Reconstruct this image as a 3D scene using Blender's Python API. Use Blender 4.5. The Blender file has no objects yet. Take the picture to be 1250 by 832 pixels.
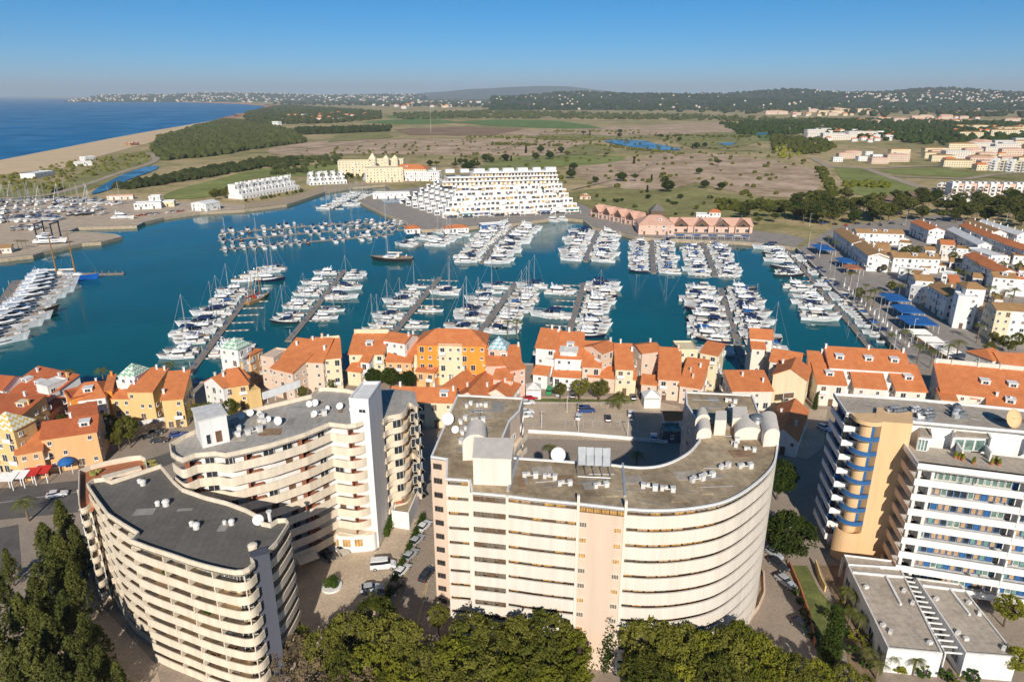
import bpy, bmesh, math, random
from mathutils import Vector, Matrix, noise
from mathutils.geometry import tessellate_polygon
RND = random.Random(11)
PI = math.pi
scene = bpy.context.scene
COL = scene.collection

# ------------------------------------------------------------------ camera
CAM_H = 85.0                      # drone height above the town ground (z = 0)
FPX, CXP, CYP, HZP = 850.0, 625.0, 416.0, 116.0
PITCH = math.atan((CYP - HZP) / FPX)
PC, PS = math.cos(PITCH), math.sin(PITCH)
cam_d = bpy.data.cameras.new('camera')
cam = bpy.data.objects.new('camera', cam_d)
COL.objects.link(cam)
cam.location = (0, 0, CAM_H)
cam.rotation_euler = (PI / 2 - PITCH, 0, 0)
cam_d.sensor_width = 36.0
cam_d.lens = 36.0 * FPX / 1250.0
cam_d.clip_start = 1.0
cam_d.clip_end = 200000.0
scene.camera = cam

# ------------------------------------------------------------------ sky and sun
SUN_EL = math.radians(29)
SUN_AZ = math.radians(0.8)        # the sun stands behind the camera, a touch to the right
world = bpy.data.worlds.new('World')
scene.world = world
world.use_nodes = True
wn = world.node_tree
wn.nodes.clear()
w_out = wn.nodes.new('ShaderNodeOutputWorld')
w_bg = wn.nodes.new('ShaderNodeBackground')
w_sky = wn.nodes.new('ShaderNodeTexSky')
w_sky.sky_type = 'NISHITA'
w_sky.sun_disc = False
w_sky.sun_elevation = SUN_EL
w_sky.sun_rotation = PI - SUN_AZ
w_sky.altitude = 3200
w_sky.air_density = 1.0
w_sky.dust_density = 0.0
w_sky.ozone_density = 10.0
w_bg.inputs['Strength'].default_value = 0.068
w_hs = wn.nodes.new('ShaderNodeHueSaturation')
w_hs.inputs['Hue'].default_value = 0.487
w_hs.inputs['Saturation'].default_value = 1.17
w_hs.inputs['Value'].default_value = 1.0
wn.links.new(w_sky.outputs[0], w_hs.inputs['Color'])
wn.links.new(w_hs.outputs[0], w_bg.inputs[0])
wn.links.new(w_bg.outputs[0], w_out.inputs[0])

sun_d = bpy.data.lights.new('sun', 'SUN')
sun_d.energy = 4.1
sun_d.angle = math.radians(0.5)
sun_d.color = (1.0, 0.935, 0.84)
sun = bpy.data.objects.new('sun', sun_d)
COL.objects.link(sun)
sun.location = (0, -50, 150)
sun.rotation_euler = (PI / 2 - SUN_EL, 0, SUN_AZ)

scene.view_settings.view_transform = 'Standard'
scene.view_settings.look = 'None'
scene.view_settings.exposure = 0.35
scene.view_settings.gamma = 1.0
scene.view_settings.use_curve_mapping = False

# ------------------------------------------------------------------ helpers
def P(u, v, z=0.0):
    """survey of the photograph: the place at height z seen at (u, v)"""
    a = (u - CXP) / FPX
    b = (v - CYP) / FPX
    t = (z - CAM_H) / (-PS - b * PC)
    return Vector((a * t, (PC - b * PS) * t))

def PP(lst, z=0.0):
    return [P(u, v, z) for u, v in lst]

def area(poly):
    return 0.5 * sum(poly[i].x * poly[(i + 1) % len(poly)].y - poly[(i + 1) % len(poly)].x * poly[i].y for i in range(len(poly)))

def ccw(poly):
    return list(poly) if area(poly) > 0 else list(reversed(poly))

def smooth(pts, n=4, closed=False):
    """Catmull-Rom through the points"""
    m = len(pts)
    out = []
    segs = m if closed else m - 1
    for i in range(segs):
        if closed:
            p0, p1, p2, p3 = pts[(i - 1) % m], pts[i], pts[(i + 1) % m], pts[(i + 2) % m]
        else:
            p1, p2 = pts[i], pts[i + 1]
            p0 = pts[i - 1] if i > 0 else p1 * 2 - p2
            p3 = pts[i + 2] if i + 2 < m else p2 * 2 - p1
        for k in range(n):
            t = k / n
            out.append(0.5 * ((2 * p1) + (p2 - p0) * t + (2 * p0 - 5 * p1 + 4 * p2 - p3) * t * t + (3 * p1 - p0 - 3 * p2 + p3) * t ** 3))
    if not closed:
        out.append(pts[-1].copy())
    return out

def rounded(poly, r, n=4):
    """closed polygon with rounded corners"""
    out = []
    m = len(poly)
    for i in range(m):
        a, b, c = poly[i - 1], poly[i], poly[(i + 1) % m]
        d1, d2 = (a - b), (c - b)
        rr = min(r, d1.length * .45, d2.length * .45)
        if rr < .05:
            out.append(b.copy()); continue
        s, e = b + d1.normalized() * rr, b + d2.normalized() * rr
        for k in range(n + 1):
            t = k / n
            out.append(s * (1 - t) ** 2 + b * 2 * t * (1 - t) + e * t * t)
    return out

def offset(path, d, closed=False):
    """path shifted to its left by d"""
    m = len(path)
    out = []
    for i in range(m):
        if closed:
            a, b, c = path[i - 1], path[i], path[(i + 1) % m]
        else:
            b = path[i]
            a = path[i - 1] if i > 0 else None
            c = path[i + 1] if i < m - 1 else None
        ns = []
        if a is not None and (b - a).length > 1e-6:
            e = (b - a).normalized(); ns.append(Vector((-e.y, e.x)))
        if c is not None and (c - b).length > 1e-6:
            e = (c - b).normalized(); ns.append(Vector((-e.y, e.x)))
        nn = sum(ns, Vector((0, 0)))
        if nn.length < 1e-4:
            nn = ns[0]
        nn.normalize()
        k = 1.0 / max(0.45, nn.dot(ns[0]))
        out.append(b + nn * d * k)
    return out

def path_points(path, spacing, start=None):
    """(point, angle) every spacing metres along a path"""
    L = [0.0]
    for i in range(len(path) - 1):
        L.append(L[-1] + (path[i + 1] - path[i]).length)
    tot = L[-1]
    n = max(1, int(tot / spacing))
    sp = tot / n
    res = []
    j = 0
    for k in range(n):
        s = (k + .5) * sp
        while j < len(path) - 2 and L[j + 1] < s:
            j += 1
        e = path[j + 1] - path[j]
        t = (s - L[j]) / max(1e-6, e.length)
        res.append((path[j] + e * t, math.atan2(e.y, e.x)))
    return res

class MB:
    def __init__(self):
        self.v = []; self.f = []; self.m = []
    def add(self, vs, fs, mi=0):
        o = len(self.v)
        self.v += [tuple(x) for x in vs]
        self.f += [tuple(i + o for i in q) for q in fs]
        self.m += [mi] * len(fs)
        return self
    def box(self, c, s, rz=0.0, mi=0, taper=1.0):
        cx, cy, cz = c; sx, sy, sz = s[0] / 2, s[1] / 2, s[2] / 2
        cs, sn = math.cos(rz), math.sin(rz)
        vs = []
        for z in (-1, 1):
            k = taper if z > 0 else 1.0
            for x, y in ((-1, -1), (1, -1), (1, 1), (-1, 1)):
                X, Y = x * sx * k, y * sy * k
                vs.append((cx + X * cs - Y * sn, cy + X * sn + Y * cs, cz + z * sz))
        return self.add(vs, [(0, 3, 2, 1), (4, 5, 6, 7), (0, 1, 5, 4), (1, 2, 6, 5), (2, 3, 7, 6), (3, 0, 4, 7)], mi)
    def prism(self, poly, z0, z1, mi=0, mtop=None, bottom=True):
        poly = ccw([Vector(p[:2]) for p in poly])
        n = len(poly)
        vs = [(p.x, p.y, z0) for p in poly] + [(p.x, p.y, z1) for p in poly]
        self.add(vs, [(i, (i + 1) % n, n + (i + 1) % n, n + i) for i in range(n)], mi)
        tris = tessellate_polygon([[Vector((p.x, p.y, 0)) for p in poly]])
        def fix(t):
            a, b, c = (poly[i] for i in t)
            return t if (b - a).cross(c - a) > 0 else (t[0], t[2], t[1])
        tris = [fix(t) for t in tris]
        self.add(vs[n:], tris, mi if mtop is None else mtop)
        if bottom:
            self.add(vs[:n], [(t[0], t[2], t[1]) for t in tris], mi)
        return self
    def sheet(self, polys, z, mi=0):
        flat = [p for q in polys for p in q]
        tris = tessellate_polygon([[Vector((p.x, p.y, 0)) for p in q] for q in polys])
        fs = []
        for t in tris:
            a, b, c = (flat[i] for i in t)
            fs.append(t if (b - a).cross(c - a) > 0 else (t[0], t[2], t[1]))
        return self.add([(p.x, p.y, z) for p in flat], fs, mi)
    def ribbon(self, path, t, z0, z1, mi=0, closed=False):
        """a wall of thickness t on the left of the path"""
        inn = offset(path, t, closed)
        n = len(path)
        vs = [(p.x, p.y, z0) for p in path] + [(p.x, p.y, z1) for p in path] + [(p.x, p.y, z1) for p in inn] + [(p.x, p.y, z0) for p in inn]
        fs = []
        for i in range(n if closed else n - 1):
            j = (i + 1) % n
            for k in range(4):
                a, b = k * n, ((k + 1) % 4) * n
                fs.append((a + i, a + j, b + j, b + i))
        if not closed:
            fs.append((0, n, 2 * n, 3 * n)[::1]); e = n - 1
            fs.append((e, 3 * n + e, 2 * n + e, n + e))
        return self.add(vs, fs, mi)
    def tube(self, a, b, r, n=6, mi=0, r2=None):
        a, b = Vector(a), Vector(b)
        d = (b - a)
        if d.length < 1e-6: return self
        d.normalize()
        up = Vector((0, 0, 1)) if abs(d.z) < .9 else Vector((1, 0, 0))
        x = d.cross(up).normalized(); y = d.cross(x).normalized()
        r2 = r if r2 is None else r2
        vs = []
        for p, rr in ((a, r), (b, r2)):
            for k in range(n):
                an = 2 * PI * k / n
                vs.append(p + x * math.cos(an) * rr + y * math.sin(an) * rr)
        fs = [(i, n + i, n + (i + 1) % n, (i + 1) % n) for i in range(n)]
        fs += [tuple(range(n)), tuple(range(2 * n - 1, n - 1, -1))]
        return self.add(vs, fs, mi)
    def loft(self, secs, mi=0, cap=True, closed=True):
        n = len(secs[0])
        vs = [p for s in secs for p in s]
        fs = []
        for i in range(len(secs) - 1):
            for k in range(n if closed else n - 1):
                l = (k + 1) % n
                fs.append((i * n + k, i * n + l, (i + 1) * n + l, (i + 1) * n + k))
        if cap:
            fs.append(tuple(reversed(range(n))))
            o = (len(secs) - 1) * n
            fs.append(tuple(range(o, o + n)))
        return self.add(vs, fs, mi)
    def sweep(self, pts, r, n=5, mi=0):
        pts = [Vector(p) for p in pts]; secs = []
        for i, p in enumerate(pts):
            d = (pts[min(i + 1, len(pts) - 1)] - pts[max(i - 1, 0)]).normalized()
            up = Vector((0, 0, 1)) if abs(d.z) < .95 else Vector((1, 0, 0))
            x = d.cross(up).normalized(); y = x.cross(d).normalized()
            secs.append([p + (x * math.cos(2 * PI * k / n) + y * math.sin(2 * PI * k / n)) * r for k in range(n)])
        return self.loft(secs, mi)
    def dome(self, c, r, h, n=10, m=4, mi=0):
        secs = []
        for i in range(m + 1):
            an = i / m * PI / 2
            rr = max(.01, r * math.cos(an)); z = h * math.sin(an)
            secs.append([(c[0] + rr * math.cos(2 * PI * k / n), c[1] + rr * math.sin(2 * PI * k / n), c[2] + z) for k in range(n)])
        return self.loft(secs, mi)
    def blob(self, c, r, seed=0, mi=0, sq=1.0, jit=.3):
        """a small uneven clump"""
        rr = random.Random(seed)
        vs = []
        for x, y, z in ICO_V:
            k = 1 - jit + 2 * jit * rr.random()
            vs.append((c[0] + x * r * k, c[1] + y * r * k, c[2] + z * r * k * sq))
        return self.add(vs, ICO_F, mi)
    def mesh(self, name, mats, smooth_=False):
        me = bpy.data.meshes.new(name)
        me.from_pydata(self.v, [], self.f)
        for mm in (mats if isinstance(mats, (list, tuple)) else [mats]):
            me.materials.append(mm)
        if self.m and max(self.m) > 0:
            me.polygons.foreach_set('material_index', self.m)
        if smooth_:
            me.polygons.foreach_set('use_smooth', [True] * len(me.polygons))
        me.update()
        return me
    def build(self, name, mats, parent=None, smooth_=False):
        """one mesh object; vertices were given in world space, the parent stands unrotated"""
        if parent is not None:
            o = parent_loc(parent)
            self.v = [(x - o[0], y - o[1], z - o[2]) for x, y, z in self.v]
        return link(name, self.mesh(name, mats, smooth_), parent)

_bm = bmesh.new(); bmesh.ops.create_icosphere(_bm, subdivisions=1, radius=1.0)
ICO_V = [tuple(v.co) for v in _bm.verts]; ICO_F = [tuple(v.index for v in f.verts) for f in _bm.faces]
_bm.free()

def parent_loc(o):
    x, y, z = o.location
    while o.parent is not None:
        o = o.parent
        x += o.location.x; y += o.location.y; z += o.location.z
    return x, y, z

def link(name, me, parent=None, loc=(0, 0, 0), rz=0.0, sc=None):
    o = bpy.data.objects.new(name, me)
    COL.objects.link(o)
    o.parent = parent
    o.location = loc
    o.rotation_euler = (0, 0, rz)
    if sc is not None:
        o.scale = sc if isinstance(sc, (tuple, list)) else (sc, sc, sc)
    return o

def tag(o, label=None, cat=None, group=None, kind=None):
    if label: o['label'] = label
    if cat: o['category'] = cat
    if group: o['group'] = group
    if kind: o['kind'] = kind
    return o

def thing(name, label, cat, loc=(0, 0, 0), rz=0.0, group=None):
    o = link(name, None, None, loc, rz)
    o.empty_display_size = .5
    return tag(o, label, cat, group)

def structure(name, mb, mats, smooth_=False):
    return tag(mb.build(name, mats, None, smooth_), kind='structure')

def copy_tree(o, loc=None, rz=None, sc=None, parent=None, label=None, group=None):
    c = o.copy(); COL.objects.link(c); c.parent = parent
    if loc is not None: c.location = loc
    if rz is not None: c.rotation_euler = (0, 0, rz)
    if sc is not None: c.scale = sc if isinstance(sc, (tuple, list)) else (sc, sc, sc)
    if label: c['label'] = label
    if group: c['group'] = group
    for ch in KIDS.get(o.name, ()):
        copy_tree(ch, parent=c)
    return c
KIDS = {}
def remember(o):
    """note the children of a prototype once, so copying needs no scan"""
    KIDS[o.name] = [c for c in bpy.data.objects if c.parent is o]
    for c in KIDS[o.name]: remember(c)
    return o

# ------------------------------------------------------------------ materials
def mat(name, col, rough=.8, var=.12, scale=.6, bump=0.0, bscale=8.0, metal=0.0, spec=.3, col2=None, streak=False, detail=5.0, fine=0.0, seam=None):
    m = bpy.data.materials.new(name); m.use_nodes = True
    nt = m.node_tree; bs = nt.nodes['Principled BSDF']
    bs.inputs['Roughness'].default_value = rough
    bs.inputs['Metallic'].default_value = metal
    bs.inputs['Specular IOR Level'].default_value = spec
    geo = nt.nodes.new('ShaderNodeNewGeometry')
    nz = nt.nodes.new('ShaderNodeTexNoise'); nz.inputs['Scale'].default_value = scale; nz.inputs['Detail'].default_value = detail
    nz.inputs['Roughness'].default_value = .62
    if streak:
        mp = nt.nodes.new('ShaderNodeMapping'); mp.inputs['Scale'].default_value = (1.6, 1.6, .12)
        nt.links.new(geo.outputs['Position'], mp.inputs[0]); nt.links.new(mp.outputs[0], nz.inputs['Vector'])
    else:
        nt.links.new(geo.outputs['Position'], nz.inputs['Vector'])
    ramp = nt.nodes.new('ShaderNodeValToRGB')
    a = [max(0, c * (1 - var)) for c in col]; b = [min(1, c * (1 + var)) for c in (col2 or col)]
    ramp.color_ramp.elements[0].position = .32; ramp.color_ramp.elements[1].position = .68
    ramp.color_ramp.elements[0].color = (*a, 1); ramp.color_ramp.elements[1].color = (*b, 1)
    nt.links.new(nz.outputs['Fac'], ramp.inputs[0])
    last = ramp.outputs[0]
    if fine:
        n2 = nt.nodes.new('ShaderNodeTexNoise'); n2.inputs['Scale'].default_value = bscale; n2.inputs['Detail'].default_value = 3
        nt.links.new(geo.outputs['Position'], n2.inputs['Vector'])
        mx = nt.nodes.new('ShaderNodeMix'); mx.data_type = 'RGBA'; mx.blend_type = 'OVERLAY'
        mx.inputs[0].default_value = fine
        nt.links.new(last, mx.inputs[6]); nt.links.new(n2.outputs['Fac'], mx.inputs[7]); last = mx.outputs[2]
    if seam:     # lapped roofing sheets
        bk_ = nt.nodes.new('ShaderNodeTexBrick'); bk_.inputs['Scale'].default_value = 1.0
        bk_.inputs['Row Height'].default_value = seam[0]; bk_.inputs['Brick Width'].default_value = seam[1]; bk_.inputs['Mortar Size'].default_value = .035
        bk_.inputs['Color1'].default_value = (1, 1, 1, 1); bk_.inputs['Color2'].default_value = (.88, .88, .88, 1); bk_.inputs['Mortar'].default_value = (.66, .64, .62, 1)
        mp_ = nt.nodes.new('ShaderNodeMapping'); mp_.inputs['Rotation'].default_value = (0, 0, 1.45)
        nt.links.new(geo.outputs['Position'], mp_.inputs[0]); nt.links.new(mp_.outputs[0], bk_.inputs['Vector'])
        mx_ = nt.nodes.new('ShaderNodeMix'); mx_.data_type = 'RGBA'; mx_.blend_type = 'MULTIPLY'; mx_.inputs[0].default_value = .8
        nt.links.new(last, mx_.inputs[6]); nt.links.new(bk_.outputs['Color'], mx_.inputs[7]); last = mx_.outputs[2]
    nt.links.new(last, bs.inputs['Base Color'])
    if bump:
        n3 = nt.nodes.new('ShaderNodeTexNoise'); n3.inputs['Scale'].default_value = bscale; n3.inputs['Detail'].default_value = 4
        nt.links.new(geo.outputs['Position'], n3.inputs['Vector'])
        bp = nt.nodes.new('ShaderNodeBump'); bp.inputs['Strength'].default_value = bump; bp.inputs['Distance'].default_value = .05
        nt.links.new(n3.outputs['Fac'], bp.inputs['Height']); nt.links.new(bp.outputs[0], bs.inputs['Normal'])
    return m

def glass_mat(name, col, rough=.08):
    m = mat(name, col, rough, .5, .9, spec=.6)
    return m

def tile_mat(name, col, col2):
    """clay roof tiles: rows too fine to pick apart, weathered by noise"""
    m = mat(name, col, .85, .05, .5, col2=tuple(.6 * a + .4 * b for a, b in zip(col, col2)), fine=.4, bscale=3.4)
    nt = m.node_tree; bs = nt.nodes['Principled BSDF']
    geo = nt.nodes.new('ShaderNodeNewGeometry')
    wv = nt.nodes.new('ShaderNodeTexWave'); wv.bands_direction = 'DIAGONAL'; wv.inputs['Scale'].default_value = 2.2; wv.inputs['Distortion'].default_value = .6
    nt.links.new(geo.outputs['Position'], wv.inputs['Vector'])
    bp = nt.nodes.new('ShaderNodeBump'); bp.inputs['Strength'].default_value = .5; bp.inputs['Distance'].default_value = .06
    nt.links.new(wv.outputs['Fac'], bp.inputs['Height']); nt.links.new(bp.outputs[0], bs.inputs['Normal'])
    return m

def leaf_mat(name, col, col2, trans=.25, scale=.35):
    m = bpy.data.materials.new(name); m.use_nodes = True
    nt = m.node_tree; nt.nodes.clear()
    out = nt.nodes.new('ShaderNodeOutputMaterial')
    geo = nt.nodes.new('ShaderNodeNewGeometry')
    nz = nt.nodes.new('ShaderNodeTexNoise'); nz.inputs['Scale'].default_value = scale; nz.inputs['Detail'].default_value = 6; nz.inputs['Roughness'].default_value = .7
    nt.links.new(geo.outputs['Position'], nz.inputs['Vector'])
    oi = nt.nodes.new('ShaderNodeObjectInfo')
    ad = nt.nodes.new('ShaderNodeMath'); ad.operation = 'MULTIPLY_ADD'; ad.inputs[1].default_value = .3; ad.inputs[2].default_value = -.15
    nt.links.new(oi.outputs['Random'], ad.inputs[0])
    su = nt.nodes.new('ShaderNodeMath'); su.operation = 'ADD'
    nt.links.new(nz.outputs['Fac'], su.inputs[0]); nt.links.new(ad.outputs[0], su.inputs[1])
    rp = nt.nodes.new('ShaderNodeValToRGB')
    rp.color_ramp.elements[0].position = .3; rp.color_ramp.elements[1].position = .72
    rp.color_ramp.elements[0].color = (*col, 1); rp.color_ramp.elements[1].color = (*col2, 1)
    nt.links.new(su.outputs[0], rp.inputs[0])
    df = nt.nodes.new('ShaderNodeBsdfDiffuse'); tr = nt.nodes.new('ShaderNodeBsdfTranslucent')
    nt.links.new(rp.outputs[0], df.inputs[0]); nt.links.new(rp.outputs[0], tr.inputs[0])
    mx = nt.nodes.new('ShaderNodeMixShader'); mx.inputs[0].default_value = trans
    nt.links.new(df.outputs[0], mx.inputs[1]); nt.links.new(tr.outputs[0], mx.inputs[2])
    nt.links.new(mx.outputs[0], out.inputs[0])
    return m

def water_mat(name, col, rough, wave, strength, col2=None, spec=.3):
    m = bpy.data.materials.new(name); m.use_nodes = True
    nt = m.node_tree; bs = nt.nodes['Principled BSDF']
    geo = nt.nodes.new('ShaderNodeNewGeometry')
    nz0 = nt.nodes.new('ShaderNodeTexNoise'); nz0.inputs['Scale'].default_value = wave * .03; nz0.inputs['Detail'].default_value = 4
    nt.links.new(geo.outputs['Position'], nz0.inputs['Vector'])
    rp = nt.nodes.new('ShaderNodeValToRGB')
    rp.color_ramp.elements[0].position = .35; rp.color_ramp.elements[1].position = .65
    rp.color_ramp.elements[0].color = (*col, 1); rp.color_ramp.elements[1].color = (*(col2 or col), 1)
    nt.links.new(nz0.outputs['Fac'], rp.inputs[0]); nt.links.new(rp.outputs[0], bs.inputs['Base Color'])
    nr = nt.nodes.new('ShaderNodeTexNoise'); nr.inputs['Scale'].default_value = wave * .022; nr.inputs['Detail'].default_value = 3; nr.inputs['Distortion'].default_value = 1.2
    nt.links.new(geo.outputs['Position'], nr.inputs['Vector'])
    mr = nt.nodes.new('ShaderNodeMapRange'); mr.inputs['From Min'].default_value = .42; mr.inputs['From Max'].default_value = .62
    mr.inputs['To Min'].default_value = rough; mr.inputs['To Max'].default_value = rough + .2      # calm and wind-ruffled patches
    nt.links.new(nr.outputs['Fac'], mr.inputs['Value']); nt.links.new(mr.outputs[0], bs.inputs['Roughness'])
    bs.inputs['IOR'].default_value = 1.333
    bs.inputs['Specular IOR Level'].default_value = spec
    n2 = nt.nodes.new('ShaderNodeTexNoise'); n2.inputs['Scale'].default_value = wave; n2.inputs['Detail'].default_value = 5
    nt.links.new(geo.outputs['Position'], n2.inputs['Vector'])
    bp = nt.nodes.new('ShaderNodeBump'); bp.inputs['Strength'].default_value = strength; bp.inputs['Distance'].default_value = .12
    nt.links.new(n2.outputs['Fac'], bp.inputs['Height']); nt.links.new(bp.outputs[0], bs.inputs['Normal'])
    return m

def stripe_mat(name, c1, c2, scale=1.2):
    """zigzag bands of two glazed tiles"""
    m = bpy.data.materials.new(name); m.use_nodes = True
    nt = m.node_tree; bs = nt.nodes['Principled BSDF']; bs.inputs['Roughness'].default_value = .5
    geo = nt.nodes.new('ShaderNodeNewGeometry'); sp = nt.nodes.new('ShaderNodeSeparateXYZ')
    nt.links.new(geo.outputs['Position'], sp.inputs[0])
    def mth(op, a, b=None):
        n = nt.nodes.new('ShaderNodeMath'); n.operation = op
        for i, x in enumerate((a, b)):
            if x is None: continue
            if isinstance(x, (int, float)): n.inputs[i].default_value = x
            else: nt.links.new(x, n.inputs[i])
        return n.outputs[0]
    h = mth('ADD', sp.outputs['X'], sp.outputs['Y'])
    z = mth('ADD', mth('MULTIPLY', sp.outputs['Z'], scale), mth('MULTIPLY', mth('PINGPONG', h, .7), .8))
    f = mth('GREATER_THAN', mth('FRACT', z), .5)
    mx = nt.nodes.new('ShaderNodeMix'); mx.data_type = 'RGBA'
    mx.inputs[6].default_value = (*c1, 1); mx.inputs[7].default_value = (*c2, 1)
    nt.links.new(f, mx.inputs[0]); nt.links.new(mx.outputs[2], bs.inputs['Base Color'])
    return m

M = {}
M['cream'] = mat('cream stucco', (.77, .655, .50), .85, .12, .7, streak=True)
M['cream_core'] = mat('cream stucco wall', (.77, .64, .47), .85, .12, .5)
M['white'] = mat('white paint', (.79, .77, .73), .75, .09, .5, streak=True)
M['white_dirty'] = mat('weathered white paint', (.70, .67, .62), .8, .14, .5, streak=True)
M['ivory'] = mat('ivory render', (.75, .665, .56), .85, .085, .6, streak=True)
M['peach'] = mat('peach render', (.70, .53, .40), .85, .07, .4, streak=True)
M['pinkish'] = mat('pink peach render', (.72, .47, .36), .85, .08, .4, streak=True)
M['orange_wall'] = mat('orange render', (.78, .44, .20), .85, .07, .4, streak=True)
M['apricot'] = mat('apricot render', (.77, .50, .26), .85, .08, .4, streak=True)
M['orange_deep'] = mat('deep orange render', (.80, .31, .045), .85, .08, .4, streak=True)
M['yellow'] = mat('yellow ochre render', (.74, .51, .22), .85, .08, .4, streak=True)
M['pale_yellow'] = mat('pale yellow render', (.77, .64, .42), .85, .07, .4, streak=True)
M['brick'] = mat('brick red paint', (.36, .13, .07), .85, .15, .8)
M['lavender'] = mat('pale grey paint', (.09, .092, .115), .85, .06, .4, streak=True)
M['roof_dark'] = mat('dark grey roof felt', (.165, .148, .128), .9, .18, .12, fine=.25, bscale=1.2, seam=(1.0, 9.0))
M['roof_grey'] = mat('light grey roof coating', (.42, .385, .34), .9, .14, .16, fine=.3, bscale=1.4, seam=(1.2, 12.0))
M['roof_gravel'] = mat('gravel roof', (.315, .23, .14), .95, .26, .12, fine=.45, bscale=1.1, col2=(.45, .35, .225), seam=(1.1, 6.0))
M['roof_concrete'] = mat('pale concrete roof', (.46, .39, .31), .9, .15, .15, fine=.35, bscale=1.2, seam=(2.4, 7.0))
M['tile'] = tile_mat('clay roof tiles', (.60, .185, .062), (.74, .30, .11))
M['tile_red'] = tile_mat('dark clay roof tiles', (.46, .12, .045), (.58, .19, .07))
M['tile_tan'] = tile_mat('tan clay roof tiles', (.40, .22, .09), (.52, .32, .14))
M['tile_pink'] = tile_mat('pink roof tiles', (.66, .38, .27), (.75, .48, .36))
M['green_roof'] = stripe_mat('green zigzag roof tiles', (.24, .44, .28), (.72, .74, .66))
M['teal_roof'] = stripe_mat('teal zigzag roof tiles', (.22, .42, .44), (.66, .72, .72))
M['yellow_roof'] = stripe_mat('yellow zigzag roof tiles', (.66, .46, .12), (.75, .72, .62))
M['glass'] = glass_mat('dark window glass', (.035, .042, .05))
M['glass_green'] = glass_mat('green window glass', (.16, .24, .20), .12)
M['shade_brown'] = mat('brown shutters', (.16, .10, .06), .6, .3, 2.0)
M['curtain'] = mat('ochre curtains', (.50, .28, .08), .8, .45, 1.2, streak=False)
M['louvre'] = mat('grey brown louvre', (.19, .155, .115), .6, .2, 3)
M['blue'] = mat('blue door paint', (.035, .13, .32), .5, .12, 1)
M['blue_canvas'] = mat('blue canvas', (.02, .13, .38), .7, .15, .8)
M['tan_panel'] = mat('tan curtain panel', (.48, .32, .18), .7, .2, 1)
M['green_panel'] = mat('green glass panel', (.17, .30, .25), .3, .15, 1)
M['white_gloss'] = mat('white gel coat', (.80, .80, .79), .25, .03, .5, spec=.5)
M['grey_metal'] = mat('grey metal', (.30, .31, .32), .45, .12, 1, metal=.6)
M['alu'] = mat('pale metal', (.62, .62, .62), .4, .08, 1, metal=.5)
M['wood'] = mat('varnished wood', (.36, .19, .07), .5, .2, 2)
M['deck'] = mat('grey timber deck', (.27, .225, .19), .85, .2, 1.2, fine=.4, bscale=4)
M['asphalt'] = mat('asphalt', (.13, .118, .105), .9, .18, .25, fine=.3, bscale=3)
M['asphalt_warm'] = mat('worn asphalt', (.34, .27, .205), .9, .14, .12, fine=.35, bscale=2)
M['paving'] = mat('tan paving', (.52, .41, .295), .9, .16, .15, fine=.4, bscale=1.8)
M['promenade'] = mat('grey promenade paving', (.33, .285, .245), .9, .16, .2, fine=.4, bscale=2)
M['stone'] = mat('sandstone quay', (.42, .32, .21), .9, .22, .5, fine=.4, bscale=2)
M['kerb'] = mat('kerb stone', (.46, .42, .37), .9, .1, .8)
M['yellow_paint'] = mat('yellow road paint', (.62, .42, .06), .8, .15, 2)
M['white_paint'] = mat('white road paint', (.65, .64, .60), .8, .15, 2)
M['black'] = mat('black rubber', (.02, .02, .02), .7, .2, 2)
M['red'] = mat('red paint', (.50, .03, .025), .5, .1, 1)
M['teal_cloth'] = mat('teal cloth', (.03, .26, .22), .8, .1, 1)
M['terracotta'] = mat('terracotta', (.45, .17, .08), .85, .15, 2)
M['bark'] = mat('bark', (.13, .095, .065), .95, .3, 2)
M['palm_bark'] = mat('palm trunk', (.20, .15, .10), .95, .3, 3)
M['soil'] = mat('bare earth', (.24, .165, .10), .95, .25, .2, fine=.4, bscale=1)
M['lawn'] = mat('lawn', (.10, .135, .035), .95, .3, .25, fine=.5, bscale=3, col2=(.16, .17, .05))
M['hedge'] = leaf_mat('hedge leaves', (.035, .07, .012), (.10, .15, .025), .15, .9)
M['leaf'] = leaf_mat('broadleaf leaves', (.078, .092, .016), (.28, .265, .055), .38)
M['leaf_dark'] = leaf_mat('dark evergreen leaves', (.028, .046, .010), (.085, .115, .022))
M['leaf_yellow'] = leaf_mat('yellowing leaves', (.14, .155, .02), (.39, .37, .05), .38)
M['leaf_brown'] = leaf_mat('dry twigs', (.15, .11, .065), (.30, .22, .12), .15)
M['leaf_pine'] = leaf_mat('pine needles', (.055, .066, .018), (.17, .17, .042), .15)
M['leaf_palm'] = leaf_mat('palm fronds', (.08, .095, .02), (.22, .22, .06), .2, .8)
M['flower'] = mat('mixed flowers', (.45, .20, .10), .9, .5, 6, col2=(.25, .28, .06))
M['palace'] = mat('pale cream render', (.78, .66, .44), .85, .07, .4, streak=True)
M['leaf_forest'] = leaf_mat('pine wood needles', (.032, .042, .014), (.10, .11, .034), .1, .06)

# ================================================================== THE SETTING
WATER = -1.6
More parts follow.
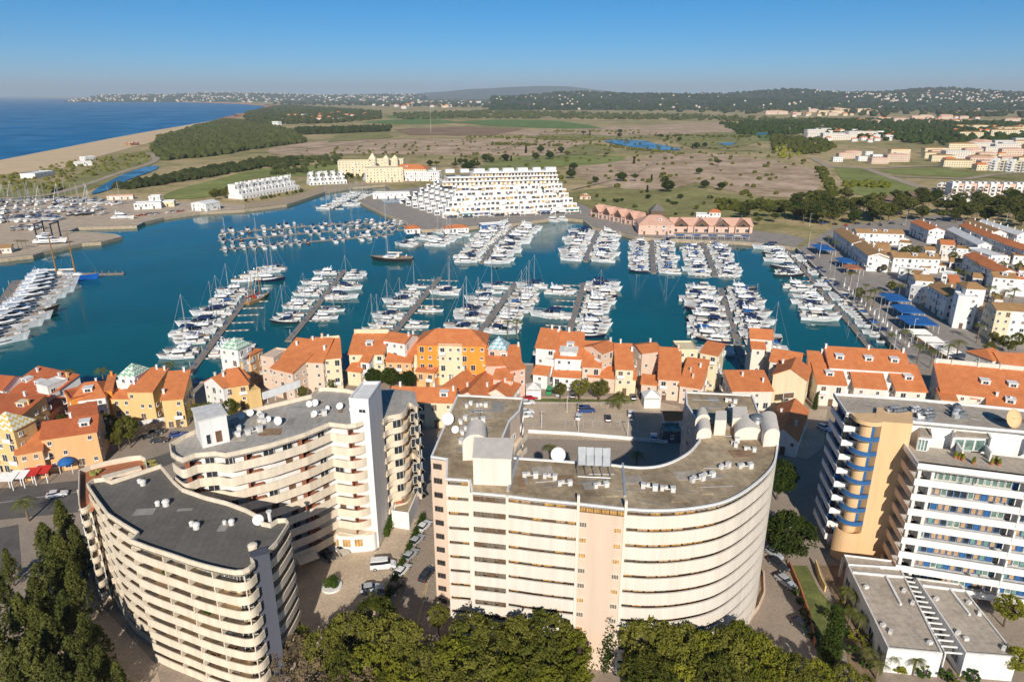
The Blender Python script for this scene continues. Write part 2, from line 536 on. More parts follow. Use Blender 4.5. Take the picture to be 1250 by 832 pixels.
# ---- ground sheet: coast on the sea side, a hole for the marina basin
coast_veg = [(0, 211), (50, 206), (101, 191), (161, 176), (232, 155.6), (262, 148.5), (300, 138.5), (326, 131.5)]
coast_far = [(322, 129), (289, 126.6), (245, 125.2), (202, 123.9), (165, 122.4), (134, 121.4), (85, 120.3), (30, 119.7)]
cv = PP(coast_veg)
d0 = (cv[0] - cv[1]).normalized()
outer = [cv[0] + d0 * 4000 + Vector((-600, -2500))] + [cv[0] + d0 * 900] + cv + PP(coast_far) + [Vector((-26000, 44000)), Vector((44000, 44000)), Vector((44000, -900)), Vector((-3000, -900))]
basin_px = [(-260, 340), (-120, 322), (0, 316.5), (40, 312), (53, 308), (100, 297.5), (123, 296), (149, 289), (141, 286), (104, 283.5),
            (84, 283), (95, 278), (167, 276), (176, 271.5), (200, 265.8), (244, 259.6), (298, 256.5), (350, 250), (376, 241.5), (398, 234),
            (430, 229), (470, 226), (478, 231), (455, 238), (436, 245.5), (467, 260.5), (495, 271), (498, 278.5), (512, 281), (541, 280.5), (590, 276),
            (620, 274.5), (642, 271.5), (684, 266), (712, 269), (723, 278), (758, 285), (776, 290), (820, 292.5), (898, 295.5), (937, 298),
            (958, 301), (972, 303), (1006, 338), (1020, 355), (1038, 370), (1072, 403), (1085, 417), (1112, 446), (985, 462), (900, 456),
            (720, 446), (640, 444), (400, 453), (225, 468), (60, 486), (-120, 505), (-420, 520)]
basin = ccw(PP(basin_px))
g = MB().sheet([ccw(outer), basin], 0.0)

def ground_mat():
    m = bpy.data.materials.new('dry plain'); m.use_nodes = True
    nt = m.node_tree; bs = nt.nodes['Principled BSDF']; bs.inputs['Roughness'].default_value = 1.0; bs.inputs['Specular IOR Level'].default_value = .05
    geo = nt.nodes.new('ShaderNodeNewGeometry')
    def nz(s, d=6, r=.6):
        n = nt.nodes.new('ShaderNodeTexNoise'); n.inputs['Scale'].default_value = s; n.inputs['Detail'].default_value = d; n.inputs['Roughness'].default_value = r
        nt.links.new(geo.outputs['Position'], n.inputs['Vector']); return n.outputs['Fac']
    def ramp(f, stops):
        r = nt.nodes.new('ShaderNodeValToRGB')
        e = r.color_ramp.elements
        e[0].position, e[0].color = stops[0][0], (*stops[0][1], 1)
        e[1].position, e[1].color = stops[-1][0], (*stops[-1][1], 1)
        for p, c in stops[1:-1]:
            x = e.new(p); x.color = (*c, 1)
        nt.links.new(f, r.inputs[0]); return r.outputs[0]
    big = ramp(nz(.0042), [(.37, (.17, .185, .055)), (.48, (.36, .31, .135)), (.57, (.54, .41, .22)), (.68, (.62, .47, .28))])
    mid = ramp(nz(.028, 7, .7), [(.38, (.13, .135, .045)), (.52, (.47, .36, .20)), (.66, (.62, .47, .29))])
    fin = ramp(nz(.22, 5, .7), [(.36, (.25, .26, .22)), (.6, (.62, .60, .56))])
    mx = nt.nodes.new('ShaderNodeMix'); mx.data_type = 'RGBA'; mx.inputs[0].default_value = .45
    nt.links.new(big, mx.inputs[6]); nt.links.new(mid, mx.inputs[7])
    m2 = nt.nodes.new('ShaderNodeMix'); m2.data_type = 'RGBA'; m2.blend_type = 'OVERLAY'; m2.inputs[0].default_value = .55
    nt.links.new(mx.outputs[2], m2.inputs[6]); nt.links.new(fin, m2.inputs[7])
    nt.links.new(m2.outputs[2], bs.inputs['Base Color'])
    return m
M['plain'] = ground_mat()
structure('ground', g, M['plain'])
# quay wall round the basin
structure('quay_wall', MB().ribbon(basin, -.5, -5.0, .12, closed=True), M['stone'])
structure('quay_coping', MB().ribbon(basin, -1.1, .13, .32, closed=True), M['kerb'])

# ---- water
M['marina_water'] = water_mat('marina water', (.0, .090, .098), .04, .7, .10, (.0, .116, .130), .38)
M['sea_water'] = water_mat('sea water', (.0, .13, .30), .3, .25, .5, (.0, .165, .37), .06)
M['lagoon_water'] = water_mat('lagoon water', (.008, .095, .19), .12, .6, .25, (.01, .11, .21), .25)
structure('marina_water', MB().sheet([offset(basin, -.3, True)], WATER), M['marina_water'])
sea = [Vector((-45000, 44000)), Vector((-24500, 44000))] + [p + Vector((90, 40)) for p in reversed(PP(coast_far))] + [p + Vector((60, 30)) for p in reversed(cv)] + [cv[0] + d0 * 900 + Vector((60, 0)), cv[0] + d0 * 4000 + Vector((-500, -2500)), Vector((-45000, -900))]
structure('sea', MB().sheet([ccw(sea)], WATER - .4), M['sea_water'])

# ---- beach: slopes from the dune line into the sea
M['sand'] = mat('beach sand', (.68, .50, .31), 1.0, .08, .03, fine=.3, bscale=.3, spec=.05)
sand_back = cv[:6]
sand_front = PP([(0, 194.5), (67, 181.5), (134, 168.4), (188, 158.8), (235, 151.2), (266, 146.0)], WATER)
sand_back = [cv[0] + d0 * 900] + sand_back
sand_front = [sand_front[0] + (sand_front[0] - sand_front[1]).normalized() * 900] + sand_front
mb = MB()
n = len(sand_back)
vs = []
for t, z in ((0, .35), (.12, .9), (.6, .0), (1.0, WATER - .6)):
    off = Vector((25, 0)) if t == 0 else Vector((0, 0))
    vs += [((a + off) * (1 - t) + b * t).to_tuple() + (z,) for a, b in zip(sand_back, sand_front)]
fs = [(r * n + i, r * n + i + 1, (r + 1) * n + i + 1, (r + 1) * n + i) for r in range(3) for i in range(n - 1)]
structure('beach', mb.add(vs, fs), M['sand'])
# low red cliffs along the rest of the coast
M['cliff'] = mat('red sandstone cliff', (.42, .17, .075), .95, .25, .03, col2=(.52, .30, .16))
cl = [cv[5]] + cv[6:] + PP(coast_far)
mb = MB()
for i in range(len(cl) - 1):
    for k in range(6):
        a = cl[i].lerp(cl[i + 1], k / 6); b = cl[i].lerp(cl[i + 1], (k + 1) / 6)
        far = a.y > 4500
        for p in (a, b): pass
        h = (9 if far else 6) * (.6 + .8 * noise.noise(Vector((a.x * .004, a.y * .004, 3))))
        nn = Vector((-(b - a).y, (b - a).x)).normalized() * -1
        w = 40 if far else 14
        mb.add([(a.x, a.y, -3), (b.x, b.y, -3), (b.x + nn.x * w * .2, b.y + nn.y * w * .2, h + 3), (a.x + nn.x * w * .2, a.y + nn.y * w * .2, h + 3), (b.x + nn.x * w * 3, b.y + nn.y * w * 3, -1), (a.x + nn.x * w * 3, a.y + nn.y * w * 3, -1)], [(0, 1, 2, 3), (3, 2, 4, 5)])
structure('cliffs', mb, M['cliff'])

# ---- hills on the horizon
def ray_z(v, y):
    b = (v - CYP) / FPX
    return CAM_H + y * (-(PS + b * PC) / (PC - b * PS))
def hills(name, prof, y0, ymid, y1, material, rough=.12, seed=0, rows=16, step=8):
    us = []
    u = prof[0][0]
    while u <= prof[-1][0]:
        us.append(u); u += step
    cols = []
    for u in us:
        for i in range(len(prof) - 1):
            if prof[i][0] <= u <= prof[i + 1][0]:
                t = (u - prof[i][0]) / (prof[i + 1][0] - prof[i][0]); v = prof[i][1] * (1 - t) + prof[i + 1][1] * t
                break
        zt = max(0, ray_z(v, ymid))
        row = []
        for r in range(rows + 1):
            t = r / rows
            y = y0 + (y1 - y0) * t
            tm = (ymid - y0) / (y1 - y0)
            s = t / tm if t < tm else (1 - t) / (1 - tm)
            s = max(0., s) ** 1.15 * (1.0 - .15 * math.sin(s * 9 + u * .03))
            x = (u - CXP) / FPX * (ymid * PC) * (.25 + .75 * y / ymid)
            k = 1 + rough * noise.noise(Vector((x * .0011, y * .0011, seed))) * 2.2 * min(1, s * 2) + rough * .6 * noise.noise(Vector((x * .004, y * .004, seed + 5))) * min(1, s * 2)
            row.append((x, y, -1.0 + zt * s * k))
        cols.append(row)
    n = rows + 1
    mb = MB().add([p for c in cols for p in c], [(i * n + r, (i + 1) * n + r, (i + 1) * n + r + 1, i * n + r + 1) for i in range(len(cols) - 1) for r in range(rows)])
    structure(name, mb, material, True)
    return cols
M['hill'] = mat('wooded hillside', (.05, .058, .03), 1.0, .35, .012, fine=.5, bscale=.05, col2=(.085, .085, .045), spec=.02)
M['hill_far'] = mat('distant mountain scrub', (.06, .07, .05), 1.0, .2, .002, spec=.02)
hills('mountain', [(500, 116), (545, 111.5), (575, 107.5), (610, 104.6), (650, 105.8), (690, 107.2), (730, 110.8), (760, 113), (800, 116)], 15000, 19000, 24000, M['hill_far'], .05, 2)
HR = hills('hills', [(600, 116), (700, 114.5), (790, 113), (850, 112.5), (905, 113.5), (935, 111), (975, 108.5), (1020, 110), (1080, 111.5), (1130, 110.5), (1180, 108.7), (1250, 108.8), (1330, 108), (1500, 112)], 4300, 7200, 10500, M['hill'], .1, 7)
HL = hills('coastal_rise', [(120, 117), (160, 115.2), (200, 113.6), (250, 113.4), (300, 115), (350, 114.4), (420, 115.2), (520, 116)], 9500, 13000, 15500, M['hill'], .06, 4)

# ---- fields, lawns, tracks, ponds: flat sheets on the plain
def field(name, px, z, m, n=0):
    p = PP(px)
    if n: p = smooth(p, n, True)
    return structure(name, MB().sheet([ccw(p)], z), m)
M['dry'] = mat('dry reed field', (.42, .30, .17), 1.0, .25, .02, fine=.5, bscale=.12, spec=.02, col2=(.52, .38, .27))
M['olive'] = mat('olive rough grass', (.27, .25, .10), 1.0, .25, .02, fine=.5, bscale=.15, spec=.02)
M['meadow'] = mat('green crop field', (.15, .22, .07), 1.0, .18, .02, fine=.4, bscale=.08, spec=.02)
M['golf'] = mat('golf lawn', (.24, .26, .085), 1.0, .22, .02, fine=.35, bscale=.12, spec=.02)
M['track'] = mat('pale sandy track', (.42, .34, .25), 1.0, .12, .05, spec=.02)
Z1 = .25
M['fallow'] = mat('brown fallow field', (.30, .20, .13), 1.0, .18, .02, fine=.4, bscale=.1, spec=.02)
field('dry_field', [(790, 190), (845, 187), (900, 190), (984, 204), (1000, 216), (997, 231), (964, 241), (905, 236), (850, 223), (800, 208)], Z1, M['dry'], 4)
field('dry_field', [(330, 182), (400, 172), (520, 170), (640, 171), (730, 176), (700, 188), (560, 190), (430, 188), (350, 190)], Z1, M['dry'], 4)
field('dry_field', [(560, 155), (680, 158), (860, 150), (1000, 150), (960, 158), (760, 166), (600, 164)], Z1 + .2, M['dry'], 3)
field('dry_field', [(690, 200), (760, 192), (830, 205), (850, 222), (790, 232), (720, 222)], Z1 + .05, M['dry'], 3)
field('fallow_field', [(480, 158), (560, 155), (640, 158), (600, 166), (500, 165)], Z1 + .5, M['fallow'])
field('fallow_field', [(700, 178), (735, 176), (750, 186), (690, 189)], Z1 + .3, M['olive'], 2)
field('fallow_field', [(410, 166), (470, 161), (480, 168), (400, 174)], Z1 + .5, M['olive'])
field('fallow_field', [(830, 166), (900, 162), (930, 172), (880, 182), (835, 178)], Z1 + .5, M['olive'], 2)
field('fallow_field', [(1030, 245), (1120, 234), (1150, 245), (1060, 256)], Z1 + .1, M['fallow'])
field('fallow_field', [(640, 168), (700, 164), (760, 168), (720, 172)], Z1 + .6, M['olive'], 2)
field('green_field', [(443, 150.5), (475, 146.5), (530, 146), (560, 149), (520, 152)], Z1 + .1, M['meadow'], 2)
field('green_field', [(470, 141.5), (530, 137), (590, 136), (575, 143), (500, 146)], Z1 + .1, M['meadow'], 2)
field('green_field', [(555, 150), (600, 146.5), (660, 147), (690, 149), (735, 157), (650, 156)], Z1 + .4, M['meadow'], 2)
field('green_field', [(860, 160), (905, 158), (960, 163), (940, 172), (880, 170)], Z1 + .1, M['meadow'], 2)
field('green_field', [(1018, 204), (1057, 206), (1124, 229), (1079, 243), (1046, 238), (1026, 218)], Z1, M['golf'])
field('green_field', [(1062, 208), (1140, 205), (1200, 212), (1170, 216), (1095, 213)], Z1, M['golf'])
field('rough_meadow', [(590, 200), (660, 190), (760, 191), (740, 200), (650, 206), (600, 210)], Z1 + .1, M['golf'], 3)
field('rough_meadow', [(690, 236), (800, 226), (920, 243), (990, 246), (985, 262), (900, 270), (800, 262), (720, 252)], Z1, M['olive'], 3)
field('rough_meadow', [(60, 240), (90, 215), (150, 190), (187, 184), (196, 196), (150, 214), (110, 232)], Z1, M['olive'], 3)
field('rough_meadow', [(0, 243), (0, 228), (60, 222), (80, 230), (50, 244)], Z1, M['olive'], 2)
field('golf_course', [(200, 243), (215, 232), (269, 218), (320, 206), (360, 205), (420, 196), (440, 200), (410, 214), (330, 216), (290, 223), (256, 240)], Z1 + .1, M['golf'], 3)
def strip(name, px, w, z, m, n=0):
    p = PP(px)
    if n: p = smooth(p, n)
    a, b = offset(p, w / 2), offset(p, -w / 2)
    k = len(p)
    return structure(name, MB().add([(q.x, q.y, z) for q in a] + [(q.x, q.y, z) for q in b], [(i, k + i, k + i + 1, i + 1) for i in range(k - 1)]), m)
strip('track', [(0, 243), (60, 238), (110, 224), (150, 210), (185, 199), (190, 192), (180, 187)], 9, .5, M['track'], 4)
strip('track', [(992, 193), (1012, 204), (1057, 206), (1085, 216), (1132, 232)], 11, .5, M['track'])
strip('track', [(1060, 206.5), (1138, 203), (1160, 205)], 9, .62, M['track'])
strip('track', [(1093, 216), (1180, 219), (1210, 214), (1260, 210)], 9, .62, M['track'])
strip('track', [(650, 203), (560, 201), (470, 212)], 6, .5, M['track'])
for px in ([(340, 186), (480, 171), (600, 168), (760, 172), (850, 184)], [(640, 197), (720, 186), (800, 184), (930, 178)], [(700, 232), (770, 214), (800, 198), (815, 186)], [(600, 186), (640, 176), (655, 166), (740, 156)], [(372, 175), (470, 163), (560, 160)]):
    strip('track', px, 3.5, .95, M['track'], 4)
field('lagoon', [(112, 236), (128, 225), (150, 214), (176, 205), (192, 203), (190, 208), (160, 219), (136, 231), (118, 237)], .75, M['lagoon_water'], 3)
field('pond', [(738, 173), (757, 171), (786, 172.5), (800, 176), (828, 182), (826, 184), (790, 183), (760, 178)], 1.1, M['lagoon_water'], 3)
field('pond', [(876, 176), (890, 174.5), (898, 176), (888, 178)], 1.0, M['lagoon_water'], 2)
field('pond', [(920, 163.2), (935, 162.6), (940, 164), (926, 165)], 1.0, M['lagoon_water'], 2)

# ---- paved town ground (sheets a few millimetres to centimetres apart)
field('town_paving', [(-160, 900), (-260, 520), (60, 487), (225, 469), (400, 454), (640, 445), (720, 447), (900, 457), (985, 463), (1112, 448), (1400, 470), (1500, 900)], .012, M['asphalt_warm'])
village = [(976, 303), (1010, 341), (1024, 358), (1042, 373), (1076, 405), (1088, 419), (1115, 449), (1420, 470), (1420, 310), (1250, 282), (1150, 262), (1020, 276)]
field('village_paving', village, .03, M['promenade'])
field('boatyard_paving', [(-200, 320), (0, 315), (40, 310), (53, 306), (100, 296), (122, 294), (147, 288.6), (139, 287), (104, 284.5), (80, 284), (92, 277), (165, 274.5), (176, 270.5), (200, 264.5), (244, 258.5), (298, 255), (300, 250), (240, 247), (170, 243), (60, 246), (-150, 254)], .03, M['paving'])
field('embankment_path', [(300, 254.5), (350, 248.5), (376, 240), (398, 232.5), (430, 227.5), (470, 224.5), (520, 221), (520, 217), (470, 220), (430, 223), (396, 227), (370, 235), (345, 243), (298, 249)], .04, M['stone'])
field('peninsula_paving', [(480, 232), (458, 239), (440, 245.5), (469, 259.5), (497, 270), (500, 277), (513, 279.5), (541, 279), (590, 274.5), (620, 273), (642, 270), (684, 264.5), (714, 267.5), (725, 276.5), (759, 283.5), (777, 288.5), (820, 291), (898, 294), (937, 296.5), (958, 299), (972, 301), (985, 292), (960, 286), (900, 279), (800, 275), (720, 255), (700, 240), (560, 222)], .05, M['promenade'])

# ================================================================== SHARED PIECES
def window_mesh(name, w, h, frame, glass, sill=False, mull=1, t=.12):
    """a pane set back in a frame of four bars; x along the wall, +y into the wall, z from the sill"""
    mb = MB(); f = .07
    mb.box((0, 0, f / 2), (w, t, f)).box((0, 0, h - f / 2), (w, t, f))
    for s in (-1, 1):
        mb.box((s * (w - f) / 2, 0, h / 2), (f, t, h - 2 * f))
    for k in range(mull):
        mb.box((-w / 2 + w * (k + 1) / (mull + 1), 0, h / 2), (f * .7, t * .8, h - 2 * f))
    mb.add([(-w / 2 + f, .03, f), (w / 2 - f, .03, f), (w / 2 - f, .03, h - f), (-w / 2 + f, .03, h - f)], [(0, 1, 2, 3)], 1)
    if sill:
        mb.box((0, -.1, -.05), (w + .2, .3, .1))
    return mb.mesh(name, [frame, glass])
WM = {}
def wmesh(w, h, frame='white', glass='glass', mull=1, sill=False):
    k = (round(w, 1), round(h, 1), frame, glass, mull, sill)
    if k not in WM:
        WM[k] = window_mesh('window', k[0], k[1], M[frame], M[glass], sill, mull)
    return WM[k]
def put(name, me, parent, p, z, ang, sc=None):
    """place a shared mesh on a wall: p world point, ang = direction of the wall path (room on its left)"""
    o = parent_loc(parent)
    return link(name, me, parent, (p[0] - o[0], p[1] - o[1], z - o[2]), ang, sc)

def unit(mb_list): return mb_list
def ac_vents(root, p, ang, z, s=1.0):
    """roof ventilation: white stacks joined by a duct"""
    mb = MB()
    c, sn = math.cos(ang), math.sin(ang)
    def L(x, y): return (p.x + (x * c - y * sn) * s, p.y + (x * sn + y * c) * s)
    for x, y, w, h in ((0, 0, .9, 1.0), (2.6, -.4, 1.1, 1.2), (1.1, .7, .7, .7)):
        q = L(x, y); mb.box((*q, z + h * s / 2 - .02), (w * s, w * s, h * s), ang)
        mb.box((*q, z + h * s + .05), (w * s * 1.15, w * s * 1.15, .1), ang)
    a, b = L(.3, 0), L(2.3, -.4)
    mb.tube((*a, z + .35), (*b, z + .35), .14 * s)
    a, b = L(.3, .1), L(1, .6)
    mb.tube((*a, z + .35), (*b, z + .35), .12 * s)
    return mb.build('roof_vent', M['white_dirty'], root)
def cowl(root, p, z, s=1.0, ang=0.):
    """rounded white roof cowl on a short stack"""
    mb = MB()
    mb.tube((p.x, p.y, z - .02), (p.x, p.y, z + .7 * s), .5 * s, 10).dome((p.x, p.y, z + .7 * s), .62 * s, .45 * s, 10, 3)
    q = p + Vector((math.cos(ang), math.sin(ang))) * 1.3 * s
    mb.tube((q.x, q.y, z - .02), (q.x, q.y, z + .55 * s), .36 * s, 10).dome((q.x, q.y, z + .55 * s), .42 * s, .3 * s, 10, 3)
    return mb.build('roof_vent', M['white_dirty'], root)
def dish(root, p, z, r=1.2, az=-PI / 2, tilt=.7, m='white'):
    mb = MB()
    d = Vector((math.cos(az) * math.cos(tilt), math.sin(az) * math.cos(tilt), math.sin(tilt)))
    x = d.cross(Vector((0, 0, 1))).normalized(); y = x.cross(d).normalized()
    c = Vector((p.x, p.y, z + r * 1.15))
    rings = [[c + d * (.25 * r * (q * q) - .1) + (x * math.cos(2 * PI * k / 16) + y * math.sin(2 * PI * k / 16)) * r * max(q, .02) for k in range(16)] for q in (.02, .5, 1.0)]
    back = [[v - d * .08 for v in s] for s in reversed(rings)]
    mb.loft(rings + back)
    mb.tube((p.x, p.y, z - .02), c - d * .1, .07)
    mb.tube(c, c + d * r * .8, .04)
    return mb.build('satellite_dish', M[m], root, True)

def banded(root, path, z_list, fh, band_lo, band_hi, t, m_band, m_core, depth, closed=False, core=True, slab=True, name='parapet', z_base=0.0, top=True):
    """balcony bands along a path (building on the left): one parapet per floor, wall behind, floor slabs"""
    for z in z_list:
        MB().ribbon(path, t, z + band_lo, z + band_hi, closed=closed).build(name, m_band, root)
        if slab:
            a, b = offset(path, t + .004, closed), offset(path, depth + .3, closed)
            n = len(path); vs = []
            for zz in (z - .22, z):
                vs += [(p.x, p.y, zz) for p in a] + [(p.x, p.y, zz) for p in b]
            fs = []
            for i in range(n if closed else n - 1):
                j = (i + 1) % n
                fs += [(i, n + i, n + j, j), (2 * n + i, 2 * n + j, 3 * n + j, 3 * n + i), (n + i, 3 * n + i, 3 * n + j, n + j), (i, j, 2 * n + j, 2 * n + i)]
            MB().add(vs, fs).build('floor_slab', m_core, root)
    if core:
        MB().ribbon(offset(path, depth, closed), .3, z_base, z_list[-1] - .22, closed=closed).build('wall', m_core, root)

def doors(root, path, depth, zs, spacing, meshes, rnd, skip=.0, name='balcony_door'):
    pts = path_points(offset(path, depth), spacing)
    for z in zs:
        for p, a in pts:
            if rnd.random() < skip: continue
            nn = Vector((math.sin(a), -math.cos(a)))
            put(name, rnd.choice(meshes), root, p + nn * .05, z + .02, a)

# ================================================================== BLOCK A: curved dark-roofed tower, front left
rA = random.Random(1)
ZA, FA, NA = 22.05, 2.45, 9
A_px = [(105, 590), (117, 608), (130.5, 625.8), (149, 638), (167.6, 649), (163, 654), (158.3, 658), (182, 667), (208, 675.4), (230, 683), (249, 688.6), (272, 694), (286, 696.3), (296, 695.5), (304, 692), (311, 685),
        (307.5, 680), (327.5, 670), (338, 660), (352.8, 637), (349, 631.6), (338.3, 632.3), (329.7, 638), (319.6, 636), (316.7, 628.6), (300.8, 620), (276.6, 611), (250.6, 604.6), (223, 595), (211.6, 585), (196, 566), (178, 571.9), (136, 585.5), (127, 582), (113.7, 583.7)]
A_out = PP(A_px, 22.8)
a_base = A_out[6]
A = thing('apartment_block', 'curved cream apartment block with dark grey roof and wrap-round balconies beside the tall roadside trees', 'apartment block', (a_base.x, a_base.y, 0))
front = A_out[0:15]
f1 = smooth(front[0:5], 3); f2 = smooth(front[6:16] if len(front) > 15 else A_out[6:16], 3)
f2 = smooth(A_out[6:16], 3)
zsA = [FA * k for k in range(1, NA + 1)]
MB().prism(A_out, ZA - .22, ZA, 0).build('roof', M['roof_dark'], A)
MB().ribbon(ccw(A_out), .22, ZA - .24, ZA + .75, closed=True).build('roof_parapet', M['cream'], A)
core = offset(ccw(A_out), 2.1, True)
MB().prism(core, 0, ZA - .23).build('wall', M['cream_core'], A)
gd = [wmesh(1.7, 1.95, 'white', 'glass'), wmesh(1.7, 1.95, 'white', 'glass'), wmesh(2.4, 1.95, 'white', 'glass', 2), wmesh(1.3, 1.95, 'cream', 'shade_brown', 0)]
for path, sp in ((f1, 4.2), (f2, 4.4)):
    banded(A, path, [.25] + zsA[:-1], FA, -.25, 1.12, .16, M['cream'], M['cream_core'], 1.95, core=False)
    doors(A, path, 2.02, [0.25] + zsA[:-1], sp / 2, gd, rA, .18)
    for p, a in path_points(path, sp)[1:]:
        q = p + Vector((-math.sin(a), math.cos(a))) * .3
        for k in range(NA):
            MB().box((q.x - .25 * math.sin(-a), q.y + .25 * math.cos(a), FA * k + 1.66), (.16, 1.3, 1.08), a).build('pier', M['cream'], A)
# side facing the forecourt: balconies with rounded ends
f3 = smooth(A_out[17:21], 4)
banded(A, f3, zsA[:-1], FA, -.25, 1.05, .16, M['cream'], M['cream_core'], 1.5, core=False)
doors(A, f3, 1.56, zsA[:-1], 2.6, [wmesh(1.7, 1.95, 'cream', 'shade_brown', 1), gd[0]], rA, .1)
# the grey stair pylon
pyl = PP([(307, 681), (329, 676), (326, 668), (304.5, 673.5)], 22.8)
pyl = ccw(pyl)
MB().prism(pyl, 0, ZA + .9).build('stair_pylon', M['lavender'], A)
# back facade, plain with window rows (it faces the next block)
fb = [A_out[i] for i in range(20, 31)]
MB().ribbon(fb, .25, 0, ZA - .25).build('rear_wall', M['cream'], A)
for z in zsA[:-1]:
    for p, a in path_points(fb, 3.2):
        nn = Vector((math.sin(a), -math.cos(a))); put('window', wmesh(1.2, 1.2), A, p + nn * .04, z + .9, a)
# lower terrace wing on the road side with lobed balconies
wing_px = [(96, 616), (96, 574), (119, 565.5), (172, 556), (180, 572), (137, 586), (127, 582), (113.7, 583.7), (105, 590), (117, 608), (112, 618)]
W_out = ccw(PP(wing_px, 20.4))
MB().prism(W_out, ZA - FA - .2, ZA - FA).build('terrace', M['terracotta'], A)
MB().prism(offset(W_out, 1.5, True), 0, ZA - FA - .21).build('wall', M['cream_core'], A)
lob = smooth(PP([(96, 574), (96, 616), (104, 620), (117, 609)], 20.4), 5)
for k in range(1, NA):
    z = FA * k
    MB().ribbon(lob, .16, z - .25, z + .92).build('parapet', M['cream'], A)
    pl = lob + offset(lob, 2.0)[::-1]
    MB().prism(pl, z - .22, z - .01).build('floor_slab', M['cream_core'], A)
doors(A, lob, 1.5, zsA[:-2], 2.4, gd, rA, .1)
back_lob = smooth(PP([(180, 572), (172, 556), (119, 565.5), (96, 574)], 20.4), 3)
MB().ribbon(back_lob, .2, 0, ZA - FA + .95).build('rear_wall', M['cream'], A)
MB().prism(PP([(123, 577), (170, 565), (172, 568), (126, 581)], 20.6), ZA - FA, ZA - FA + .5).build('planter', M['cream'], A)
for (u0, v0) in ((116, 572), (112, 574), (183, 561), (189, 563), (178, 562)):
    p = P(u0, v0, 20.6); mb = MB()
    for k in range(5): mb.blob((p.x + rA.uniform(-.6, .6), p.y + rA.uniform(-.5, .5), ZA - FA + .45), .4, rA.random())
    mb.build('terrace_flowers', M['flower'], A)
for u, v, s in ((175, 592, .95), (203, 617, 1.05), (240, 645, 1.0), (283, 640, .85)):
    cowl(A, P(u, v, 22), ZA, s, rA.uniform(2.4, 3.3))
dish(A, P(316, 641, 22), ZA, .85, -1.2, .5)
mb = MB(); p = P(330, 638, 22); mb.tube((p.x, p.y, ZA - .2), (p.x, p.y, ZA + 2.0), .28, 10).tube((p.x, p.y, ZA + 2), (p.x, p.y, ZA + 2.15), .45, 10); mb.build('chimney', M['white_dirty'], A)
mb = MB(); p = P(309, 670, 22); mb.tube((p.x, p.y, ZA - .1), (p.x, p.y, ZA + .7), .7, 10).dome((p.x, p.y, ZA + .7), .75, .3, 10, 3); mb.build('roof_tank', M['cream'], A)
mb = MB(); p = P(110, 752, 0); mb.tube((p.x, p.y, 0), (p.x, p.y, 7.2), .22, 8); mb.build('post', M['white'], A)
# things on the balconies, so that no floor is empty
for k in range(1, NA):
    for p, a in path_points(offset(f2, .8), 3.1):
        if rA.random() < .33:
            kind = rA.choice(('table', 'plants', 'screen', 'chair'))
            z = FA * k
            if kind == 'plants':
                mb = MB()
                for j in range(3): mb.blob((p.x + math.cos(a) * (j - 1) * .45, p.y + math.sin(a) * (j - 1) * .45, z + .95), .26, rA.random())
                mb.build('balcony_plants', M['hedge'], A)
            elif kind == 'screen':
                q = offset(f2, .25); MB().box((p.x, p.y, z + 1.1), (1.6, .06, .9), a).build('balcony_screen', M[rA.choice(('white', 'tan_panel', 'louvre'))], A)
            else:
                MB().box((p.x, p.y, z + .72), (.9, .7, .05), a).box((p.x, p.y, z + .35), (.12, .12, .7), a).box((p.x + .7, p.y + .1, z + .45), (.45, .45, .06), a).box((p.x + .9, p.y + .1, z + .7), (.06, .45, .5), a).build('balcony_furniture', M[rA.choice(('white', 'shade_brown', 'grey_metal'))], A)

# ================================================================== BLOCK B: stepped balcony block with white pylon
rB = random.Random(2)
ZB, FB, NB = 27.0, 2.7, 10
B_top = 27.8
Bf_px = [(207.6, 551), (214, 556), (222, 559), (238, 553), (262, 551), (275, 553), (290, 550), (330, 541), (372, 528), (402, 515.5), (423, 518), (434, 517), (443, 514), (447, 509)]
Bb_px = [(440, 478), (422, 474), (395.6, 472), (388, 473), (379, 481), (350, 488), (300, 500), (262, 513), (224, 530), (206, 541)]
B_out = ccw(PP(Bf_px + Bb_px, B_top))
bb = P(300, 548, B_top)
B = thing('apartment_block', 'cream stepped balcony block with pale grey roof and tall white end pylon', 'apartment block', (bb.x, bb.y, 0))
MB().prism(B_out, ZB - .22, ZB).build('roof', M['roof_grey'], B)
MB().ribbon(B_out, .25, ZB - .25, ZB + .8, closed=True).build('roof_parapet', M['cream'], B)
bf = PP(Bf_px, B_top)
bfs = smooth(bf[0:4], 4)[:-1] + smooth(bf[3:7], 3)[:-1] + bf[6:10] + smooth(bf[9:14], 4)[1:]
zsB = [FB * k for k in range(1, NB + 1)]
MB().prism(offset(B_out, 2.0, True), 0, ZB - .23).build('wall', M['white'], B)
banded(B, bfs, zsB[:-1], FB, -.3, 1.3, .18, M['cream'], M['white'], 1.9, core=False)
wb = [wmesh(1.9, 2.0, 'white', 'glass'), wmesh(1.6, 2.0, 'white', 'glass'), wmesh(1.2, 2.0, 'brick', 'shade_brown', 0)]
doors(B, bfs, 1.86, zsB[:-1], 3.3, wb, rB, .35)
# brick-coloured partitions between the flats
for p, a in path_points(bfs, 8.2):
    q = p + Vector((-math.sin(a), math.cos(a))) * .95
    for z in zsB[:-1]:
        MB().box((q.x, q.y, z + 1.2), (.2, 1.7, 2.4), a).build('partition', M['brick'], B)
        q2 = q + Vector((math.cos(a), math.sin(a))) * 1.3 + Vector((-math.sin(a), math.cos(a))) * .5
        MB().box((q2.x, q2.y, z + .5), (2.2, .5, 1.0), a).build('planter_box', M['brick'], B)
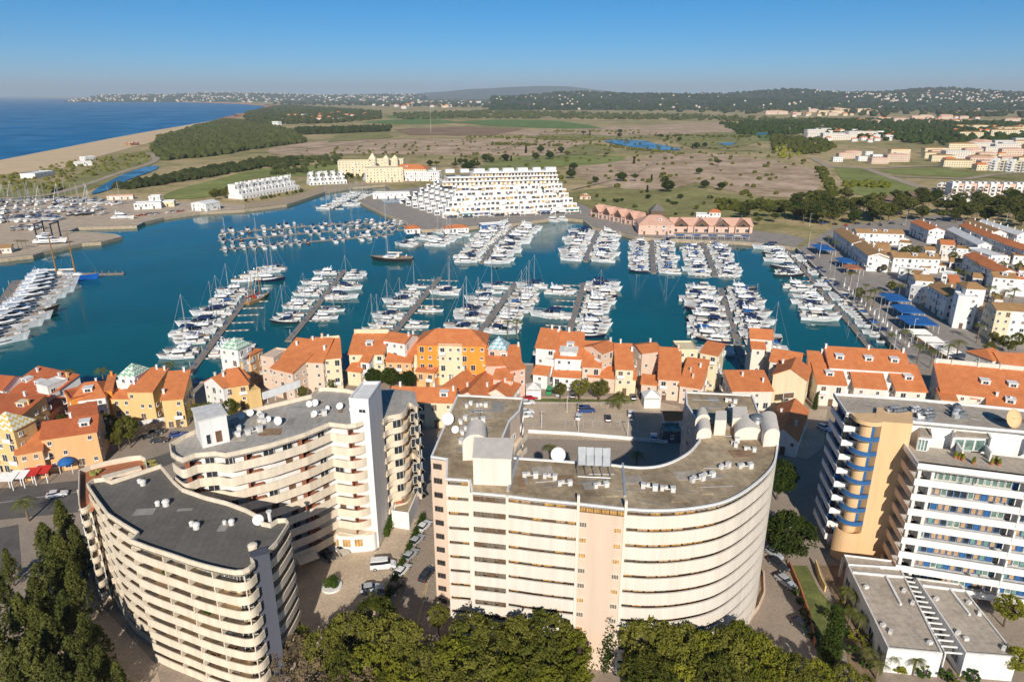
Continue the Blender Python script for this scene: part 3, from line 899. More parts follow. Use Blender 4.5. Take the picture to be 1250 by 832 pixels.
# ground floor: glazed lobby, rounded white base
lobby = smooth(PP([(392, 668), (404, 671.5), (425, 674), (452, 672), (461, 668), (464, 655)], 0), 4)
MB().ribbon(lobby, .35, 0, 3.6).build('lobby_wall', M['white'], B)
MB().prism(lobby + [P(400, 640, 0)], 3.61, 3.85).build('lobby_roof', M['cream'], B)
lp = path_points(lobby[4:12], 2.0)
for p, a in lp[:3]:
    nn = Vector((math.sin(a), -math.cos(a))); put('lobby_window', wmesh(1.7, 1.8, 'white', 'curtain', 2), B, p + nn * .06, 1.3, a)
for i in range(5):
    p = P(340 + i * 11, 678 - i * 3.2, 0); put('lobby_window', wmesh(2.2, 2.3, 'white', 'glass', 2), B, p + Vector((0, 1.0)), .1, .35)
MB().prism(PP([(322, 690), (372, 672), (392, 668), (388, 650), (322, 660)], 0), .0, 2.6).build('wall', M['peach'], B)
cp = PP([(366, 690), (390, 681), (384, 672), (361, 680)], 2.7)
MB().prism(cp, 2.7, 2.95).build('entrance_canopy', M['cream'], B)
# the pylon
pb = PP([(426, 487), (449.5, 488.7), (464.7, 466.6), (442.6, 467)], 32)
pyB = ccw(pb)
MB().prism(pyB, 0, 31.9).build('pylon', M['white'], B)
MB().ribbon(offset(pyB, -.06, True), .35, 31.9, 32.3, closed=True).build('pylon_coping', M['white'], B)
e = (pb[1] - pb[0]); put('window', wmesh(1.4, .8), B, pb[0] + e * .65 - Vector((0, .06)), 29.4, math.atan2(e.y, e.x))
# roof hut
hut = ccw(PP([(247.7, 547), (281, 538.5), (272, 524), (240, 531)], ZB))
MB().prism(hut, ZB, ZB + 5.2).build('roof_hut', M['white'], B)
MB().prism(offset(hut, -.2, True), ZB + 5.21, ZB + 5.4).build('hut_roof', M['white_dirty'], B)
fr = hut[0]; hp = sorted(hut, key=lambda q: q.y)[:2]; hp.sort(key=lambda q: q.x)
e = hp[1] - hp[0]; an = math.atan2(e.y, e.x)
put('hut_door', wmesh(1.0, 2.1, 'brick', 'shade_brown', 0), B, hp[0] + e * .62 + Vector((math.sin(an), -math.cos(an))) * .06, ZB + .5, an)
put('hut_door', wmesh(.8, 1.9, 'white', 'glass', 0), B, hp[0] + e * .25 + Vector((math.sin(an), -math.cos(an))) * .06, ZB + .5, an)
for u, v, r in ((295, 512, .85), (306, 508, .95), (317, 508, .7), (340, 519, 1.15), (328, 515, .8), (415, 500, 1.0), (378, 497, .9), (385, 496, 1.0), (400, 501, .7), (384, 509, .9), (430, 503, .8)):
    dish(B, P(u, v, ZB), ZB, r * .72, -PI / 2 + rB.uniform(-.4, .3), rB.uniform(.3, .7))
for u, v in ((291, 532), (303, 530), (322, 516), (382, 508)):
    ac_vents(B, P(u, v, ZB), rB.uniform(0, 3), ZB, .8)
sb = PP([(322, 494), (367, 478)], ZB)
e = sb[1] - sb[0]; an = math.atan2(e.y, e.x)
mb = MB(); c = (sb[0] + sb[1]) / 2; mb.box((c.x, c.y, ZB + 1.9), (e.length, .3, 1.5), an)
for k in range(5):
    q = sb[0] + e * (k + .5) / 5; mb.box((q.x, q.y + .3, ZB + .7), (.12, .12, 1.5))
mb.build('roof_sign_frame', M['white'], B)
# east wing: terraces stepping round the corner, behind the pylon
Ew_px = [(468, 512), (474, 508), (489, 505), (496, 500), (500, 492), (508, 497), (511, 494), (506, 474), (470, 470), (455, 474)]
E_out = ccw(PP(Ew_px, 24.5))
MB().prism(E_out, 23.6, 23.85).build('wing_roof', M['roof_grey'], B)
MB().prism(offset(E_out, 1.4, True), 0, 23.59).build('wall', M['cream_core'], B)
ew = smooth(PP(Ew_px[0:4], 24.5), 4)[:-1] + smooth(PP(Ew_px[3:7], 24.5), 4)
banded(B, ew, [2.95 * k for k in range(1, 9)], 2.95, -.25, 1.0, .16, M['cream'], M['cream_core'], 1.4, core=False)
doors(B, ew, 1.36, [2.95 * k for k in range(1, 8)], 3.0, wb[:2], rB, .2)
# podium in the lane with roof tanks
pod = PP([(478, 625), (499, 628), (511, 600), (513, 570), (503, 560), (486, 590)], 3.6)
POD = thing('service_podium', 'low white service podium with roof tanks beside the white pylon', 'podium', (pod[0].x, pod[0].y, 0))
MB().prism(pod, 0, 3.5).build('wall', M['white'], POD)
MB().ribbon(ccw(pod), .2, 3.5, 4.1, closed=True).build('parapet', M['white'], POD)
MB().prism(offset(ccw(pod), .5, True), 3.51, 3.56).build('roof', M['roof_gravel'], POD)
for u, v, r in ((493, 585, .8), (498, 575, .8), (495, 598, .9)):
    p = P(u, v, 3.6); MB().tube((p.x, p.y, 3.5), (p.x, p.y, 5.6), r, 12).dome((p.x, p.y, 5.6), r, .3, 12, 2).build('water_tank', M['white'], POD)
p = P(486, 611, 3.6); MB().box((p.x, p.y, 3.7), (2.2, 1.8, .3)).build('roof_hatch', M['terracotta'], POD)

# ================================================================== BLOCK C: pale central block with banded front and rounded end
rC = random.Random(3)
ZC, FC, NC = 29.4, 2.67, 11
CT = 29.9
Cc_px = [(764, 618.6), (800, 620.5), (844, 618), (886, 609.5), (919, 591.4), (945, 566), (951, 540)]
Cb_px = [(950, 527), (928, 504), (918.9, 480), (836.7, 476), (837.8, 491.6), (850, 510), (853.4, 535.3), (839.8, 549.8), (812.8, 563.4), (781.6, 567.5), (740, 563.4), (632.8, 556.2), (608, 553), (602, 552), (608.3, 547), (622.6, 511.3), (634.8, 499), (638.9, 483.7), (558.2, 479.6)]
Cl_px = [(525.5, 555), (545, 558), (544, 582), (573, 584), (575, 599), (619, 603), (652, 607), (706, 612.3)]
C_out = PP(Cl_px, CT) + smooth(PP(Cc_px, CT), 5) + PP(Cb_px[:7], CT) + smooth(PP(Cb_px[6:11], CT), 4)[1:] + PP(Cb_px[11:], CT)
cb = P(706, 612, CT)
C = thing('apartment_hotel', 'pale banded ten-storey block with rounded end and U-shaped gravel roof', 'apartment hotel', (cb.x, cb.y, 0))
C_ccw = ccw(C_out)
MB().prism(C_ccw, ZC - .22, ZC).build('roof', M['roof_gravel'], C)
MB().ribbon(C_ccw, .3, ZC - .24, ZC + .28, closed=True).build('roof_coping', M['white'], C)
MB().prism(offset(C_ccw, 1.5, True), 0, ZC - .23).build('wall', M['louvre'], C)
zC = [ZC - FC * k for k in range(1, NC)]
def cbands(path, lo, hi, m, mats_behind, dep=1.15, spacing=2.0, wn_h=1.0):
    for k in range(NC):
        z = ZC - FC * k
        # band from 2.0 m to .95 m above the opening below
        z1 = z - lo; z0 = z - FC - .24 + .0
        MB().ribbon(path, .25, max(0, z0), z1).build('band', m, C)
        a, b = offset(path, .254), offset(path, 1.4)
        pl = a + b[::-1]
        if z1 - .9 > 0: MB().prism(pl, z1 - .95, z1 - .75).build('floor_slab', M['ivory'], C)
    for p, an in path_points(offset(path, dep), spacing):
        nn = Vector((math.sin(an), -math.cos(an)))
        for k in range(NC - 1):
            put('window', wmesh(spacing * .96, 1.5, 'shade_brown', rC.choice(mats_behind), 1), C, p + nn * .02, ZC - FC * k - 1.95, an)
cl = PP(Cl_px, CT); cc = smooth(PP(Cc_px, CT), 5)
# set-back left tower with square windows
MB().ribbon([cl[0], cl[1]], .3, 0, ZC - .25).build('tower_wall', M['peach'], C)
e = cl[1] - cl[0]; an = math.atan2(e.y, e.x)
for k in range(NC):
    z = ZC - FC * k - 1.9
    put('window', wmesh(1.5, 1.0, 'shade_brown', 'glass', 2), C, cl[0] + e * .42 + Vector((math.sin(an), -math.cos(an))) * .05, z, an)
MB().ribbon([cl[1], cl[2]], .3, 0, ZC - .25).build('return_wall', M['peach'], C)
cbands([cl[2], cl[3]], .85, 0, M['ivory'], ['louvre', 'shade_brown', 'curtain'], 1.1, 1.5)
MB().ribbon([cl[3], cl[4]], .3, 0, ZC - .25).build('return_wall', M['peach'], C)
cbands([cl[4], cl[5]], 1.25, 0, M['ivory'], ['louvre', 'louvre', 'shade_brown'], .7, 1.4)
cbands([cl[5], cl[6], cl[7]], .85, 0, M['ivory'], ['curtain', 'curtain', 'louvre', 'tan_panel', 'shade_brown'], 1.1, 1.6)
# central plain strip
MB().ribbon([cl[7], cc[0]], .3, 0, ZC - 1.15).build('strip_wall', M['peach'], C)
e = cc[0] - cl[7]; an = math.atan2(e.y, e.x); nn = Vector((math.sin(an), -math.cos(an)))
for k in range(1, NC):
    for t in (.12, .86):
        put('window', wmesh(1.05, .95, 'ivory', rC.choice(['curtain', 'louvre']), 2), C, cl[7] + e * t + nn * .05, ZC - FC * k - .95 - (.35 if t > .5 else 0), an)
for k in range(6):
    put('window', wmesh(e.length / 6 * .97, .75, 'shade_brown', 'curtain', 2), C, cl[7] + e * (k + .5) / 6 + nn * -.1, ZC - 1.1, an)
cbands(cc, .85, 0, M['ivory'], ['curtain', 'curtain', 'tan_panel', 'louvre', 'shade_brown'], 1.1, 1.7)
# vertical fins
for q in (cl[5], cl[7], cc[0], cl[3], cl[4]):
    h = ZC + (1.6 if q in (cl[7], cc[0]) else .3)
    MB().box((q.x, q.y + .05, h / 2), (.4, .45, h)).build('fin', M['ivory'], C)
# base, end wall and the plain inner walls with windows
idx0 = len(cl) + len(cc)
rest = C_out[idx0 - 1:] + [C_out[0]]
MB().ribbon(rest, .3, 0, ZC - .25).build('rear_wall', M['peach'], C)
inner = PP([(602, 552), (608.3, 547), (622.6, 511.3), (634.8, 499), (638.9, 483.7)], CT)
for k in range(1, 10):
    z = FC * k
    MB().ribbon(smooth(offset(inner[1:4], -1.5), 3), .15, z - .3, z + .9).build('court_balcony', M['cream'], C)
    MB().prism(smooth(offset(inner[1:4], -1.5), 3) + inner[1:4][::-1], z - .28, z - .1).build('floor_slab', M['cream_core'], C)
for p, a in path_points(rest, 4.0):
    nn = Vector((math.sin(a), -math.cos(a)))
    for k in range(2, 11):
        put('window', wmesh(1.5, 1.2, 'white', 'glass'), C, p + nn * .05, ZC - FC * k + .9, a)
# roof structures
def vault(px, z0, h, along, m, name):
    """a block with a rounded top; px = footprint quad, along = 0/1 which side pair carries the arch"""
    q = PP(px, z0)
    a0, a1, b1, b0 = (q[0], q[1], q[2], q[3]) if along == 0 else (q[1], q[2], q[3], q[0])
    w = (a1 - a0).length; sec0 = []; sec1 = []
    ar = min(.42, h * .6 / w); base_h = h - w * ar
    prof = [(0, 0), (0, base_h)] + [(.5 - .5 * math.cos(PI * k / 10), base_h + math.sin(PI * k / 10) * w * ar) for k in range(1, 10)] + [(1, base_h), (1, 0)]
    for t, zz in prof:
        p = a0.lerp(a1, t); sec0.append((p.x, p.y, z0 + zz))
        p = b0.lerp(b1, t); sec1.append((p.x, p.y, z0 + zz))
    MB().loft([sec0, sec1]).build(name, m, C)
vault([(565, 562), (595, 560), (594, 541), (571, 541)], ZC, 4.6, 0, M['ivory'], 'stair_vault')
bx = PP([(578, 591), (624, 593), (627, 566), (580, 565)], ZC)
MB().prism(bx, ZC, ZC + 4.4).build('plant_room', M['ivory'], C)
MB().prism(offset(ccw(bx), -.1, True), ZC + 4.41, ZC + 4.6).build('plant_room_roof', M['ivory'], C)
vault([(850, 536), (868, 534), (866, 521), (851, 522)], ZC, 2.0, 0, M['ivory'], 'stair_vault')
vault([(848, 522), (866, 520), (862, 512), (850, 512)], ZC, 2.5, 0, M['ivory'], 'stair_vault')
MB().prism(PP([(871, 531), (885, 531), (885, 519), (872, 519)], ZC), ZC, ZC + 2.9).build('lift_tower', M['ivory'], C)
vault([(896, 537), (930, 536), (926, 520), (896, 520)], ZC, 2.4, 0, M['ivory'], 'stair_vault')
MB().prism(PP([(893, 524), (912, 523), (910, 509), (893, 509)], ZC), ZC, ZC + 2.2).build('plant_room', M['ivory'], C)
vault([(931, 545), (950, 544), (946, 522), (925, 522)], ZC, 3.3, 0, M['ivory'], 'end_vault')
p = P(922, 527, ZC); MB().tube((p.x, p.y, ZC), (p.x, p.y, ZC + 2.8), 1.0, 14).dome((p.x, p.y, ZC + 2.8), 1.1, .6, 14, 3).build('water_tank', M['grey_metal'], C, True)
for u, v, a in ((570, 497, 1.2), (583, 496, .1), (563, 517, 1.3), (577, 515, .2), (565, 530, 1.4), (563, 541, 1.0), (640, 582, .1), (665, 583, -.1), (683, 592, .2), (727, 595, .3), (785, 595, -.2), (808, 598, -.1), (845, 588, .5), (858, 583, .4), (880, 572, .6), (903, 571, .2), (898, 545, 1.3), (910, 549, -.2), (887, 490, -.3), (893, 502, 1.3)):
    ac_vents(C, P(u, v, ZC), a, ZC, rC.uniform(.5, .75))
dish(C, P(547, 519, ZC), ZC, 1.15, -1.8, .45)
dish(C, P(556, 529, ZC), ZC, .7, -1.2, .3)
dish(C, P(681, 564, ZC), ZC, 1.2, -1.5, .5)
p = P(585, 528, ZC); mb = MB(); mb.tube((p.x, p.y, ZC), (p.x, p.y, ZC + 6), .05)
for k in range(4): mb.tube((p.x - .8, p.y, ZC + 4 + .5 * k), (p.x + .8, p.y, ZC + 4 + .5 * k), .03)
mb.build('aerial', M['grey_metal'], C)
# solar-collector frame: grey panels on a tall lattice
sp = PP([(705, 581), (745, 583)], ZC)
mb = MB(); e = sp[1] - sp[0]
for k in range(5):
    q = sp[0] + e * k / 4; mb.tube((q.x, q.y, ZC - .05), (q.x, q.y + .3, ZC + 3.6), .07); mb.tube((q.x, q.y + 2.6, ZC - .05), (q.x, q.y + .3, ZC + 3.4), .05)
mb.tube((sp[0].x, sp[0].y - .2, ZC + .1), (sp[1].x, sp[1].y - .2, ZC + .1), .09)
mb.build('panel_frame', M['grey_metal'], C)
for k in range(4):
    q = sp[0] + e * (k + .5) / 4
    pn = MB().add([(q.x - e.length / 8 + .04, q.y + .15, ZC + 1.9), (q.x + e.length / 8 - .04, q.y + .15, ZC + 1.9), (q.x + e.length / 8 - .04, q.y + 1.0, ZC + 4.6), (q.x - e.length / 8 + .04, q.y + 1.0, ZC + 4.6)], [(0, 1, 2, 3)])
    pn.add([(a, b + .1, c - .05) for a, b, c in pn.v[:4]], [(3, 2, 1, 0)])
    pn.build('collector_panel', M['grey_metal'], C)
q0, q1 = P(763, 606, ZC), P(760, 566, ZC)
MB().tube((q0.x, q0.y, ZC + .1), (q1.x, q1.y, ZC + .1), .2, 8).build('roof_joint', M['alu'], C)
q0, q1 = P(620, 600, ZC), P(633, 558, ZC)
MB().tube((q0.x, q0.y, ZC + .15), (q1.x, q1.y, ZC + .15), .25, 8).build('roof_joint', M['alu'], C)

# ================================================================== BLOCK D: white hotel with orange stair tower
rD = random.Random(4)
DT = 29.3
D_base = P(1100, 690, 3)
D = thing('hotel', 'white banded hotel with orange stair tower and blue balcony doors', 'hotel', (D_base.x, D_base.y, 0))
FD = 2.95
dl0, dl1, dl2 = P(1017, 481, DT), P(1033, 505, DT), P(1068, 508.5, DT)
Db = [P(1120, 488, DT), P(1250, 501, DT), P(1330, 512, DT)]
Df = [P(1330, 540, DT), P(1250, 528, DT), P(1134, 517.5, DT), P(1115, 516, DT)]
back = [dl0, dl1, dl2] + Df[::-1] + Db[::-1]
back = ccw(back)
MB().prism(back, DT - .3, DT - .1).build('roof', M['roof_concrete'], D)
MB().ribbon(back, .2, DT - .32, DT + .35, closed=True).build('roof_parapet', M['white'], D)
MB().prism(offset(back, 1.3, True), 0, DT - .31).build('wall', M['white'], D)
zsD = [DT - .35 - FD * k for k in range(1, 10)]
for path in ([dl0, dl1], [dl1, dl2]):
    for z in [DT - .35] + zsD:
        if z < DT - 1: MB().ribbon(path, .18, z - .3, z + .95).build('parapet', M['white'], D)
        a, b = offset(path, .184), offset(path, 1.6)
        MB().prism(a + b[::-1], z - .28, z - .05).build('floor_slab', M['white_dirty'], D)
    doors(D, path, 1.26, zsD, 1.15, [wmesh(1.1, 2.1, 'blue', 'tan_panel', 0), wmesh(1.1, 2.1, 'blue', 'blue', 0), wmesh(1.1, 2.1, 'blue', 'glass', 0)], rD)
# orange tower
ot = PP([(1068, 513), (1077, 518), (1114, 520.5), (1112, 505), (1070, 500)], DT)
ot = ccw(ot)
MB().prism(ot, 0, DT + .55).build('stair_tower', M['apricot'], D)
# rounded stair bays: openings, blue curved rails
c0 = P(1067, 517, DT); rad = 2.7
cyl = [Vector((c0.x + rad * math.cos(t), c0.y + 2.0 + rad * math.sin(t))) for t in [PI * 1.0 + PI * .95 * k / 14 for k in range(15)]]
MB().prism([c0 + Vector((math.cos(2 * PI * k / 20), math.sin(2 * PI * k / 20))) * rad * .45 + Vector((0, 2)) for k in range(20)], 0, DT - .3).build('stair_core', M['apricot'], D)
MB().prism(cyl + [ot[0] * 0 + c0 + Vector((rad, 3.5)), c0 + Vector((-rad, 3.5))], DT - .25, DT + .5).build('stair_roof', M['apricot'], D)
MB().ribbon(cyl, .25, 0, FD * 2.2).build('stair_base', M['apricot'], D)
for k in range(3, 10):
    z = DT - .35 - FD * (10 - k)
    MB().prism(cyl + [c0 + Vector((rad, 3.5)), c0 + Vector((-rad, 3.5))], z - .2, z).build('landing', M['grey_metal'], D)
    MB().ribbon(cyl, .08, z, z + .8).build('balcony_rail', M['blue'], D)
    p = c0 + Vector((rad * .75, .9)); MB().box((p.x, p.y, z + 1.35), (1.1, .3, 2.6)).build('stair_door', M['wood'], D)
    p = c0 + Vector((rad * .2, .9)); MB().box((p.x, p.y, z + 1.35), (.5, .3, 2.6)).build('stair_panel', M['blue'], D)
# front block: white bands, rows of blue, tan and green doors
FT = 26.0
f0, f1b = P(1121, 565, FT), P(1250, 581, FT)
ed = (f1b - f0).normalized()
f2b = f0 + ed * 36
nd = Vector((-ed.y, ed.x))
r0 = P(1099.6, 535, FT)
r1 = r0 + ed * 40
fr = ccw([f0, f2b, r1, r0])
NF = 8
zf = [FT - 1.0 - FD * k for k in range(0, NF + 1)]
MB().prism(fr, FT - 1.3, FT - 1.05).build('terrace', M['roof_concrete'], D)
MB().prism(offset(fr, 2.7, True), 0, FT - 1.31).build('wall', M['white'], D)
pf = [f0, f2b]
panel = [wmesh(.95, 2.1, 'blue', 'tan_panel', 0), wmesh(.95, 2.1, 'blue', 'tan_panel', 0), wmesh(.95, 2.1, 'blue', 'tan_panel', 0), wmesh(.95, 2.1, 'white', 'glass_green', 0), wmesh(.95, 2.1, 'blue', 'blue', 0), wmesh(.95, 2.1, 'blue', 'green_panel', 0), wmesh(.95, 2.1, 'blue', 'glass', 0)]
for i, z in enumerate(zf):
    if z < 1: continue
    MB().ribbon(pf, .2, z - .3, z + 1.0).build('parapet', M['white'], D)
    a, b = offset(pf, .204), offset(pf, 2.9)
    MB().prism(a + b[::-1], z - .28, z - .05).build('floor_slab', M['white_dirty'], D)
    side = [r0, f0]
    if i:
        MB().ribbon(side, .2, z - .3, z + 1.0).build('side_parapet', M['peach'], D)
        a, b = offset(side, .204), offset(side, 2.9)
        MB().prism(a + b[::-1], z - .28, z - .05).build('floor_slab', M['white_dirty'], D)
        pts = path_points(offset(pf, 2.66), 1.0)
        for j, (p, an) in enumerate(pts):
            if j in (0, 1, 2) or j % 17 == 16:
                if j in (0, 2): MB().box((p.x, p.y - 1.2, z + 1.2), (.5, 1.0, 2.4), an).build('pier', M['white'], D)
                continue
            put('balcony_door', panel[3] if i == 1 and j < 15 else rD.choice(panel), D, p + Vector((math.sin(an), -math.cos(an))) * .06, z, an)
        for j in (1, 2, 3):
            p = f0 + ed * (16.5 * j); MB().box((p.x + nd.x, p.y + nd.y, z + 1.25), (.3, 2.2, 2.3), math.atan2(ed.y, ed.x)).build('partition', M['white'], D)
        for j in range(3):
            if rD.random() < .6:
                p = f0 + ed * rD.uniform(4, 30) + nd * .9
                MB().box((p.x, p.y, z + .72), (.8, .8, .06)).box((p.x, p.y, z + .35), (.1, .1, .7)).box((p.x + .9, p.y, z + .45), (.5, .5, .06)).box((p.x + 1.1, p.y, z + .75), (.06, .5, .5)).build('balcony_furniture', M['white'], D)
    else:
        MB().ribbon([r0, f0], .2, z - .3, z + 1.0).build('side_parapet', M['white'], D)
# penthouse: divider walls, glazing, plants on the terrace
TZ = FT - 1.05
for u0, v0, u1, v1, h in ((1114, 522, 1131, 549, 3.0), (1150, 524, 1172, 560, 1.6), (1150, 524, 1160, 545, 3.2), (1186, 526, 1207, 562, 1.6), (1189, 527, 1205, 555, 3.2), (1240, 533, 1250, 556, 3.2)):
    a, b = P(u0, v0, TZ), P(u1, v1, TZ)
    MB().ribbon([a, b], .3, TZ, TZ + h).build('terrace_wall', M['white'], D)
for u0, u1 in ((1118, 1131), (1160, 1202), (1207, 1246)):
    a, b = P(u0, 549 if u0 < 1200 else 543, TZ), P(u1, 551 if u0 < 1200 else 548, TZ)
    c2, d2 = P(u1, 532, TZ), P(u0, 530, TZ)
    MB().prism([a, b, c2, d2], TZ, TZ + 2.8).build('penthouse_wall', M['white'], D)
    MB().prism([a + Vector((-.2, -.5)), b + Vector((.2, -.5)), c2, d2], TZ + 2.81, TZ + 3.0).build('penthouse_roof', M['roof_concrete'], D)
    e = b - a; an = math.atan2(e.y, e.x); nn = Vector((math.sin(an), -math.cos(an)))
    for t in (.2, .5, .8):
        put('penthouse_window', wmesh(min(2.2, e.length * .28), 2.2, 'white', 'glass_green', 0), D, a + e * t + nn * .06, TZ + .1, an)
for u, v in ((1166, 559), (1171, 560), (1175, 562), (1188, 566), (1210, 567), (1215, 565), (1219, 568)):
    p = P(u, v, TZ); mb = MB(); mb.tube((p.x, p.y, TZ), (p.x, p.y, TZ + .5), .25, 8, 0, .32)
    for k in range(4): mb.blob((p.x, p.y, TZ + .6 + .22 * k), .36 - .06 * k, rD.random(), 1)
    mb.build('potted_shrub', [M['terracotta'], M['leaf_yellow']], D)
# roof machines
for i in range(22):
    u = 1086 + rD.random() * 55; v = 497 + (u - 1086) * .16 + rD.random() * 9
    if i > 16: u = 1156 + rD.random() * 22; v = 500 + rD.random() * 10
    p = P(u, v, DT); mb = MB()
    z = DT - .1
    mb.box((p.x, p.y, z + .4), (1.2, .7, .8), rD.uniform(-.3, .3)).box((p.x + .3, p.y + .5, z + .6), (.6, .6, 1.2)).tube((p.x - .5, p.y, z + .8), (p.x - .5, p.y, z + 1.3), .3, 8)
    mb.build('air_conditioner', M[rD.choice(('alu', 'white_dirty', 'grey_metal'))], D)
MB().prism(PP([(1088, 511), (1140, 517), (1140, 514), (1088, 508)], DT), DT + .1, DT + .28).build('duct', M['alu'], D)
dish(D, P(1233, 522, DT), DT - .1, 1.7, -1.3, .4, 'apricot')
# annexes with flat roofs and a pergola between
ANX = [([(1034, 688), (1100, 694), (1151, 797), (1084, 791)], 4.6, 'west'), ([(1118, 705), (1172, 712), (1243, 802), (1179, 797)], 4.6, 'east')]
for px, z, nm in ANX:
    q = ccw(PP(px, z))
    X = thing('hotel_annex', 'flat-roofed white annex below the hotel, ' + ('next to the palm garden' if nm == 'west' else 'next to the yellow-green street tree'), 'annex', (q[0].x, q[0].y, 0))
    MB().prism(q, 0, z - .25).build('wall', M['white'], X)
    MB().prism(offset(q, .25, True), z - .249, z - .15).build('roof', M['roof_concrete'], X)
    MB().ribbon(q, .25, z - .25, z + .1, closed=True).build('parapet', M['white_dirty'], X)
    a, b, c2, d2 = PP(px, z)
    for t0, t1, s0, s1 in ((.02, .98, .16, .2), (.55, .6, .2, .55)):
        def L(s, t): return a.lerp(b, s).lerp(d2.lerp(c2, s), t)
        if s0 < .18: pts = [L(0.03, .12), L(.97, .12)]
        else: pts = [L(.62, .12), L(.64, .48)]
        MB().ribbon(pts, .35, z - .16, z + .2).build('roof_upstand', M['white'], X)
    for s, t in ((.15, .3), (.12, .75), (.2, .82), (.85, .3), (.9, .45), (.85, .9)):
        p = L(s, t); MB().box((p.x, p.y, z + .1), (.8, .5, .5), rD.random()).build('roof_vent', M['white_dirty'], X)
    nn_e = q
    for i in range(4):
        e = q[(i + 1) % 4] - q[i]; an = math.atan2(e.y, e.x); nn = Vector((math.sin(an), -math.cos(an)))
        if nn.y < -.7: continue
        for k in range(int(e.length // 4)):
            put('window', wmesh(2.0, 1.6, 'white', 'glass', 1), X, q[i] + e * ((k + .5) / int(e.length // 4)) + nn * .05, 1.2, an)
pg = PP([(1101, 703), (1117, 706), (1178, 798), (1153, 796)], 3.9)
PG = thing('pergola', 'white beam pergola with glass roof between the two hotel annexes', 'pergola', (pg[0].x, pg[0].y, 0))
for k in range(15):
    t = k / 14
    a, b = pg[0].lerp(pg[3], t), pg[1].lerp(pg[2], t)
    MB().ribbon([a, b], .16, 3.8, 4.05).build('beam', M['white'], PG)
for s in (.05, .95):
    a, b = pg[0].lerp(pg[1], s), pg[3].lerp(pg[2], s)
    MB().ribbon([a, b], .16, 3.55, 3.79).build('rail', M['white'], PG)
    for t in (.0, .33, .66, 1.0):
        p = a.lerp(b, t); MB().box((p.x, p.y, 1.77), (.2, .2, 3.54)).build('post', M['white'], PG)
# connecting slab between tower and annex
LK = ccw(PP([(1030, 676), (1096, 684), (1100, 692), (1036, 688)], 5.0))
X = thing('entrance_canopy', 'pale concrete entrance canopy at the foot of the orange stair tower', 'canopy', (LK[0].x, LK[0].y, 0))
MB().prism(LK, 4.4, 4.7).build('roof', M['roof_concrete'], X)
MB().ribbon(LK, .15, 4.2, 5.0, closed=True).build('fascia', M['white'], X)
for q in LK: MB().box((q.x, q.y, 2.1), (.4, .4, 4.2)).build('column', M['white'], X)

# patched and repaired roofs: thin sheets of newer felt, pipe runs
def roof_patches(root, poly, z, mats_, n, seed, pipes=0):
    r = random.Random(seed)
    xs = [p.x for p in poly]; ys = [p.y for p in poly]
    def ins(p):
        c = False
        for i in range(len(poly)):
            a, b = poly[i], poly[i - 1]
            if (a.y > p.y) != (b.y > p.y) and p.x < (b.x - a.x) * (p.y - a.y) / (b.y - a.y) + a.x: c = not c
        return c
    k = 0; t = 0
    while k < n and t < 4000:
        t += 1
        p = Vector((r.uniform(min(xs), max(xs)), r.uniform(min(ys), max(ys)))); w, d = r.uniform(.8, 4.5), r.uniform(.6, 2.6); a = r.choice((.08, .12, 1.6))
        if all(ins(p + Vector((sx * (w / 2 + .5), sy * (d / 2 + .5)))) for sx in (-1, 1) for sy in (-1, 1)):
            MB().box((p.x, p.y, z + .006 + .002 * k), (w, d, .02 + .003 * k), a).build('roof_patch', M[r.choice(mats_)], root); k += 1
    for i in range(pipes):
        for t in range(200):
            p = Vector((r.uniform(min(xs), max(xs)), r.uniform(min(ys), max(ys)))); q = p + Vector((r.uniform(-7, 7), r.uniform(-1.5, 1.5)))
            if ins(p) and ins(q) and ins((p + q) / 2): break
        else: continue
        MB().tube((p.x, p.y, z + .12), (q.x, q.y, z + .12), .06, 5).build('roof_pipe', M['grey_metal'], root)
M['felt_new'] = mat('newer roofing felt', (.085, .075, .066), .9, .15, .5)
M['felt_grey'] = mat('grey roof repair', (.32, .29, .25), .9, .15, .5)
M['rust'] = mat('rust stained concrete', (.30, .19, .11), .95, .3, .8)
roof_patches(A, offset(ccw(A_out), 1.0, True), ZA, ['felt_new', 'roof_dark', 'felt_grey'], 7, 1, 0)
roof_patches(B, offset(B_out, 1.0, True), ZB, ['felt_grey', 'roof_concrete', 'rust'], 14, 2, 6)
roof_patches(C, offset(C_ccw, 1.0, True), ZC, ['felt_grey', 'rust', 'roof_concrete', 'roof_gravel'], 30, 3, 14)
roof_patches(D, offset(back, 1.0, True), DT - .1, ['felt_grey', 'rust', 'roof_grey'], 10, 4, 6)

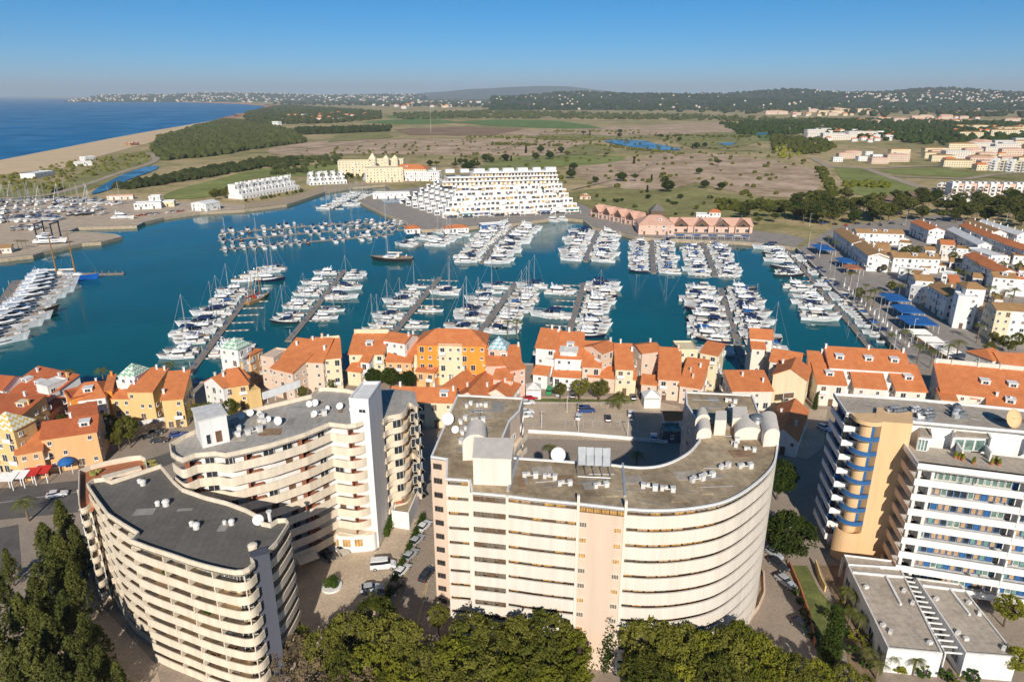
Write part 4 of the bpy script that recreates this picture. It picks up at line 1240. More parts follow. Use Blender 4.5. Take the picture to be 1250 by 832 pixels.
# ================================================================== HOUSES
rH = random.Random(5)
ORD = ['first', 'second', 'third', 'fourth', 'fifth', 'sixth', 'seventh', 'eighth', 'ninth', 'tenth', '11th', '12th', '13th', '14th', '15th', '16th', '17th', '18th', '19th', '20th'] + ['%dth' % k if k % 10 not in (1, 2, 3) else '%d%s' % (k, {1: 'st', 2: 'nd', 3: 'rd'}[k % 10]) for k in range(21, 60)]
WIN_H = {}
def block(root, b, n_ord=0):
    """one volume of a house.
    b: u0,v0,u1,v1 = where its front eave line is surveyed, h eave height, d depth, r roof kind, rh rise, w wall, t tile"""
    h, d = b['h'], b['d']
    if 'pts' in b: p0, p1 = b['pts']
    else: p0, p1 = P(b['u0'], b['v0'], h), P(b['u1'], b['v1'], h)
    e = (p1 - p0).normalized(); n = Vector((-e.y, e.x))
    if n.y < 0 and not b.get('turn'): n = -n
    w = (p1 - p0).length
    an = math.atan2(e.y, e.x)
    ez = b.get('z', 0.0)
    k = b.get('r', 'shed'); rh = b.get('rh', 2.2)
    wallm = M[b.get('w', 'white')]; tm = M[b.get('t', 'tile')]
    def W(s, t, z): 
        q = p0 + e * s + n * t; return (q.x, q.y, z)
    mb = MB(); rf = MB(); o = .35; th = .22
    if k == 'shed':
        mb.add([W(0, 0, ez), W(w, 0, ez), W(w, d, ez), W(0, d, ez), W(0, 0, h), W(w, 0, h), W(w, d, h + rh), W(0, d, h + rh)], [(0, 3, 2, 1), (4, 5, 6, 7), (0, 1, 5, 4), (1, 2, 6, 5), (2, 3, 7, 6), (3, 0, 4, 7)])
        sl = rh / d
        rf.add([W(-o, -o, h - o * sl + .02), W(w + o, -o, h - o * sl + .02), W(w + o, d + .1, h + rh + .02), W(-o, d + .1, h + rh + .02)] + [W(-o, -o, h - o * sl + th), W(w + o, -o, h - o * sl + th), W(w + o, d + .1, h + rh + th), W(-o, d + .1, h + rh + th)], [(0, 3, 2, 1), (4, 5, 6, 7), (0, 1, 5, 4), (1, 2, 6, 5), (2, 3, 7, 6), (3, 0, 4, 7)])
        if b.get('pw'):      # parapet wall behind the ridge
            mb.add([W(-.1, d, h), W(w + .1, d, h), W(w + .1, d + .4, h), W(-.1, d + .4, h), W(-.1, d, h + rh + b['pw']), W(w + .1, d, h + rh + b['pw']), W(w + .1, d + .4, h + rh + b['pw']), W(-.1, d + .4, h + rh + b['pw'])], [(0, 3, 2, 1), (4, 5, 6, 7), (0, 1, 5, 4), (1, 2, 6, 5), (2, 3, 7, 6), (3, 0, 4, 7)])
    elif k in ('gable', 'gablex', 'hip'):
        along = k != 'gablex'
        L, D = (w, d) if along else (d, w)
        def V(s, t, z): return W(s, t, z) if along else W(t, s, z)
        fl = (lambda q: q) if along else (lambda q: tuple(reversed(q)))
        hp = min(D * .5, L * .35) if k == 'hip' else 0
        F = [(0, 3, 2, 1), (0, 1, 5, 4), (1, 2, 6, 5), (2, 3, 7, 6), (3, 0, 4, 7)]
        mb.add([V(0, 0, ez), V(L, 0, ez), V(L, D, ez), V(0, D, ez), V(0, 0, h), V(L, 0, h), V(L, D, h), V(0, D, h)] + ([V(0, D / 2, h + rh), V(L, D / 2, h + rh)] if not hp else []), [fl(q) for q in F + ([(5, 6, 9), (7, 4, 8), (4, 5, 9, 8), (6, 7, 8, 9)] if not hp else [(4, 5, 6, 7)])])
        sl = rh / (D / 2)
        for zz, flip in ((0.02, False), (th, True)): pass
        a = [V(-o, -o, h - o * sl), V(L + o, -o, h - o * sl), V(L + o, D + o, h - o * sl), V(-o, D + o, h - o * sl), V(-o + hp, D / 2, h + rh), V(L + o - hp, D / 2, h + rh)]
        lo = [(x, y, z + .02) for x, y, z in a]; hi = [(x, y, z + th) for x, y, z in a]
        up = [(0, 1, 5, 4), (2, 3, 4, 5)] + ([(1, 2, 5), (3, 0, 4)] if hp else [])
        rf.add(lo + hi, [fl(tuple(reversed(q))) for q in up] + [fl(tuple(i + 6 for i in q)) for q in up])
        if hp: ring = [0, 1, 2, 3]
        else: ring = [0, 1, 5, 2, 3, 4]
        rf.add(lo + hi, [fl((ring[i], ring[(i + 1) % len(ring)], ring[(i + 1) % len(ring)] + 6, ring[i] + 6)) for i in range(len(ring))])
    elif k == 'pyr':
        mb.box(W(w / 2, d / 2, (h + ez) / 2), (w, d, h - ez), an)
        a = [W(-.3, -.3, h + .02), W(w + .3, -.3, h + .02), W(w + .3, d + .3, h + .02), W(-.3, d + .3, h + .02), W(w / 2, d / 2, h + rh)]
        rf.add(a, [(0, 3, 2, 1), (0, 1, 4), (1, 2, 4), (2, 3, 4), (3, 0, 4)])
    else:  # flat with parapet
        mb.box(W(w / 2, d / 2, (h + ez) / 2), (w, d, h - ez), an)
        q = [Vector(W(0, 0, 0)[:2]), Vector(W(w, 0, 0)[:2]), Vector(W(w, d, 0)[:2]), Vector(W(0, d, 0)[:2])]
        rf.ribbon(ccw(q), .25, h + .005, h + .5, closed=True)
        rf.prism(offset(ccw(q), .26, True), h + .004, h + .1)
        tm = M[b.get('t', 'white_dirty')]
    wl = mb.build('wall', wallm, root)
    if rf.v:
        ro = rf.build('roof', tm, root)
    if b.get('gl'):   # terrace glazing etc.
        pass
    # windows, floor by floor, front and sides
    fl_h = 2.85
    nf = max(1, int((h - ez + .3) / fl_h))
    sp = b.get('sp', 2.3)
    frame = b.get('fr', 'white'); 
    for side in ('f', 'l', 'r', 'b'):
        if side in b.get('no', ''): continue
        if side in 'fb': LL, mk = w, (lambda s, tt: p0 + e * s + n * (0 if side == 'f' else d))
        else: LL, mk = d, (lambda s, tt: p0 + n * s + e * (0 if side == 'l' else w))
        nc = int(LL / sp)
        if nc < 1: continue
        aa = {'f': an, 'b': an + PI, 'l': an - PI / 2, 'r': an + PI / 2}[side]
        if n.cross(e) > 0 : aa = {'f': an + PI, 'b': an, 'l': an + PI / 2, 'r': an - PI / 2}[side]
        out = Vector((math.sin(aa), -math.cos(aa)))
        for f in range(nf):
            z = h - fl_h * (f + 1) + .95
            if z < ez + .3: continue
            for c in range(nc):
                if rH.random() < b.get('skip', .16): continue
                s = (c + .5) * LL / nc + rH.uniform(-.2, .2)
                big = rH.random() < .25
                me = wmesh(1.4 if big else .9, 1.9 if big else 1.1, frame, 'glass' if rH.random() < .75 else 'shade_brown', 1, not big)
                put('window', me, root, mk(s, 0) + out * .05, z - (.7 if big else 0), aa)
                if big and z > 3 and rH.random() < .5:
                    q = mk(s, 0) + out * .5
                    bal = MB().box((q.x, q.y, z - .8), (2.2, .95, .18), aa)
                    q2 = mk(s, 0) + out * .95
                    bal.box((q2.x, q2.y, z - .26), (2.2, .1, .9), aa)
                    bal.build('balcony', M['white'], root)
    # dormers on the wider roofs, doors at street level
    if k in ('shed', 'gable', 'hip') and w > 7.5 and d > 6.5 and ez == 0 and b.get('t', 'tile').startswith('tile') and not b.get('turn'):
        run = d if k == 'shed' else d / 2
        for j in range(int(w / 5.5)):
            if rH.random() < .45: continue
            s_ = w * (j + .5) / int(w / 5.5) + rH.uniform(-.5, .5); t_ = run * .42
            if k == 'hip' and (s_ < w * .3 or s_ > w * .7): continue
            zt = h + rh * t_ / run; q = p0 + e * s_ + n * (t_ + .7)
            dm = MB().box((q.x, q.y, zt + .35), (2.2, 2.2, 1.5), an).box((q.x, q.y, zt + 1.17), (2.5, 2.5, .12), an).build('dormer', M['white' if b.get('w') != 'yellow' else 'pale_yellow'], root)
            put('window', wmesh(1.4, .9, 'white', 'glass', 1), dm, q - n * 1.14, zt + .1, an)
    if ez == 0 and w > 5:
        for j in range(max(1, int(w / 7))):
            put('door', wmesh(1.2, 2.2, 'shade_brown', 'shade_brown', 0), root, p0 + e * (w * (j + rH.uniform(.3, .7)) / max(1, int(w / 7))) - n * .06, .05, an)
    # chimneys stand on the roof
    for (s, t) in b.get('ch', ()):
        x, y, _ = W(s * w, t * d, 0)
        zt = h + (rh * t if k == 'shed' else rh * (1 - abs(2 * t - 1)) if k in ('gable', 'hip') else rh * (1 - abs(2 * s - 1)))
        cs_ = rH.uniform(.45, .62); MB().box((x, y, zt + .45), (cs_, cs_, 1.9), an).box((x, y, zt + 1.46), (cs_ + .2, cs_ + .2, .1), an).build('chimney', M['white' if rH.random() < .6 else b.get('cw', b.get('w', 'white'))], root)
    return p0, e, n, w

def house(label, blocks, cat='house', name='house', group=None):
    b = blocks[0]
    p = b['pts'][0] if 'pts' in b else P(b['u0'], b['v0'], b['h'])
    root = thing(name, label, cat, (p.x, p.y, 0), 0, group)
    for q in blocks: block(root, q)
    return root
def bk(u0, v0, u1, v1, h, d, r='shed', rh=2.2, w='white', t='tile', **kw):
    return dict(u0=u0, v0=v0, u1=u1, v1=v1, h=h, d=d, r=r, rh=rh, w=w, t=t, **kw)

# ---- the quay row, seen from the sea side to the village side
house('reddish-roofed white house at the corner of the quay, by the big yachts', [bk(-40, 472, 3, 476, 8, 9, 'gable', 2.2, 'white', 'tile_red'), bk(4, 477, 54, 489, 6.5, 11, 'shed', 3.4, 'white', 'tile_red', ch=((.15, .8), (.7, .8), (.85, .85)), cw='yellow'), bk(20, 502, 60, 505, 4.5, 7, 'shed', 1.6, 'pinkish', 'tile_red'), bk(44, 470, 58, 473, 9.5, 6, 'flat', 0, 'white', 'white_dirty')])
H2 = house('long orange shop house with street awnings and a blue domed canopy', [bk(50, 536, 117.5, 526, 9, 10, 'gable', 2.2, 'orange_wall', 'tile_red', ch=((.5, .5),)), bk(19.4, 554.6, 51, 548.5, 7.2, 8, 'shed', 2.6, 'orange_wall', 'tile', ch=((.3, .8),)), bk(-60, 545, 19, 534, 9.5, 10, 'flat', 0, 'orange_wall', 'orange_wall'), bk(85, 515, 118, 509, 8.0, 7, 'shed', 1.5, 'orange_wall', 'tile_red')])
house('yellow turret house with striped pyramid roof beside the orange shop house', [bk(-22, 522, 16, 526, 12.5, 6, 'pyr', 3.2, 'yellow', 'yellow_roof'), bk(-30, 505, 26, 507, 10, 9, 'shed', 1.5, 'yellow', 'tile_red', ch=((.9, .5), (.6, .9)))])
house('orange and white hip-roofed house beside the two street trees', [bk(78, 478, 86, 488, 9, 10, 'flat', 0, 'orange_deep', 'tile_red', no='lr'), bk(87, 489, 128, 484, 8.5, 11, 'hip', 2.6, 'white', 'tile', ch=((.55, .9),), cw='orange_wall'), bk(128, 477, 136, 476, 9.2, 9, 'shed', 1.2, 'orange_deep', 'tile', ch=((.5, .9),))])
house('yellow house row with white tower under a green zigzag pyramid', [bk(135, 486, 159, 486, 7, 8, 'shed', 2.4, 'yellow', 'tile'), bk(155, 478, 186, 478, 9, 10, 'shed', 2.8, 'yellow', 'tile', ch=((.1, .3), (.95, .9), (.6, .95))), bk(144, 459, 164, 460, 12, 6.5, 'pyr', 2.8, 'white', 'green_roof'), bk(142, 466, 165, 467, 10.2, 6, 'flat', 0, 'white', 'white'), bk(187, 466, 200, 463, 9.8, 7, 'shed', 1.6, 'pale_yellow', 'tile'), bk(197, 488, 223, 486, 8.3, 11, 'shed', 3.8, 'yellow', 'tile', ch=((.05, .2), (.75, .95)), cw='white')])
house('white gabled house with mustard wing and green zigzag tower', [bk(249, 466, 272, 473, 7.8, 9, 'gablex', 2.2, 'white', 'tile', ch=((.2, .3),)), bk(272, 473, 303, 468, 7.5, 11, 'hip', 3.2, 'yellow', 'tile', ch=((.1, .3), (.9, .5))), bk(268, 424, 290, 427, 13.2, 6, 'pyr', 2.8, 'white', 'green_roof'), bk(290, 432, 305, 434, 10, 6, 'pyr', 1.4, 'orange_wall', 'tile'), bk(303, 480, 318, 476, 5.2, 7, 'flat', 0, 'yellow', 'yellow')])
house('long peach apartment house with four stepped tile roofs', [bk(331, 449, 357, 455, 9, 9, 'shed', 3.0, 'peach', 'tile'), bk(318, 436, 334, 438, 10.2, 8, 'flat', 0, 'peach', 'peach'), bk(345, 434, 368, 437, 11, 8, 'shed', 3.0, 'peach', 'tile', ch=((.3, .6), (.9, .95))), bk(367, 441, 394, 442, 10.5, 10, 'shed', 4.0, 'peach', 'tile', ch=((.85, .5), (.5, 1.0))), bk(393, 438, 416, 436, 11, 9, 'shed', 3.0, 'pale_yellow', 'tile', pw=.9, ch=((.4, 1.0),))])
house('yellow house with tiled roof behind a back parapet, beside the round street trees', [bk(426, 432, 468, 432, 9, 9.5, 'shed', 3.4, 'pale_yellow', 'tile', pw=1.5, ch=((.02, 1), (.55, 1))), bk(424, 452, 440, 454, 4.8, 5, 'shed', 1.8, 'pale_yellow', 'tile'), bk(440, 441, 450, 442, 7.6, 5, 'shed', 2.0, 'white', 'tile')])
house('white house with orange annexe between the yellow and the bright orange house', [bk(468, 415, 494, 419, 12, 8, 'gable', 1.5, 'white', 'tile', ch=((.85, .9), (.95, .4))), bk(471, 441, 502, 442, 6.6, 8, 'shed', 2.6, 'orange_wall', 'tile'), bk(494, 431, 509, 432, 8.2, 8, 'shed', 3.2, 'pale_yellow', 'tile')])
house('bright orange four-storey apartment house with wide hip roof', [bk(509, 420, 593, 421.5, 13.2, 11, 'hip', 3.2, 'orange_deep', 'tile', sp=2.4, skip=.15, ch=((.25, .95), (.72, .95)), cw='orange_wall'), bk(535, 421.6, 564, 422, 13.0, .5, 'flat', 0, 'pale_yellow', 'pale_yellow', no='lrb'), bk(508, 453, 530, 455, 5.2, 8, 'shed', 1.2, 'orange_wall', 'tile')])
house('long yellow two-storey house with arcade, beside the pale banded block', [bk(476, 489, 554, 491, 7.6, 8.5, 'gable', 2.3, 'pale_yellow', 'tile', sp=3.0, ch=((.12, .5), (.65, .6), (.97, .4)))])
house('low orange-roofed market hall before the bright orange house', [bk(524, 484, 549, 489, 4.6, 16, 'gablex', 3.2, 'ivory', 'tile', ch=((.3, .6), (.5, .9)))])
house('low salmon-roofed hall beside the pink turret house', [bk(553, 487, 590, 492, 4.4, 17, 'gablex', 2.8, 'ivory', 'tile', ch=((.2, .4), (.8, .5))), bk(590, 482, 622, 486, 4.2, 12, 'gablex', 2.4, 'ivory', 'tile', ch=((.6, .5),))])
house('pink turret house with teal zigzag pyramid roof', [bk(596, 426, 618, 427, 13, 6, 'pyr', 3.3, 'pinkish', 'teal_roof'), bk(594, 446, 636, 445, 9.5, 9, 'shed', 3.0, 'pinkish', 'tile', ch=((.98, .9),)), bk(602, 462, 624, 464, 7, 7, 'shed', 2.2, 'pinkish', 'tile'), bk(623, 452, 641, 449, 9, 8, 'shed', 2.4, 'pinkish', 'tile')])
house('long white house with two roof levels and dormer behind the parking trees', [bk(654, 424, 678, 426, 11.5, 9, 'shed', 3.4, 'white', 'tile', ch=((.55, .98), (.95, .95))), bk(677, 436.5, 711, 438, 9.4, 11, 'shed', 4.8, 'white', 'tile', ch=((.05, .9), (.45, 1.0))), bk(684, 429, 704, 430, 11.2, 3.5, 'shed', .5, 'white', 'white_dirty', z=9.4), bk(650.6, 456, 668, 458, 4.6, 4, 'shed', 1.3, 'white', 'tile'), bk(675, 459, 708, 461, 4.4, 4, 'shed', 1.3, 'white', 'tile')])
house('peach tower house with deep tile roof beside the long white house', [bk(711, 447, 733, 448, 7.8, 10, 'shed', 4.6, 'peach', 'tile'), bk(736, 431, 755, 424, 11.6, 8, 'gable', 1.2, 'peach', 'tile', ch=((1.0, .4),)), bk(718, 459, 752, 462, 4.8, 5, 'shed', 1.8, 'peach', 'tile')])
house('pale yellow end house with arched door behind the parking palm', [bk(752, 450, 773, 450.6, 8.4, 10, 'shed', 4.4, 'pale_yellow', 'tile', ch=((.35, 1.0), (1.0, .7)), cw='white'), bk(758, 462, 776, 463, 4.8, 4, 'shed', 1.4, 'pale_yellow', 'tile')])
house('peach corner house with tower across the alley from the parking palm', [bk(784, 431, 808, 428, 11, 8, 'gable', 1.2, 'peach', 'tile', ch=((.92, .8),)), bk(804, 462, 830, 464, 6.6, 13, 'shed', 5.2, 'peach', 'tile', ch=((.9, 1.0),)), bk(783, 468, 802, 470, 4.4, 4, 'shed', 1.4, 'peach', 'tile'), bk(830, 470, 856, 474, 5.6, 12, 'shed', 4.4, 'peach', 'tile', ch=((.3, .5), (.5, .3), (.7, .7)))])
house('cream tower house beside the dense double pontoon', [bk(828, 428, 852, 428, 11.5, 8, 'flat', 0, 'pale_yellow', 'pale_yellow'), bk(855, 430, 876, 434, 11.5, 7, 'shed', 1.5, 'pale_yellow', 'tile')])
house('stepped cream house with four small tile roofs at the water edge', [bk(916, 412, 943, 414, 12.5, 7, 'gable', 2.0, 'ivory', 'tile', ch=((.3, .6),)), bk(918, 425, 934, 426, 10.2, 5, 'shed', 1.6, 'ivory', 'tile'), bk(940, 440, 975, 446, 9.2, 9, 'gable', 2.4, 'ivory', 'tile'), bk(944, 457, 985, 464, 8.8, 10, 'gablex', 2.6, 'pale_yellow', 'tile', ch=((.15, .8),), skip=.85)])
house('low tile-roofed house with long roof falling towards the gravel lot', [bk(894, 477, 943, 477, 6, 9, 'shed', 2.6, 'ivory', 'tile', ch=((.4, .7), (.85, .4))), bk(936, 530, 974, 538, 4.6, 20, 'gablex', 2.6, 'white', 'tile', ch=((.2, .6), (.8, .3)))])
house('long white terrace with one broad back roof and three front roofs', [bk(1013, 448, 1112, 454, 10, 8, 'shed', 3.6, 'white', 'tile', sp=3.2, ch=((.0, .9), (.55, .95), (.98, .9))), bk(998, 468, 1033, 470, 6.8, 8, 'shed', 3.2, 'ivory', 'tile', sp=3.2), bk(1043, 472, 1082, 475, 6.6, 8, 'shed', 3.2, 'ivory', 'tile', sp=3.2), bk(1094, 476, 1131, 478, 6.6, 10, 'shed', 4.2, 'ivory', 'tile', sp=3.2), bk(988, 447, 1010, 449, 9.2, 7, 'shed', 2.4, 'ivory', 'tile', ch=((.8, .9),)), bk(1028, 465, 1045, 466, 7.0, 5, 'flat', 0, 'white', 'white'), bk(1080, 469, 1096, 470, 7.0, 5, 'flat', 0, 'white', 'white')])
house('cream terrace with long parapet and dormers behind the white hotel', [bk(1149, 478, 1262, 490, 8.2, 11, 'shed', 4.4, 'ivory', 'tile', sp=3.2, pw=1.4, ch=((.02, 1.0), (.2, 1.0), (.5, 1.0), (.75, 1.0))), bk(1149, 487, 1168, 489, 7.2, 5, 'shed', 1.0, 'pale_yellow', 'tile', no='lr'), bk(1186, 486, 1200, 487, 7.2, 4, 'shed', 1.0, 'pale_yellow', 'tile', no='lr'), bk(1205, 498, 1262, 508, 6.4, 8, 'shed', 3.0, 'ivory', 'tile', ch=((.5, .5), (.2, .6)))])
# small things that belong to the quay row
K = P(825, 492, 3); X = house('small tile-roofed kiosk at the parking barrier', [bk(812, 512, 834, 512, 4.4, 5, 'gable', 1.2, 'white_dirty', 'tile', sp=1.6), bk(811, 527, 832, 527, 3.2, 4.2, 'flat', 0, 'lavender', 'glass_green')], 'kiosk', 'kiosk')
def tent(label, u, v, w, h, m):
    p = P(u, v, 0); X = thing('party_tent', label, 'tent', (p.x, p.y, 0))
    MB().add([(p.x - w / 2, p.y - w / 2, h), (p.x + w / 2, p.y - w / 2, h), (p.x + w / 2, p.y + w / 2, h), (p.x - w / 2, p.y + w / 2, h), (p.x, p.y, h + w * .35)], [(0, 1, 4), (1, 2, 4), (2, 3, 4), (3, 0, 4), (0, 3, 2, 1)]).build('canopy', M[m], X)
    for sx in (-1, 1):
        for sy in (-1, 1): MB().box((p.x + sx * w * .46, p.y + sy * w * .46, h / 2 - .03), (.15, .15, h - .06)).build('pole', M['white'], X)
    MB().box((p.x, p.y, h * .42), (w * .88, w * .88, h * .84)).build('side_panel', M['white'], X)
tent('white party tent with pointed roof beside the pink turret house', 651, 484, 4.6, 3.2, 'white_dirty')
tent('white pavilion tent with roof dishes behind the parking palm', 794, 494, 5.0, 3.2, 'white')
tent('white tent beside the cream gable wall with the picture panel', 966, 506, 4.6, 3.0, 'white')
p0 = P(961, 481, 5.0); X = thing('picture_panel', 'dark framed picture panel on the cream gable wall', 'sign', (p0.x, p0.y - .3, 3.6))
MB().box((p0.x + .3, p0.y - .35, 4.8), (3.4, .12, 1.9), .15).build('frame', M['white'], X); MB().box((p0.x + .3, p0.y - .43, 4.8), (3.1, .06, 1.6), .15).build('panel', M['shade_brown'], X)
# street awnings and blue dome before the orange shop house
for i, (u, v, m, lb) in enumerate(((8, 583, 'white', 'white street awning with blue lettering band'), (22, 580, 'white', 'plain white street awning'), (36, 577, 'red', 'red and white street awning'), (50, 574, 'red', 'plain red street awning'))):
    p = P(u, v, 2.7); X = thing('awning', lb + ' before the orange shop house', 'awning', (p.x, p.y, 0))
    MB().add([(p.x - 1.9, p.y - 1.3, 2.5), (p.x + 1.9, p.y - 1.0, 2.5), (p.x + 1.9, p.y + 1.6, 3.3), (p.x - 1.9, p.y + 1.3, 3.3), (p.x - 1.9, p.y - 1.3, 2.42), (p.x + 1.9, p.y - 1.0, 2.42), (p.x + 1.9, p.y + 1.6, 3.2), (p.x - 1.9, p.y + 1.3, 3.2)], [(0, 1, 2, 3), (7, 6, 5, 4), (0, 4, 5, 1), (2, 6, 7, 3), (1, 5, 6, 2), (0, 3, 7, 4)]).build('canopy', M[m], X)
    for sx in (-1.7, 1.7): MB().box((p.x + sx, p.y - 1.0, 1.22), (.2, .2, 2.4)).build('post', M['white'], X)
p = P(84, 576, 0); X = thing('domed_canopy', 'blue domed canopy over the entrance beside the orange shop house', 'canopy', (p.x, p.y, 0))
MB().dome((p.x, p.y, 2.6), 1.9, 1.3, 14, 5).build('canopy', M['blue_canvas'], X, True)
for sx in (-1.5, 1.5): MB().box((p.x + sx, p.y - .7, 1.3), (.12, .12, 2.6)).build('post', M['white'], X)

# ---- the village beyond the promenade
def vrow(u0, v0, u1, v1, h, d, t='tile_tan', w='white', **kw): return bk(u0, v0, u1, v1, h, d, 'gable', 1.6, w, t, sp=3.0, **kw)
def street_row(label, u0, v0, u1, v1, h, depth, t, w='white', n=3, r='gable'):
    """terrace running along a street: u0,v0 near left eave corner, u1,v1 far left eave corner, windows on both long sides"""
    a, b = P(u0, v0, h), P(u1, v1, h)
    house(label, [dict(pts=(a, b), h=h, d=depth, r=r, rh=1.7, w=w, t=t, sp=2.8, skip=.12, turn=True, ch=tuple(((k + .5) / n, .6) for k in range(n)))])
# block() needs the room on the left/right chosen: rows run away from the camera, their room lies on the right
_old_block = block
def block(root, b, n_ord=0):
    if b.get('turn'):
        a, c = b['pts']; b = dict(b); b['pts'] = (c, a)      # reversed, so the left side is the village side
    return _old_block(root, b, n_ord)
street_row('tan-roofed white terrace above the blue awnings at the far promenade end', 1040, 297, 1018, 281, 7.5, 9, 'tile_tan')
street_row('pink-tan roofed white terrace with stacked balconies along the promenade', 1060, 312, 1042, 298, 8, 10, 'tile_tan')
house('long brown-roofed white building at the village edge below the pine wood', [vrow(1046, 284, 1104, 285.5, 6.5, 9, no='lr'), bk(1056, 292, 1110, 293, 3.4, 4, 'flat', 0, 'white', 'white')])
house('wide white building with brown roof and dormers, mid village', [vrow(1091, 314, 1148, 316, 7.5, 10), bk(1096, 321, 1146, 322, 4, 5, 'flat', 0, 'white', 'white')])
house('white house with tall blank front wall beside the tan-roofed promenade terrace', [bk(1060, 314, 1086, 316, 7, 11, 'gablex', 1.6, 'white', 'tile_tan', skip=.7)])
street_row('orange-roofed terrace with shaded flank behind the brown-roofed building', 1134, 281, 1112, 271, 8, 9, 'tile')
house('cream house with orange roof and long blank garden wall', [bk(1149, 298, 1166, 299, 7, 10, 'gable', 1.6, 'ivory', 'tile', skip=.8), bk(1150, 308, 1187, 311, 4.5, 5, 'flat', 0, 'ivory', 'white')])
street_row('white garden terrace with roof balconies below the pine wood', 1194, 299, 1156, 280, 5.5, 7, 'white', r='gable')
street_row('tan-roofed long terrace nearest the pine wood', 1211, 284, 1176, 270, 8.5, 8, 'tile_tan', n=5)
street_row('orange and tan roofed terrace with chimneys, second from the pine wood', 1204, 289, 1171, 275, 7, 7, 'tile', n=5)
street_row('orange-roofed terrace beside the palm garden', 1230, 299, 1205, 289, 7.5, 8, 'tile', n=3)
street_row('orange-roofed terrace end with white gable beside the palm garden', 1252, 306, 1226, 298, 7.5, 9, 'tile', n=3)
street_row('white-topped terrace behind the tan-roofed terraces', 1242, 287, 1192, 271, 8, 7, 'white', n=6)
street_row('blue-shaded orange-roofed house block in mid village, far half', 1196, 322, 1177, 311, 8, 9, 'tile', n=2)
street_row('blue-shaded orange-roofed house block in mid village, near half', 1219, 333, 1195, 322, 8, 9, 'tile', n=2)
house('brown-roofed white house facing the blue restaurant canopies', [bk(1118, 342, 1140, 343, 9, 9, 'gable', 1.5, 'white', 'tile_tan'), bk(1112, 349, 1126, 352, 7, 5, 'flat', 0, 'white', 'white')])
street_row('tan-roofed terrace with blue-shaded flank over the restaurant canopies', 1156, 362, 1134, 348, 9.5, 8, 'tile_tan', n=3)
house('tall white tower house with tan hip roof over the restaurant canopies', [bk(1180, 352, 1204, 353, 15, 9, 'hip', 1.4, 'white', 'tile_tan', skip=.6), bk(1170, 362, 1195, 364, 12.5, 7, 'flat', 0, 'white', 'white', skip=.7), bk(1196, 378, 1208, 380, 7.5, 6, 'shed', 1.8, 'white', 'tile_tan')])
house('white house with orange patio roofs between the tan terrace and the tower house', [bk(1160, 345, 1172, 346, 8, 8, 'shed', 1.8, 'orange_wall', 'tile'), bk(1150, 352, 1176, 357, 6.5, 6, 'shed', 1.5, 'white', 'tile_tan')])
house('yellow and white house with tall windows beyond the bare gardens', [bk(1217, 378, 1236, 379, 12, 10, 'gable', 1.4, 'pale_yellow', 'tile_tan', sp=2.2, skip=.1), bk(1236, 379, 1290, 383, 12, 10, 'gable', 1.4, 'white', 'tile_tan', sp=2.4, skip=.1), bk(1208, 399, 1290, 404, 4, 6, 'flat', 0, 'white', 'white')])
house('white house with brown roof and small windows above the palm trees', [bk(1213, 338, 1240, 340, 8.5, 9, 'gable', 1.4, 'white', 'tile_tan', sp=2.2), bk(1240, 340, 1275, 342, 8, 9, 'gable', 1.4, 'white', 'tile', sp=2.4)])
house('orange-roofed white house pair at the village edge of the quay row', [bk(1212, 440, 1232, 437, 7.5, 9, 'hip', 2, 'ivory', 'tile'), bk(1222, 444, 1290, 446, 7, 9, 'gable', 2, 'ivory', 'tile'), bk(1238, 459, 1290, 464, 5, 7, 'shed', 2, 'ivory', 'tile')])
for i_, (u_, v_) in enumerate(((1070, 303), (1078, 309), (1112, 333), (1124, 326), (1140, 324), (1160, 319), (1188, 338), (1205, 330), (1222, 313), (1238, 312), (1168, 303), (1098, 296), (1130, 305), (1244, 330), (1250, 350), (1186, 370), (1070, 300), (1212, 365), (1236, 395))):
    house('small white house tucked among the village terraces', [bk(u_, v_, u_ + rH.uniform(11, 17), v_ + rH.uniform(.4, 1.6), rH.choice((3.4, 4.6, 6.2)), rH.uniform(6, 9), rH.choice(('flat', 'flat', 'gable')), 1.3, 'white', 'tile_tan')], group='small white village houses')
house('white flat-roofed house among gardens below the garden terrace', [bk(1178, 303, 1210, 313, 5, 9, 'flat', 0, 'white', 'white')])
house('small white house beside the round palms in mid village', [bk(1150, 335, 1166, 337, 5.5, 8, 'flat', 0, 'white', 'white'), bk(1098, 329, 1130, 332, 5, 6, 'flat', 0, 'white', 'white')])
# blue restaurant canopies and pergolas on the promenade
def canopy(label, u, v, w, d, rz, m, h=3.4, n=4):
    p = P(u, v, h); X = thing('restaurant_canopy', label, 'canopy', (p.x, p.y, 0), rz)
    for k in range(n):
        x0 = -w / 2 + k * w / n; x1 = x0 + w / n - .15
        mb = MB().add([(x0, -d / 2, h), (x1, -d / 2, h), (x1, d / 2, h), (x0, d / 2, h), (x0, 0, h + .5), (x1, 0, h + .5), (x0, -d / 2, h - .1), (x1, -d / 2, h - .1), (x1, d / 2, h - .1), (x0, d / 2, h - .1)], [(0, 1, 5, 4), (4, 5, 2, 3), (6, 9, 8, 7), (0, 6, 7, 1), (2, 8, 9, 3), (1, 7, 8, 2, 5), (3, 9, 6, 0, 4)])
        link('canopy_panel', mb.mesh('canopy_panel', M[m]), X)
    for k in range(n + 1):
        for s in (-1, 1):
            link('post', MB().box((-w / 2 + k * w / n - .1, s * (d / 2 - .2), h / 2 - .06), (.12, .12, h - .12)).mesh('post', M['white']), X)
pd = P(1090, 360, 0) - P(1160, 405, 0); PA = math.atan2(pd.y, pd.x)
canopy('blue canopy at the far promenade end', 1005, 302, 16, 9, PA, 'blue_canvas')
canopy('blue canopy beside the orange canopy', 1033, 318, 12, 8, PA, 'blue_canvas', n=3)
